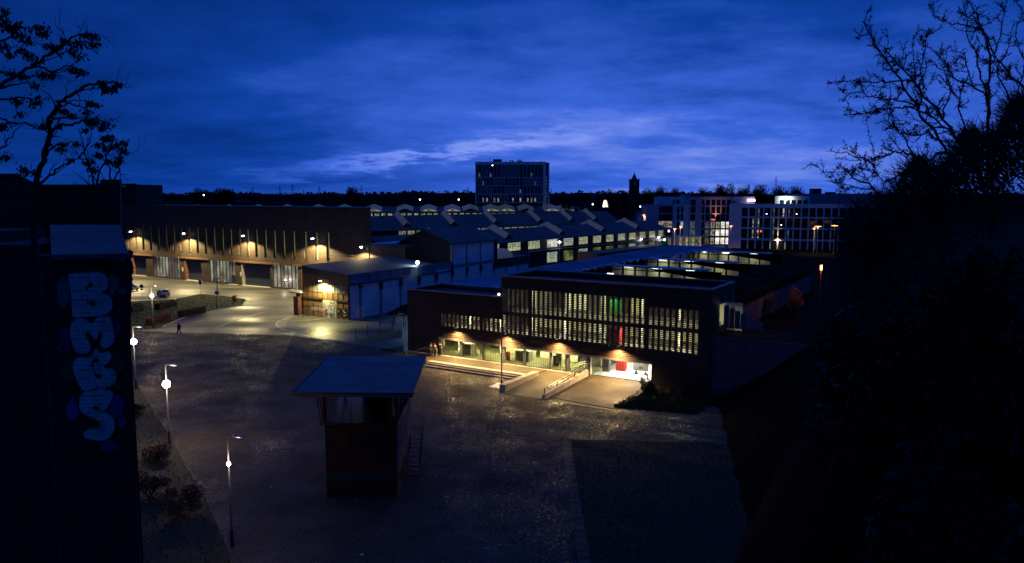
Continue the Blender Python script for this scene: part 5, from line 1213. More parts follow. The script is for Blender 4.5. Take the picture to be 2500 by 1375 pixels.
def leafless_tree(label, px, py_top, Y, wpx, group='bare trees on the skyline', seed=1, tall=None):
    rr = random.Random(seed); x = D(px, py_top, Y).x; zt = D(px, py_top, Y).z; wr_ = wpx / F * Y / 2
    t_ = thing('bare_tree', label, 'tree', (x, Y, 0), 0, group)
    MB().tube([(0, 0, 0), (.2, 0, zt * .35), (0, .2, zt * .6)], [.45, .35, .2], 6).build('trunk', M['bark'], t_)
    b = MB(); n_ = int(1500 + wpx * 34); lobes = [(rr.uniform(-.55, .55), rr.uniform(-.4, .4), rr.uniform(.55, .86), rr.uniform(.28, .5)) for _ in range(9)] + [(0, 0, .72, .5)]
    for k in range(n_):
        lx, ly, lz, lr = rr.choice(lobes)
        d = Vector((rr.gauss(0, 1), rr.gauss(0, 1), rr.gauss(0, .8))).normalized() * lr * rr.random() ** .45
        c = Vector(((lx + d.x) * wr_, (ly + d.y) * wr_, zt * (lz + d.z * .55)))
        if c.z > zt: c.z = zt - rr.random() * .6
        s = wr_ * rr.uniform(.04, .12); out = (c - Vector((0, 0, zt * .5))).normalized() * s * 2.2
        side = Vector((rr.uniform(-1, 1), rr.uniform(-1, 1), rr.uniform(-1, 1))).normalized() * s * .28
        b.quad(c - side, c + side, c + out)
        b.quad(c - side * 2.5, c + out * .3, c + side * 2.5 + out * .2)
    for k in range(7):
        a_ = rr.uniform(0, 6.28); b.tube([(0, 0, zt * .35), (math.cos(a_) * wr_ * .4, math.sin(a_) * wr_ * .4, zt * .62), (math.cos(a_) * wr_ * .8, math.sin(a_) * wr_ * .8, zt * .85)], [.2, .12, .04], 4)
    b.build('crown', M['far_twig'], t_, kind='stuff'); return t_
for i, (lab, px, py, Y, w_) in enumerate((('round bare tree standing alone on the skyline left of the office tower', 861, 458.5, 560, 44), ('low spreading bare tree on the skyline above the brick hall', 492, 461, 700, 44), ('flat bushy tree right of the spreading one on the skyline', 548, 463, 720, 60),
    ('dark bushy tree just right of the office tower', 1385, 475.5, 430, 34), ('small pollarded tree between the office tower and the church', 1408, 473.5, 430, 12), ('bare tree behind the dark rooftops near the church', 1497, 462, 440, 44), ('thin bare tree left of the church tower', 1530, 466, 440, 30),
    ('dark broad tree immediately right of the church tower', 1592, 459, 430, 54), ('second dark broad tree right of the church tower', 1615, 454.5, 425, 46), ('third dark tree right of the church tower with a rounded top', 1650, 455, 430, 50), ('bare round tree above the left office roof', 1718, 459.5, 430, 46),
    ('large bare tree above the lit windows of the stepped office', 1768, 452, 430, 58), ('large bare tree with ragged top behind the office roofs', 1806, 454, 425, 52), ('bare tree above the glowing roof sign', 1858, 454, 430, 56), ('bare tree behind the lit roof pavilion', 1902, 456, 430, 50), ('bare tree at the right end of the office roofs', 1948, 457, 430, 58))):
    leafless_tree(lab, px, py, Y, w_, seed=i + 3)
lt_ = thing('lit_tree', 'small brightly lit tree in the dark park', 'tree', (D(1477.5, 500, 420).x, 420, 0), 0)
ztp, zbt = D(0, 489, 420).z, D(0, 506.5, 420).z
MB().tube([(0, 0, 0), (0, 0, zbt + 1)], .25, 6).build('trunk', M['bark'], lt_); b = MB(); rr = random.Random(4)
for k in range(420):
    a_ = rr.uniform(0, 6.28); q = rr.random(); z_ = zbt + (ztp - zbt) * q; r_ = 1.55 * (1 - .6 * q ** 2) * rr.random() ** .4; x, y = r_ * math.cos(a_), r_ * math.sin(a_); s = .12
    b.quad((x - s, y, z_ - s), (x + s, y, z_ - s * .5), (x + rr.uniform(-s, s), y, z_ + s))
b.build('glowing_crown', M['lit_pale_yellow'], lt_);  # light falling on the tree put in as self-glowing flecks
hsx = thing('dark_villa', 'dark old house with chimneys in front of the church tower', 'house', (D(1452, 480, 470).x, 470, 0), 0)
zr_ = D(0, 472, 470).z; wv = D(1497, 480, 470).x - D(1452, 480, 470).x
g = MB(); g.v = [(-1, 0, 0), (wv, 0, 0), (wv, 0, zr_ - 2.5), (wv - 3, 0, zr_), (2, 0, zr_), (-1, 0, zr_ - 2.8)]; g.v += [(x, 10, z) for x, y, z in g.v]; g.f = [(0, 1, 2, 3, 4, 5), (11, 10, 9, 8, 7, 6)] + [(i, 6 + i, 6 + (i + 1) % 6, (i + 1) % 6) for i in range(6)]; g.mi = [0] * len(g.f); g.build('wall', M['dark_brick'], hsx)
for x in (1.2, 5.6): MB().box(x, x + 1.6, 2, 4, zr_ - .5, zr_ + 1.0).build('chimney', M['dark_brick'], hsx)
# little distant lights
for px, py, Y, lab in ((497.5, 476.5, 650, 'far white lamp above the brick hall'), (1025.5, 487.5, 560, 'far white lamp left of the office tower'), (1120, 487.5, 560, 'far lamp just left of the office tower foot'), (1447, 499, 420, 'far bluish lamp left of the lit tree'), (1563, 504.5, 400, 'far violet lamp near the mauve office'), (1572, 511, 380, 'cluster of yellow lights near the mauve office')):
    p = D(px, py, Y); o_ = thing('distant_lamp', lab, 'lamp', (p.x, Y, 0), 0, 'distant lamps'); MB().tube([(0, 0, 0), (0, 0, p.z)], .08, 5).build('mast', M['steel_dark'], o_); MB().ball((0, 0, p.z), Y * .0009, 6, 4).build('globe', M['far_lamp'] if px != 1572 else M['lit_pale_yellow'], o_)
# pylons
for i, (px, py, Y, wd) in enumerate(((617, 457, 1700, 10), (683, 453, 1500, 20), (714, 450.5, 1450, 20), (741, 463, 1900, 12), (779, 454, 1600, 14), (882, 453, 1700, 8), (1143, 457, 1700, 9), (1346, 461, 1800, 8), (1829, 448, 1300, 16), (1895, 432, 1100, 26), (1051, 468, 1500, 5))):
    p = D(px, py, Y); zt = p.z; wb = zt * .09
    py_ = thing('pylon', f'{["lattice power pylon far left on the skyline","left one of the pair of tall pylons with three cross arms","tallest pylon of the pair above the brick hall","small distant pylon right of the tall pair","slim pylon on the skyline above the hall end","faint pylon beside the lone round tree","pylon close to the left side of the office tower","pylon close to the right side of the office tower","pylon rising behind the bare trees at the right","widest pylon above the roof pavilion","tiny mast on the low skyline left of the tower"][i]}', 'pylon', (p.x, Y, 0), 0, 'power pylons on the horizon')
    b = MB(); th = Y * .00028
    for s in (-1, 1): b.bar((s * wb, 0, 0), (s * wb * .12, 0, zt), th)
    for k in range(9):
        z0, z1 = zt * k / 9, zt * (k + 1) / 9; w0, w1 = wb * (1 - .88 * k / 9), wb * (1 - .88 * (k + 1) / 9); b.bar((-w0, 0, z0), (w1, 0, z1), th * .7); b.bar((w0, 0, z0), (-w1, 0, z1), th * .7)
    b.build('lattice', M['steel_dark'], py_)
    aw = wd / 2 / F * Y
    for q, f_ in ((.62, 1.0), (.76, .75), (.88, .5)): MB().bar((-aw * f_, 0, zt * (q + .01)), (aw * f_, 0, zt * (q + .01)), th * .8).build('cross_arm', M['steel_dark'], py_)

# ------------------------------------------------------------------ signal box kiosk in the middle
ks = thing('signal_cabin', 'tall red kiosk like an old signal box with a wide overhanging flat roof', 'kiosk')
z8 = 8.65
c4 = [G(712, 960, z8), G(1007, 961.5, z8), G(1040, 869, z8), G(800, 869, z8)]
rf = MB(); rf.hexa([(p.x, p.y, z8 - .26) for p in c4] + [(p.x, p.y, z8) for p in c4]); rf.build('roof', M['kiosk_roof'], ks)
mid = [c4[0].lerp(c4[1], .5), c4[3].lerp(c4[2], .5)]
for t0, t1, a_, c_ in ((0, 1, c4[0], c4[1]), (0, 1, c4[1], c4[2]), (0, 1, c4[0], c4[3])): MB().bar(a_ + Vector((0, 0, .02)), c_ + Vector((0, 0, .02)), .10, .10).build('roof_edge', M['steel_dark'], ks)
x0, x1, y0, y1 = -13.5, -8.35, 53.4, 60.6; zsl = 5.6
MB().box(x0, x1, y0, y1, .0, 1.9).build('base_wall', M['paint_black'], ks)
MB().box(x0, x1, y0 - .03, y0 + .1, 1.25, 2.05).build('painted_band', M['kiosk_teal'], ks)
MB().box(x0, x1, y0, y1 - 0, 2.05, zsl - .12).build('wall', M['kiosk_red'], ks)
MB().box(x1 + .002, x1 + .06, y0 + .02, y1, 1.6, zsl - .14).build('side_plaster', M['kiosk_plum'], ks)
MB().box(x0 - .35, x1 + .12, y0 - .16, y1 + .1, zsl - .12, zsl + .08).build('sill', M['steel_dark'], ks)
MB().box(x0 - .1, x1, y0, y1, z8 - .9, z8 - .30).build('head_beam', M['dark_brick'], ks)
for (px_, py_) in ((x0 - .15, y0), (x1 - .1, y0), (x1 - .1, y1 - .25), (x0 - .15, y1 - .25), ((x0 + x1) / 2, y1 - .25)): MB().box(px_, px_ + .22, py_, py_ + .22, zsl + .08, z8 - .27).build('corner_post', M['rust'], ks)
for k in range(9): MB().bar((x0 - .30, y0 + .1 + k * .62, zsl + .08), (x0 - .62, y0 - .0 + k * .62, z8 - .27), .06).build('window_bar', M['rust'], ks)
for k in range(6): MB().bar((x0 + .5 + k * .85, y1 - .05, zsl + .08), (x0 + .5 + k * .85, y1 + .1, z8 - .27), .06).build('window_bar', M['rust'], ks)
for k in range(2): MB().box(x1 - .02, x1 + .06, y0 + 2.2 + k * 2.5, y0 + 2.3 + k * 2.5, zsl + .08, z8 - .3).build('window_bar', M['rust'], ks)
MB().box(x0 + .2, x1 - .2, y0 + 1.2, y1 - .3, zsl - .05, zsl + .02).build('cabin_floor', M['paint_black'], ks)
MB().box(-12.0, x1 - .12, y1 - .5, y1 - .35, zsl, z8 - .3).build('back_wall', M['dark_brick'], ks)
MB().box(x1 - .6, x1 - .3, y0 + .3, y1 - .4, zsl, z8 - .3).build('inner_wall', M['paint_black'], ks)
for (ya, yb, za, zb) in ((y0 + 2.2, y0 + 3.1, .2, 3.2), (y0 + 4.2, y0 + 5.3, 2.8, 4.8)): MB().box(x1 + .055, x1 + .075, ya, yb, za, zb).build('door' if za < 1 else 'window', M['paint_black'], ks)
stro = [[(-12.0, 4.72), (-11.5, 4.80), (-11.55, 4.62), (-12.0, 4.72), (-12.05, 4.1)], [(-11.6, 4.35), (-11.45, 4.1), (-11.3, 4.3)], [(-11.1, 4.35), (-10.85, 4.45), (-11.1, 4.05), (-10.8, 4.1)], [(-10.6, 4.4), (-10.35, 4.42), (-10.6, 4.1), (-10.3, 4.1)], [(-10.35, 4.8), (-9.45, 4.83)], [(-9.85, 4.83), (-9.83, 4.0)]]
for p_ in stro: MB().tube([(x + .35, y0 - .012, z) for x, z in p_], .045, 4).build('graffiti', M['paint_black'], ks)
for k in range(9): MB().box(x1 + .1, x1 + 1.1, y1 - 3.2 + k * .3, y1 - 2.92 + k * .3, .2 + k * .26, .25 + k * .26).build('stair_tread', M['steel_dark'], ks)
for z in (.9, 1.3): MB().bar((x1 + 1.1, y1 - 3.2, z + .1), (x1 + 1.1, y1 - .5, z + 2.4), .04).build('handrail', M['steel_dark'], ks)
MB().bar((x1 + .1, y1 - 3.2, .1), (x1 + .1, y1 - .5, 2.5), .08, .2).build('stringer', M['steel_dark'], ks); MB().bar((x1 + 1.1, y1 - 3.2, .1), (x1 + 1.1, y1 - .5, 2.5), .08, .2).build('stringer', M['steel_dark'], ks)

# ------------------------------------------------------------------ graffiti pillar on the left
YP = 18.0
pil = thing('graffiti_pillar', 'massive dark concrete pillar with white painted bubble letters running down it', 'pillar')
L0, L1 = D(122, 700, YP).x, D(319, 700, YP).x
def zp(py): return D(1250, py, YP).z
zc_ = zp(622)
b = MB(); b.v = []
lx = lambda px, py: D(px, py, YP).x
prof = [(318, 645), (322, 700), (319, 760), (320, 850), (322, 950), (325, 1040), (330, 1130), (338, 1375)]
pts = [(lx(p, q), zp(q)) for p, q in prof] + [(lx(345, 1600), 0.0), (lx(118, 1600) - 1, 0.0), (lx(118, 700) - .4, zc_)]
k = len(pts); b.v = [(x, YP, z) for x, z in pts] + [(x * 1.24, YP + 3.5, z) for x, z in pts]
b.f = [tuple(range(k))[::-1], tuple(range(k, 2 * k))] + [(i, (i + 1) % k, k + (i + 1) % k, k + i) for i in range(k)]; b.mi = [0] * len(b.f)
b.build('shaft', M['bunker'], pil)
# weathered capstone: sloping top and a broken right edge
t0, t1 = D(125, 622, YP - .15), D(312, 619, YP - .15); u0_, u1_ = D(122, 549, YP + 2.6), D(291, 549, YP + 2.6)
g = MB(); g.v = [(t0.x, t0.y, t0.z - .12), (t1.x + .06, t1.y, t1.z - .12), (u1_.x, u1_.y, t1.z - .12), (u0_.x, u0_.y, t0.z - .12), tuple(t0), tuple(t1), tuple(u1_), tuple(u0_)]
g.f = [(0, 1, 5, 4), (1, 2, 6, 5), (2, 3, 7, 6), (3, 0, 4, 7), (4, 5, 6, 7), (3, 2, 1, 0)]; g.mi = [0] * 6; g.build('capstone', M['kiosk_roof'], pil)
rr = random.Random(12)
for k in range(9):
    p = D(316 + rr.uniform(-3, 4), 618 + k * 9, YP + .3); s = .05 + rr.random() * .07
    MB().ball(tuple(p), s, 6, 4, .8).build('broken_edge_stone', M['bunker'], pil)
# letters, drawn as filled outlines (units of photograph converted on the pillar's face)
def shape(name, loops, m, parent, y, thick=.012):
    cu_ = bpy.data.curves.new(name, 'CURVE'); cu_.dimensions = '2D'; cu_.fill_mode = 'BOTH'; cu_.extrude = thick / 2
    for lp in loops:
        s_ = cu_.splines.new('BEZIER'); s_.bezier_points.add(len(lp) - 1)
        for bp_, (px, py) in zip(s_.bezier_points, lp):
            q = D(px, py, YP); bp_.co = (q.x, q.z, 0); bp_.handle_left_type = bp_.handle_right_type = 'AUTO'
        s_.use_cyclic_u = True
    ob = bpy.data.objects.new('tmp', cu_); C.objects.link(ob); dg = bpy.context.evaluated_depsgraph_get()
    me = bpy.data.meshes.new_from_object(ob.evaluated_get(dg)); bpy.data.objects.remove(ob)
    for v in me.vertices: v.co = (v.co.x, y - v.co.z, v.co.y)
    me.materials.clear(); me.materials.append(M[m]); me.flip_normals()
    return link(name, me, parent)
cz = lambda P: [(120 + x / 2.752, 620 + y / 2.75) for x, y in P]
def sharp(P, k=1): return cz([q for p in P for q in ([p] * k)])
B1 = [(135, 138), (150, 133), (250, 128), (340, 122), (385, 150), (398, 200), (385, 240), (362, 262), (405, 280), (428, 330), (415, 380), (370, 408), (280, 418), (175, 426), (165, 420), (152, 280)]
h1_ = [(262, 208), (285, 192), (300, 208), (292, 226), (270, 226), (252, 246), (244, 238)]
h2_ = [(256, 300), (264, 318), (290, 316), (315, 328), (305, 352), (285, 350), (280, 334), (262, 330)]
M1 = [(158, 460), (250, 440), (290, 468), (325, 428), (400, 416), (410, 420), (440, 590), (430, 600), (362, 630), (345, 520), (318, 572), (300, 560), (262, 520), (276, 650), (190, 664), (182, 655)]
B2 = [(172, 714), (290, 680), (316, 640), (345, 664), (405, 658), (420, 690), (400, 730), (372, 758), (430, 772), (456, 820), (440, 870), (390, 898), (230, 914), (222, 905)]
h3_ = [(300, 712), (320, 695), (336, 710), (328, 728), (305, 730), (294, 762), (286, 750)]
h4_ = [(304, 780), (312, 800), (340, 802), (356, 818), (345, 836), (322, 832), (306, 814)]
S1 = [(206, 1010), (225, 940), (290, 908), (380, 912), (432, 940), (420, 980), (388, 1040), (360, 1052), (320, 1020), (296, 1030), (330, 1052), (390, 1070), (430, 1100), (442, 1150), (425, 1210), (380, 1245), (300, 1245), (235, 1220), (262, 1178), (330, 1168), (350, 1140), (330, 1118), (260, 1085), (222, 1060)]
for nm, lp in (('outline', B1), ('outline', M1), ('outline', B2), ('outline', S1)):
    c_x = sum(p[0] for p in lp) / len(lp); c_y = sum(p[1] for p in lp) / len(lp)
    shape('letter_outline', [cz([(c_x + (x - c_x) * 1.09, c_y + (y - c_y) * 1.07) for x, y in lp])], 'paint_black', pil, YP - .008)
for k, (x, y, w_, h_, mm) in enumerate(((430, 200, 45, 70, 'paint_teal'), (500, 250, 25, 25, 'paint_teal'), (90, 260, 45, 110, 'paint_teal'), (110, 560, 40, 90, 'paint_purple'), (450, 500, 28, 50, 'paint_purple'), (80, 650, 30, 30, 'paint_purple'), (465, 730, 40, 80, 'paint_olive'), (120, 790, 50, 80, 'paint_olive'), (455, 870, 30, 40, 'paint_olive'), (450, 1020, 55, 80, 'paint_blue'), (490, 1130, 28, 35, 'paint_blue'), (160, 1050, 40, 80, 'paint_blue'), (395, 1290, 60, 40, 'paint_blue'))):
    shape('paint_patch', [cz([(x + w_ * math.cos(a_) * rr.uniform(.75, 1.2), y + h_ * math.sin(a_) * rr.uniform(.75, 1.2)) for a_ in [q * math.pi / 5 for q in range(10)]])], mm, pil, YP - .004, .004)
shape('letter', [cz(B1), cz(h1_), cz(h2_)], 'letter_white', pil, YP - .02); shape('letter', [cz(M1)], 'letter_white', pil, YP - .02)
shape('letter', [cz(B2), cz(h3_), cz(h4_)], 'letter_white', pil, YP - .02); shape('letter', [cz(S1)], 'letter_white', pil, YP - .02)
# black wall left of the pillar and the mast behind it
bw = thing('bunker_wall', 'black overgrown bunker wall at the left picture edge', 'wall')
for k in range(5):
    MB().box(-17 + k * 1.35, -17 + k * 1.35 + 1.33, YP + .2, YP + 3.2, 0, D(0, 600 - 14 * ((k * 7) % 3), YP).z).build('wall_panel', M['bunker'], bw) if -17 + k * 1.35 + 1.33 < L0 + .3 else None
mst = thing('thin_mast', 'thin upright rod rising behind the graffiti pillar', 'mast', (D(297, 600, 22).x, 22, 0), 0)
MB().tube([(0, 0, 0), (0, 0, D(297, 600, 22).z), (D(293, 410, 22).x - D(297, 600, 22).x, 0, D(293, 410, 22).z)], [.04, .025, .012], 5).build('rod', M['steel_grey'], mst)
MB().box(-.08, .08, -.08, .08, 0, .1).build('base', M['steel_dark'], mst)

# ------------------------------------------------------------------ street furniture on the yard
def hedge(label, pa, pb, w, h, m, seed, dens=900):
    rr = random.Random(seed); a_, c_ = G(*pa), G(*pb); L_ = (c_ - a_).length; rz = math.atan2((c_ - a_).y, (c_ - a_).x)
    t_ = thing('hedge', label, 'hedge', a_, rz, 'clipped hedges on the grass triangle'); b = MB()
    for k in range(int(dens * L_ * h)):
        x, y, z = rr.uniform(0, L_), rr.uniform(-w / 2, w / 2), rr.uniform(.08, h)
        f_ = rr.randrange(3)
        if f_ == 0: z = h + rr.gauss(0, .04)
        elif f_ == 1: y = -w / 2 + rr.gauss(0, .04)
        elif rr.random() < .4: x = rr.choice((0, L_)) + rr.gauss(0, .04)
        s = .055 * rr.uniform(.5, 1.5); v1 = Vector((rr.uniform(-1, 1), rr.uniform(-1, 1), rr.uniform(-1, 1))) * s; v2 = Vector((rr.uniform(-1, 1), rr.uniform(-1, 1), rr.uniform(-1, 1))) * s; c0_ = Vector((x, y, z))
        b.quad(c0_ - v1, c0_ + v2, c0_ + v1, c0_ - v2 * .8)
    b.build('leaves', M[m], t_, kind='stuff'); MB().box(.08, L_ - .08, -w / 2 + .08, w / 2 - .08, 0, h - .08).build('branches', M['bark'], t_)
hedge('long dark clipped hedge in the middle of the grass triangle', (440, 776), (497, 763), 1.2, 1.25, 'leaf_brown', 1, 260)
hedge('dark hedge behind the glaring lamp on the grass triangle', (383, 757), (428, 747), 1.2, 1.2, 'leaf_brown', 2, 260)
hedge('rust leaved beech hedge lit by the lamp beside it', (363, 797), (410, 783), 1.3, 1.35, 'leaf_beech', 3, 420)
hedge('dark hedge at the left end of the grass triangle beside the pillar', (316, 765), (345, 757), 1.2, 1.3, 'leaf_brown', 4, 260)
for px, py, lab in ((415.5, 783, 'left one of two short pale posts beside the beech hedge'), (428.5, 777, 'right one of two short pale posts beside the beech hedge'), (355, 800, 'short dark post left of the beech hedge'), (345, 806, 'short dark post at the tip of the grass by the pillar')):
    t_ = thing('short_post', lab, 'post', G(px, py), 0, 'short posts on the grass triangle'); MB().box(-.07, .07, -.07, .07, 0, 1.15).build('shaft', M['concrete'] if px > 400 else M['steel_dark'], t_); MB().box(-.085, .085, -.085, .085, 1.15, 1.2).build('cap', M['steel_grey'], t_)
wb_ = thing('waste_bin', 'orange red litter bin at the tip of the grass triangle', 'bin', G(573.5, 735.5))
MB().lathe((0, 0, 0), [(.42, 0), (.48, 1.1)], 14).build('drum', M['bin_red'], wb_, True); MB().lathe((0, 0, 1.1), [(.50, 0), (.50, .1), (.44, .11), (.44, .0)], 14).build('rim', M['rust'], wb_)
# tall fixture with T head and timetable box
ls_ = thing('direction_post', 'leaning dark post with a flat T shaped head and a small blue box halfway', 'sign post', G(529, 755))
zt_ = 5.9; ln = Vector((.35, 0, 0))
MB().tube([(0, 0, 0), (.4, 0, zt_)], [.10, .07], 8).build('mast', M['steel_dark'], ls_); MB().box(-.35, 1.1, -.35, .25, zt_, zt_ + .14).build('head_plate', M['galv'], ls_)
MB().box(-.3, -.05, -.3, .1, zt_ - .55, zt_).build('loudspeaker', M['steel_dark'], ls_); MB().box(-.15, .6, -.2, -.1, 2.9, 3.5).build('box', M['sign_blue'], ls_)
rs = thing('round_road_sign', 'round dark back of a road sign standing by the parked cars', 'sign', G(347.5, 729))
MB().tube([(0, 0, 0), (0, 0, 3.2)], .035, 6).build('pole', M['galv'], rs); MB().tube([(0, -.05, 2.6), (0, -.08, 2.6)], .42, 20).build('disc', M['sign_face'], rs); MB().box(-.3, .3, -.08, -.05, 1.85, 2.12).build('plate', M['sign_face'], rs)
rs2 = thing('road_sign', 'slender pole with a small dark rectangular sign on the yard', 'sign', G(490, 718.5))
MB().tube([(0, 0, 0), (0, 0, 3.1)], .035, 6).build('pole', M['galv'], rs2); MB().box(-.28, .28, -.06, -.03, 2.2, 3.15).build('plate', M['sign_face'], rs2)
wbo = thing('warning_beacon_board', 'red and white striped board leaning at the glass wall of the brick hall', 'sign', S(-158.0, HV - 1.0), SITE)
for k in range(6): MB().box(-.3, .3, 0, .06, .2 + k * .35, .53 + k * .35).build('stripe', M['red_metal'] if k % 2 else M['white_paint'], wbo)
MB().box(-.4, .4, -.2, .2, 0, .2).build('foot', M['rubber'], wbo)

# ------------------------------------------------------------------ cars
def car(label, loc, rz, paint, hatch=True):
    t_ = thing('parked_car', label, 'car', loc, rz)
    prof = [(-2.0, .30), (-2.08, .55), (-2.02, .92), (-1.86, 1.05), (-1.55, 1.40), (-1.15, 1.50), (-.1, 1.50), (.35, 1.40), (.98, 1.02), (1.75, .88), (2.02, .72), (2.10, .45), (2.02, .28)]
    b = MB(); k = len(prof)
    for y, ins in ((-.86, 0), (-.80, 0), (.80, 0), (.86, 0)):
        for x, z in prof:
            f_ = 1 - (.17 if z > 1.1 else 0); yy_ = y * f_ if abs(y) > .82 else y * f_ * .98
            b.v.append((x * (.985 if abs(y) > .82 else 1), yy_, z * (.985 if abs(y) > .82 and z > 1.1 else 1)))
    for r_ in range(3):
        for i in range(k): b.f.append((r_ * k + i, r_ * k + (i + 1) % k, (r_ + 1) * k + (i + 1) % k, (r_ + 1) * k + i)); b.mi.append(0)
    b.f += [tuple(range(k)), tuple(range(3 * k, 4 * k))[::-1]]; b.mi += [0, 0]; b.build('body', M[paint], t_, True)
    g = MB(); g.quad((-1.90, -.62, 1.08), (-1.90, .62, 1.08), (-1.575, .58, 1.42), (-1.575, -.58, 1.42)); g.build('rear_window', M['glass_dark'], t_)
    g = MB(); g.quad((.96, .66, 1.06), (.96, -.66, 1.06), (.37, -.58, 1.42), (.37, .58, 1.42)); g.build('windscreen', M['glass_dark'], t_)
    for s in (-1, 1):
        for xa, xb in ((-1.35, -.42), (-.34, .55)):
            g = MB(); y_ = s * .735; g.hexa([(xa, y_ - .02, 1.0), (xb + .1, y_ - .02, 1.0), (xb + .1, y_ + .02, 1.0), (xa, y_ + .02, 1.0), (xa + .12, y_ * .97 - .02, 1.4), (xb - .15, y_ * .97 - .02, 1.4), (xb - .15, y_ * .97 + .02, 1.4), (xa + .12, y_ * .97 + .02, 1.4)]); g.build('side_window', M['glass_dark'], t_)
        MB().box(-2.09, -1.98, s * .78 - .09 * (s > 0), s * .78 + .09 * (s < 0) , .72, .98).build('tail_light', M['red_metal'], t_); MB().box(1.92, 2.06, min(s * .48, s * .76), max(s * .48, s * .76), .60, .74).build('headlight', M['white_panel'], t_)
        for x in (-1.28, 1.28):
            w_ = MB().tube([(x, s * .70, .31), (x, s * .89, .31)], .31, 14).build('wheel', M['rubber'], t_); MB().tube([(x, s * .885, .31), (x, s * .90, .31)], .19, 10).build('rim', M['galv'], w_)
        MB().box(.45, .62, min(s * .86, s * 1.0), max(s * .86, s * 1.0), .98, 1.1).build('mirror', M[paint], t_)
    MB().box(-2.12, -2.02, -.75, .75, .36, .60).build('bumper', M['steel_dark'], t_); MB().box(-2.13, -2.09, -.26, .26, .62, .74).build('number_plate', M['white_paint'], t_); return t_
car('silver hatchback parked on the yard seen from behind', G(399, 723), math.radians(128), 'car_silver')
car('dark blue car half hidden by the graffiti pillar', G(317, 709), math.radians(-25), 'car_blue')

# ------------------------------------------------------------------ people
def person(label, loc, rz, pose='walk', top='cloth_dark', legs='cloth_blue', h=1.75, bag=False):
    t_ = thing('person', label, 'person', loc, rz)
    s = h / 1.75
    sit = pose == 'lean'
    st_ = .30 if pose == 'walk' else .08
    J = {'pel': (0, 0, .95), 'spn': (.02, 0, 1.15), 'chs': (.04 if not sit else .10, 0, 1.36), 'nck': (.06 if not sit else .16, 0, 1.50), 'hd0': (.07 if not sit else .2, 0, 1.58), 'hd1': (.09 if not sit else .23, 0, 1.70),
         'shL': (.04, .19, 1.42), 'elL': (-.08 if pose == 'walk' else .10, .25, 1.15), 'wrL': (.04 if pose == 'walk' else .30, .22, .93 if pose == 'walk' else 1.10), 'haL': (.09 if pose == 'walk' else .38, .20, .86 if pose == 'walk' else 1.12),
         'shR': (.04, -.19, 1.42), 'elR': (.14, -.24, 1.16), 'wrR': (.30, -.18, 1.02), 'haR': (.37, -.16, .99),
         'hiL': (0, .10, .90), 'knL': (st_ * .6, .11, .50), 'anL': (st_ * .35 if pose != 'walk' else .28, .11, .09), 'toL': (st_ + .18, .12, .03), 'hiR': (0, -.10, .90), 'knR': (-.02, -.11, .50), 'anR': (-.38 if pose == 'walk' else 0, -.11, .12 if pose == 'walk' else .09), 'toR': (-.22 if pose == 'walk' else .18, -.12, .03)}
    rad = {'pel': .15, 'spn': .14, 'chs': .17, 'nck': .065, 'hd0': .085, 'hd1': .10, 'shL': .085, 'elL': .06, 'wrL': .045, 'haL': .045, 'shR': .085, 'elR': .06, 'wrR': .045, 'haR': .045, 'hiL': .11, 'knL': .075, 'anL': .055, 'toL': .045, 'hiR': .11, 'knR': .075, 'anR': .055, 'toR': .045}
    E_ = [('pel', 'spn'), ('spn', 'chs'), ('chs', 'nck'), ('nck', 'hd0'), ('hd0', 'hd1'), ('chs', 'shL'), ('shL', 'elL'), ('elL', 'wrL'), ('wrL', 'haL'), ('chs', 'shR'), ('shR', 'elR'), ('elR', 'wrR'), ('wrR', 'haR'), ('pel', 'hiL'), ('hiL', 'knL'), ('knL', 'anL'), ('anL', 'toL'), ('pel', 'hiR'), ('hiR', 'knR'), ('knR', 'anR'), ('anR', 'toR')]
    def skin(name, names, mm, grow, root):
        me = bpy.data.meshes.new(name); ids = {n_: i for i, n_ in enumerate(names)}
        me.from_pydata([tuple(Vector(J[n_]) * s) for n_ in names], [(ids[a_], ids[c_]) for a_, c_ in E_ if a_ in ids and c_ in ids], [])
        o = bpy.data.objects.new('tmp', me); C.objects.link(o); o.modifiers.new('s', 'SKIN'); o.modifiers.new('u', 'SUBSURF').levels = 1
        for n_, i in ids.items():
            r_ = rad[n_] * s + grow; me.skin_vertices[0].data[i].radius = (r_, r_ * 1.0)
            me.skin_vertices[0].data[i].use_root = n_ == root
        dg = bpy.context.evaluated_depsgraph_get(); m2 = bpy.data.meshes.new_from_object(o.evaluated_get(dg)); bpy.data.objects.remove(o)
        m2.materials.clear(); m2.materials.append(M[mm]); m2.polygons.foreach_set('use_smooth', [True] * len(m2.polygons)); return link(name, m2, t_)
    skin('body', list(J), 'skin', 0, 'pel')
    skin('jacket', ['pel', 'spn', 'chs', 'shL', 'elL', 'wrL', 'shR', 'elR', 'wrR'], top, .034, 'pel')
    skin('trousers', ['pel', 'hiL', 'knL', 'anL', 'hiR', 'knR', 'anR'], legs, .030, 'pel')
    hx_, hz_ = J['hd1'][0] * s, J['hd1'][2] * s
    MB().ball((hx_ - .03, 0, hz_ + .035), .130 * s, 10, 6).build('hair', M['hair'], t_, True)
    MB().box(hx_ + .085, hx_ + .125, -.015, .015, hz_ - .04, hz_ + .0).build('nose', M['skin'], t_)
    for n_ in ('toL', 'toR'): x, y, z = Vector(J[n_]) * s; MB().box(x - .20, x + .08, y - .05, y + .05, max(z - .03, 0), z + .06).build('shoe', M['rubber'], t_)
    if bag: MB().box(-.26, -.10, -.14, .14, 1.05, 1.48).build('backpack', M['cloth_dark'], t_)
    return t_
person('lone person in dark clothes with a backpack walking across the plaza edge', G(437.5, 815.5), math.radians(155), 'walk', bag=True)
gp = G(1062, 868, ZT)
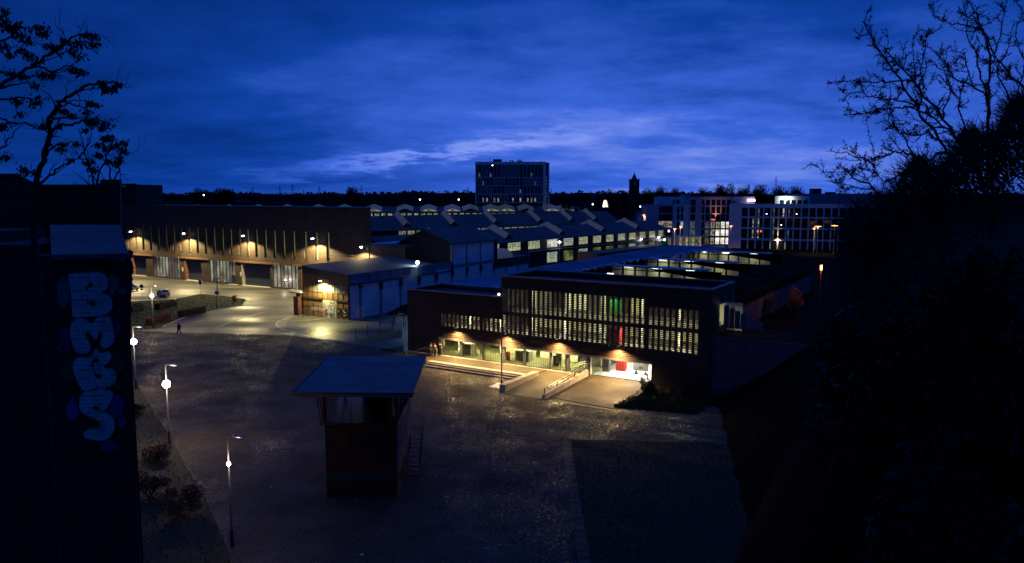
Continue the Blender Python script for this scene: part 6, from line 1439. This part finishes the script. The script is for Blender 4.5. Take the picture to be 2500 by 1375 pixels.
person('person leaning over the stair handrail, palest face of the three', (gp.x + .1, gp.y - .5, ZT), math.radians(-120), 'lean', h=1.7)
person('person in blue trousers nearest the glazing at the top of the steps', (gp.x + .8, gp.y + .2, ZT), math.radians(-150), 'lean', top='cloth_dark', legs='cloth_blue')
person('person at the left of the group of three by the steps', (gp.x - .6, gp.y + .1, ZT), math.radians(-60), 'lean', legs='cloth_dark', h=1.68)

# ------------------------------------------------------------------ low post fence and mesh gate by the shed
pf = thing('post_fence', 'low wire fence of dark posts between the yard and the garage corner', 'fence')
fp = [G(869, 831), G(898, 821), G(928, 816), G(958, 808)]
for p in fp: MB().box(p.x - .05, p.x + .05, p.y - .05, p.y + .05, 0, 1.85).build('post', M['steel_dark'], pf)
for k in range(3): 
    for z in (.3, .95, 1.6): MB().bar(fp[k] + Vector((0, 0, z)), fp[k + 1] + Vector((0, 0, z)), .012).build('wire', M['steel_grey'], pf)
mg = thing('mesh_gate', 'tall wire mesh gate between the white building and the garage', 'gate', G(925, 790), SITE)
for k, (xa, xb) in enumerate(((0, 3.2), (3.4, 5.4))):
    MB().box(xa, xa + .08, 0, .08, 0, 2.6).build('gate_post', M['steel_dark'], mg); MB().box(xb, xb + .08, 0, .08, 0, 2.6).build('gate_post', M['steel_dark'], mg)
    for z in (.15, 2.5): MB().box(xa + .08, xb, .01, .06, z, z + .06).build('rail', M['steel_dark'], mg)
    g = MB(); 
    for q in range(int((xb - xa) / .12)): g.box(xa + .1 + q * .24, xa + .108 + q * .24, .03, .038, .2, 2.5) if xa + .11 + q * .24 < xb else None
    for q in range(9): g.box(xa + .08, xb, .03, .038, .2 + q * .26, .208 + q * .26)
    g.build('wire_mesh', M['steel_dark'], mg, kind='stuff')
lf_ = thing('lattice_fence', 'narrow white lattice fence at the corner of the brick shed', 'fence', G(868, 781), SITE)
for q in range(12): MB().box(0, 1.9, 0, .03, .2 + q * .2, .24 + q * .2).build('slat', M['galv'], lf_)
for x in (0, .9, 1.88): MB().box(x, x + .05, -.03, 0, 0, 2.6).build('post', M['galv'], lf_)
bn = thing('mound', 'dark gravel heap against the foot of the white building', 'heap', S(-92.2, 106, 0), SITE)
g = MB(); 
for i in range(12):
    for j in range(5):
        f = lambda a_, c_: (c_ * .9 * 1.0, a_ * 1.5, max(0, (1.5 * math.sin(a_ / 12 * 3.0) * (1 - c_ / 5) ** 1.2 + .12 * math.sin(a_ * 3 + c_ * 5))))
        g.quad(f(i, j), f(i, j + 1), f(i + 1, j + 1), f(i + 1, j))
g.build('gravel', M['soil'], bn)

# leaves and litter scattered on the plaza
rr = random.Random(31); b = MB()
for k in range(560):
    if k < 300: px, py = rr.gauss(1500, 130), rr.uniform(985, 1100)
    elif k < 620: px, py = rr.uniform(1230, 1700), rr.uniform(985, 1070)
    elif k < 760: px, py = rr.gauss(350, 25), rr.uniform(890, 960)
    else: px, py = rr.uniform(440, 1400), rr.uniform(900, 1370)
    p = G(px, py)
    if p.y > 82: continue
    s = rr.uniform(.02, .05); a_ = rr.uniform(0, 6.28); z = .045
    v1 = Vector((math.cos(a_), math.sin(a_), rr.uniform(-.2, .3))) * s; v2 = Vector((-math.sin(a_), math.cos(a_), rr.uniform(-.1, .3))) * s * .6
    p = Vector((p.x, p.y, z)); b.quad(p - v1, p + v2, p + v1, p - v2)
b.build('fallen_leaves', mat('leaf_litter', (.16, .13, .07), .6, .5, 3.0), kind='stuff')
for px, py, s in ((880, 782, .28), (907, 789, .22), (921, 788, .25), (1441, 941, .22), (1497, 942, .12), (663, 1192, .14), (1209, 1147, .1), (866, 1226, .12), (884, 1358, .25), (476, 1218, .12), (1092, 1226, .08)):
    p = G(px, py, .1 if px in (1441, 1497) else .02); t_ = MB().ball((0, 0, s * .35), s * .5, 6, 4, .6).build('litter_scrap', M['litter'], None, label='pale scrap of litter lying on the dark paving', category='litter', group='pale litter scraps'); t_.location = (p.x, p.y, .35 if px in (1441, 1497) else .02)

# ------------------------------------------------------------------ shrubs beside the pillar and along the verge
def shrub(label, c, r, h, m, seed, count=900, leaf=.06, group=None, lean=(0, 0)):
    rr = random.Random(seed); t_ = thing('shrub', label, 'shrub', c, 0, group); b = MB()
    lobes = [(rr.uniform(-.6, .6), rr.uniform(-.6, .6), rr.uniform(.3, .75), rr.uniform(.25, .45)) for _ in range(8)] + [(0, 0, .45, .5)]
    for k in range(count):
        lx, ly, lz, lr = rr.choice(lobes); d = Vector((rr.gauss(0, 1), rr.gauss(0, 1), rr.gauss(0, 1))).normalized() * lr * rr.random() ** .35
        p = Vector(((lx + d.x) * r, (ly + d.y) * r, max(.05, (lz + d.z * .8) * h))); s = leaf * rr.uniform(.5, 1.5)
        v1 = Vector((rr.uniform(-1, 1), rr.uniform(-1, 1), rr.uniform(-1, 1))) * s; v2 = Vector((rr.uniform(-1, 1), rr.uniform(-1, 1), rr.uniform(-1, 1))) * s * .7
        b.quad(p - v1, p + v2, p + v1, p - v2)
    b.build('foliage', M[m], t_, kind='stuff'); st2 = MB()
    for k in range(12):
        a_ = rr.uniform(0, 6.28); st2.tube([(0, 0, 0), (math.cos(a_) * r * .3, math.sin(a_) * r * .3, h * .4), (math.cos(a_) * r * .7, math.sin(a_) * r * .7, h * rr.uniform(.6, .95))], [.035, .02, .008], 4)
    st2.build('stems', M['bark'], t_); return t_
shrub('rusty brown bush on the verge below the brightest lamp post', G(385, 1125, 0), 1.7, 1.6, 'leaf_brown', 41, 3800, .06, None)
shrub('larger rusty bush lower down on the left verge', G(440, 1250, 0), 2.1, 1.9, 'leaf_brown', 42, 5200, .055, None)
shrub('dim bush at the foot of the graffiti pillar', G(365, 1215, 0), 1.9, 1.8, 'leaf_brown', 43, 3600, .06, None)
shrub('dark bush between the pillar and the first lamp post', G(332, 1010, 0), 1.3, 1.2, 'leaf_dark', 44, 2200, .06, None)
shrub('weedy bush at the right corner of the bright gateway', S(-30.4, 78.5, 0.1), 1.2, 1.9, 'grass_green', 45, 2600, .06, None)
shrub('low weeds right of the garage driveway', S(-29.9, 74.5, 0), 1.3, .7, 'grass_green', 46, 2200, .05, None)
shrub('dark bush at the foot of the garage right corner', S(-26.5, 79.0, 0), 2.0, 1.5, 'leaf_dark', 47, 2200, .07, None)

# ------------------------------------------------------------------ embankment at the right with scrub
def emb(x, y):
    e = (x - (6 + .20 * y)) / 14.0
    far = max(0.0, min(1.0, (112 - y) / 22.0)) if y > 90 else 1
    h = max(0.0, min(1.0, e)) ** 1.2 * (17.5 - .085 * y) * far
    sm = lambda q: q * q * (3 - 2 * q)
    near = sm(max(0.0, min(1.0, (34 - y) / 17.0)))
    return max(h, near * (18.1 - .03 * y) * sm(max(0, min(1, (x - 3.6) / 4.6))))
b = MB(); xs_ = [2 + .8 * i for i in range(30)] + [26 + 2.4 * i for i in range(36)]; ys_ = [3 + .9 * j for j in range(40)] + [39 + 2.4 * j for j in range(36)]
for y in ys_:
    for x in xs_: b.v.append((x, y, emb(x, y) + (.25 * math.sin(x * 1.7 + y * .3) * math.cos(y * 1.3) if emb(x, y) > 3 else 0) - .03))
nx = len(xs_)
for j in range(len(ys_) - 1):
    for i in range(nx - 1): k = j * nx + i; b.f.append((k, k + 1, k + nx + 1, k + nx)); b.mi.append(0)
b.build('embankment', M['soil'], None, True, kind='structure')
rr = random.Random(77)
positions = []
for k in range(34):
    y = rr.uniform(24, 96); x = 6 + .20 * y + rr.uniform(6, 34)
    if x / y > .75: continue
    positions.append((x, y))
ords = ['nearest', 'low', 'broad', 'tall', 'ragged', 'sparse', 'dense', 'rounded', 'leaning', 'spreading', 'scruffy', 'thin', 'matted', 'wide', 'bristly', 'tangled', 'squat', 'arching', 'clumpy', 'shaggy', 'straggly', 'stunted', 'fluffy', 'wiry', 'drooping', 'twiggy', 'lumpy', 'prickly', 'open', 'narrow', 'mounded', 'bowed', 'patchy', 'knotty']
for k, (x, y) in enumerate(positions):
    shrub('dark leafless scrub bush on the unlit embankment at the right', (x, y, emb(x, y) - .2), rr.uniform(1.8, 3.2), rr.uniform(2.0, 3.6), 'far_twig', 100 + k, 1100, .07, 'scrub on the embankment')


tufts('grass_blades', [tuple(S(-31.2, 71)[:2]), tuple(S(-23, 73)[:2]), tuple(S(-23, 81)[:2]), tuple(S(-31.2, 81)[:2])], 6000, .35, M['grass_green'], 0.0, .06)
# orange lit corner behind the scrub
q0 = G(1999, 778); zo_ = Vector(D(1996, 646, q0.y)).z
ol = thing('sodium_lamp', 'orange sodium street lamp glowing between the garage and the scrub at the right', 'street lamp', q0)
MB().tube([(0, 0, 0), (0, 0, zo_)], [.09, .06], 6).build('mast', M['frame_red'], ol); MB().box(-.14, .14, -.14, .14, zo_ - 1.0, zo_ - .1).build('tube_glass', M['bulb_orange'], ol); MB().box(-.22, .22, -.22, .22, zo_ - .1, zo_).build('cap', M['steel_dark'], ol)
point('sodium_light', ol, (0, -.4, zo_ - .5), 800, (1, .25, .04), .15)
shrub('bush glowing orange left of the sodium lamp', (q0.x - 4.0, q0.y + 1.0, 0), 2.6, 6.2, 'leaf_beech', 201, 3000, .11)
shrub('small orange lit bush right of the sodium lamp', (q0.x + 1.6, q0.y - 1.5, 0), 1.6, 4.6, 'leaf_beech', 202, 1600, .10)
shrub('dim reddish bush further left of the sodium lamp', (q0.x - 8.5, q0.y + 2.0, 0), 2.0, 5.0, 'leaf_brown', 203, 1600, .10)

# ------------------------------------------------------------------ foreground trees
def limb_tree(label, name, limbs, Y0, spread, seed, base, r0=.03, sub=2, spur=True, twig=(3, 6), tw_len=.25, tips=None, jitter=.02, mt='bark'):
    rr = random.Random(seed); t_ = thing(name, label, 'tree', base)
    bx, by, bz = base; big = MB(); small = MB(); nodes = []
    def off(p): return (p.x - bx, p.y - by, p.z - bz)
    for li, (depth, r_, pts) in enumerate(limbs):
        n_ = len(pts); Y = Y0 + depth; P = []
        for i, (px, py) in enumerate(pts):
            yy_ = Y + spread * math.sin(li * 1.7 + i * .6) * .35 + i * .04 * ((li % 3) - 1)
            P.append(D(px, py, yy_))
        fine = []
        for i in range(n_ - 1):
            p0, p1, p2, p3 = P[max(i - 1, 0)], P[i], P[i + 1], P[min(i + 2, n_ - 1)]
            for q in range(4):
                t = q / 4; c_ = 0.5 * ((2 * p1) + (-p0 + p2) * t + (2 * p0 - 5 * p1 + 4 * p2 - p3) * t * t + (-p0 + 3 * p1 - 3 * p2 + p3) * t ** 3)
                fine.append(c_ + Vector((rr.gauss(0, 1), rr.gauss(0, 1), rr.gauss(0, 1))) * jitter * .5)
        fine.append(P[-1]); m_ = len(fine)
        radii = [r_ * (1 - .85 * i / (m_ - 1)) + .0025 for i in range(m_)]
        big.tube([off(p) for p in fine], radii, 6)
        L_ = sum((fine[i + 1] - fine[i]).length for i in range(m_ - 1))
        # side branches
        def grow(p, d, ln, rd, lev):
            d = d.normalized(); pts_ = [p]; cur = p; steps = 5
            for q in range(steps):
                d = (d + Vector((rr.gauss(0, .22), rr.gauss(0, .22), rr.gauss(.03, .22)))).normalized(); cur = cur + d * ln / steps; pts_.append(cur)
            small.tube([off(v) for v in pts_], [rd * (1 - .8 * q / steps) + .0012 for q in range(steps + 1)], 4, False)
            nodes.append(cur)
            if spur:
                for q in range(1, steps + 1):
                    for _ in range(2):
                        sd = (d + Vector((rr.uniform(-1, 1), rr.uniform(-1, 1), rr.uniform(-1, 1))) * 1.2).normalized(); pp = pts_[q - 1].lerp(pts_[q], rr.random())
                        e_ = pp + sd * rr.uniform(.015, .045); small.tube([off(pp), off(e_)], [.0022, .0035], 3, False)
            if lev > 0:
                for _ in range(rr.randint(2, 3)):
                    q = rr.randint(1, steps); sd = (d + Vector((rr.uniform(-1, 1), rr.uniform(-.8, .8), rr.uniform(-.8, 1))) * .9).normalized(); grow(pts_[q], sd, ln * rr.uniform(.45, .75), rd * .6, lev - 1)
        cnt = int(L_ / tw_len * rr.uniform(.8, 1.2))
        for _ in range(cnt):
            i = rr.randint(int(m_ * .25), m_ - 2) if m_ > 4 else m_ - 2; d = (fine[i + 1] - fine[i]).normalized()
            sd = (d * .7 + Vector((rr.uniform(-1, 1), rr.uniform(-.6, .6), rr.uniform(-.8, 1)))).normalized()
            grow(fine[i], sd, rr.uniform(.6, 1.6) * tw_len, max(radii[i] * .45, .003), sub - 1)
        if spur:
            for i in range(1, m_):
                for _ in range(3):
                    pp = fine[i - 1].lerp(fine[i], rr.random()); sd = Vector((rr.uniform(-1, 1), rr.uniform(-1, 1), rr.uniform(-.6, 1))).normalized(); e_ = pp + sd * rr.uniform(.02, .07)
                    small.tube([off(pp), off(e_)], [.003, .004], 3, False)
    big.build('limbs', M[mt], t_, True); small.build('twigs', M[mt], t_, kind='stuff')
    return t_, nodes
q = lambda pts: [(2000 + x / 2.292, y / 2.292) for x, y in pts]
H_ = [(.2, .030, [(900, 1300), (850, 1050), (700, 830), (600, 680), (520, 560), (450, 450), (370, 350), (300, 220), (245, 120)]),
      (.9, .028, [(960, 1300), (900, 1000), (760, 760), (670, 640), (580, 520), (500, 420), (420, 340), (360, 270)]),
      (.1, .012, [(600, 640), (500, 600), (420, 605), (350, 610), (250, 635), (130, 645)]), (.4, .012, [(560, 600), (450, 560), (380, 550), (300, 540), (230, 525), (130, 515)]),
      (.3, .012, [(530, 450), (400, 455), (300, 460), (180, 455), (90, 458)]), (-.4, .016, [(820, 1000), (700, 860), (620, 890), (540, 870), (450, 850), (380, 870), (290, 890), (240, 890), (150, 860), (60, 845)]),
      (1.4, .034, [(980, 1300), (945, 740), (945, 520), (960, 350), (930, 200), (880, 90), (830, -20)]), (1.6, .030, [(1250, 620), (1146, 490), (1060, 400), (980, 310), (940, 200)]),
      (1.0, .018, [(945, 620), (930, 540), (850, 480), (760, 440), (690, 340), (640, 290), (580, 250)]), (1.2, .020, [(945, 700), (945, 560), (890, 400), (870, 300), (830, 150), (820, 10)]),
      (1.2, .009, [(900, 150), (780, 140), (700, 120), (640, 90)]), (.6, .012, [(680, 640), (740, 500), (700, 400), (690, 350)]), (.4, .010, [(550, 480), (530, 380), (520, 240)]),
      (.5, .010, [(590, 500), (570, 400), (590, 270), (605, 180)]), (.0, .012, [(560, 900), (480, 780), (420, 700), (400, 600), (395, 470)]), (-.6, .014, [(420, 1200), (300, 1050), (210, 1010), (150, 950), (105, 915)]),
      (-.5, .008, [(300, 1060), (180, 1050), (110, 1040), (60, 985)]), (1.3, .012, [(950, 400), (1000, 250), (1040, 60), (1050, -20)]), (1.7, .016, [(1146, 700), (1040, 500), (1000, 400), (1060, 260), (1090, 110)]),
      (1.9, .018, [(1200, 800), (1100, 600), (1146, 380), (1100, 200), (1146, 60)]), (1.0, .016, [(900, 900), (820, 720), (780, 560), (830, 400), (800, 280)]), (.7, .014, [(800, 820), (700, 700), (560, 760), (470, 740), (380, 700)]),
      (-.2, .014, [(800, 1000), (640, 940), (500, 960), (380, 1010), (300, 960), (230, 940)]), (.8, .014, [(700, 720), (600, 600), (560, 480), (600, 380), (580, 300)])]
tr1, nds = limb_tree('large thorny leafless tree filling the right edge against the dusk sky', 'hawthorn_tree', [(d, r_ * .62, q(p)) for d, r_, p in H_], 8.6, .8, 5, (8.3, 9.0, 12.0), sub=2, tw_len=.15)
MB().tube([(0, 0, 0), (-.2, -.1, 2.0), (-1.3, .2, 6.2)], [.16, .12, .05], 8).build('trunk', M['bark'], tr1)
# dense thicket under it
rr = random.Random(9); b = MB(); 
for k in range(8500):
    px = rr.uniform(2060, 2560); top = 470 - max(0, (px - 2150)) * .62 + 26 * math.sin(px * .05) + (60 if px < 2140 else 0); top = max(top, 215); py = top + abs(rr.gauss(0, 1)) * 120
    Y = rr.uniform(10.5, 13.5); p = D(px, py, Y); ln = rr.uniform(.12, .38); d = Vector((rr.uniform(-1, .6), rr.uniform(-.5, .5), rr.uniform(-.2, 1))).normalized()
    b.tube([p, p + d * ln * .5 + Vector((rr.gauss(0, .03), 0, rr.gauss(0, .03))), p + d * ln], [.006, .004, .002], 3, False)
    if rr.random() < .55: s = .03; b.quad(p + Vector((s, 0, 0)), p + Vector((0, s, s)), p + Vector((-s, 0, .01)), p + Vector((0, -s, -s)))
b.build('thicket', M['bark'], kind='stuff')
for k, (px, py, Y, r_, h_, lab) in enumerate(((2470, 400, 10.5, 1.5, 5.2, 'tall black bush at the right edge behind the thorny tree'), (2350, 450, 11.5, 1.5, 4.3, 'tall black bush below the crown of the thorny tree'), (2210, 500, 12.5, 1.3, 3.5, 'black bush at the left foot of the thorny tree'), (2330, 640, 13, 2.0, 3.2, 'black bush massed under the thorny tree'), (2490, 560, 12, 1.9, 3.6, 'black bush at the right picture edge'), (2190, 700, 15, 1.9, 3.2, 'lower black bush left of the thorny tree'), (2420, 900, 13, 2.2, 3.4, 'lower black bush at the right picture edge'), (2240, 950, 17, 2.4, 3.2, 'black bush low on the right slope'))):
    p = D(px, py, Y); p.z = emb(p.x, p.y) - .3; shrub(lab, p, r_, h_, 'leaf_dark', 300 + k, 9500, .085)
    # earth under each bush
q2 = lambda pts: [(x / 2.2905, y / 2.2905) for x, y in pts]
L_ = [(0, .055, [(190, 1500), (200, 1060), (240, 900), (270, 800), (285, 740), (270, 690), (310, 610), (350, 560), (450, 500), (520, 470), (590, 465), (660, 465)]), (.3, .028, [(285, 740), (330, 700), (400, 690), (480, 670), (530, 660), (600, 690)]),
      (-.3, .022, [(275, 690), (320, 660), (420, 660), (500, 670)]), (.6, .040, [(-60, 520), (0, 480), (60, 440), (180, 370), (270, 310), (330, 270), (400, 210), (480, 195), (540, 200)]), (.5, .02, [(270, 310), (350, 260), (430, 240), (520, 245)]),
      (.8, .022, [(180, 370), (280, 400), (380, 370), (450, 400)]), (1.0, .03, [(-40, 380), (0, 400), (80, 420), (200, 430), (300, 420)]), (1.0, .02, [(0, 500), (100, 470), (200, 470)]), (.7, .026, [(-30, 150), (0, 150), (100, 150), (180, 160), (240, 150)]),
      (.9, .02, [(-20, 230), (60, 215), (130, 210), (200, 215)]), (.2, .022, [(-20, 650), (0, 660), (80, 690), (200, 700), (260, 735)]), (1.2, .02, [(-20, 850), (0, 830), (50, 780), (100, 720), (130, 700)]), (.3, .024, [(530, 1200), (520, 1020), (480, 860), (440, 720)]),
      (.5, .024, [(535, 1200), (540, 1020), (600, 870), (640, 770)]), (.4, .02, [(640, 1150), (620, 1000), (600, 900), (570, 780)]), (.6, .02, [(630, 1150), (645, 1000), (670, 900), (690, 800)]), (.1, .024, [(220, 1040), (250, 1000), (330, 940), (420, 900), (500, 880)]),
      (.0, .02, [(255, 870), (330, 810), (450, 790)]), (1.1, .018, [(0, 560), (100, 550), (210, 550), (270, 560)]), (.4, .016, [(350, 560), (420, 590), (480, 600), (500, 570)]), (.2, .016, [(300, 640), (340, 600), (430, 560), (490, 570)]), (.5, .014, [(450, 880), (500, 800), (520, 720)]), (1.3, .03, [(-80, 760), (20, 700), (90, 690)])]
tr2, nds2 = limb_tree('tall tree with drooping clusters of withered leaves at the left edge', 'withered_leaf_tree', [(d, r_, q2(p)) for d, r_, p in L_], 13.0, .8, 6, (D(85, 700, 13).x, 13.0, 12.0), sub=2, spur=False, tw_len=.34, jitter=.03)
MB().tube([(0, 0, -2), (0, 0, 3), (.02, 0, D(82, 600, 13).z - 12)], [.14, .11, .085], 8).build('trunk', M['bark'], tr2)
tipz = [(490, 190, 30), (530, 195, 22), (440, 240, 26), (520, 240, 30), (405, 270, 28), (440, 310, 26), (310, 270, 30), (240, 410, 24), (290, 410, 26), (400, 380, 26), (450, 390, 22), (200, 560, 34), (570, 460, 26), (590, 490, 22), (655, 465, 20), (630, 495, 18), (500, 570, 20), (540, 580, 16), (350, 610, 20), (480, 620, 24), (500, 670, 26), (530, 680, 30), (585, 690, 30), (570, 710, 18), (620, 765, 26), (580, 765, 20), (595, 820, 22), (650, 810, 24), (695, 790, 18), (695, 835, 22), (665, 880, 18), (515, 940, 30), (655, 905, 20), (605, 895, 18), (140, 210, 34), (90, 150, 40), (235, 150, 34), (240, 180, 22), (20, 250, 30), (95, 560, 28), (20, 870, 28), (120, 275, 26), (145, 940, 28), (185, 960, 24), (335, 830, 16), (30, 60, 26), (10, 100, 30), (60, 400, 26), (130, 420, 20), (200, 470, 22), (20, 700, 24), (110, 630, 20), (240, 700, 18), (400, 640, 18), (350, 800, 16), (430, 800, 16), (480, 720, 16), (330, 700, 16), (160, 300, 26), (60, 300, 20), (200, 330, 22), (360, 220, 20), (550, 800, 16), (560, 860, 16), (500, 900, 20), (395, 890, 16), (270, 250, 20)]
rr = random.Random(15); cl_ = MB()
for (x, y, r_) in tipz:
    c0_ = D(x / 2.2905, y / 2.2905, 13.0 + rr.uniform(-.2, .9)); rw = r_ / 2.2905 / F * 13.3
    for k in range(int(16 + r_ * 1.5)):
        p = c0_ + Vector((rr.gauss(0, rw * .62), rr.gauss(0, rw * .6), rr.gauss(0, rw * .42))) - Vector((0, 0, rw * .1)); s = max(rw, .09) * rr.uniform(.25, .55)
        dn = Vector((rr.uniform(-.7, .7), rr.uniform(-.7, .7), -1)).normalized() * s * 1.8; sd = Vector((rr.uniform(-1, 1), rr.uniform(-1, 1), 0)).normalized() * s * .5
        cl_.quad(*[tuple(v - Vector(tr2.location)) for v in (p, p + dn * .5 + sd, p + dn, p + dn * .5 - sd)])
cl_.build('withered_leaves', M['leaf_dark'], tr2, kind='stuff')
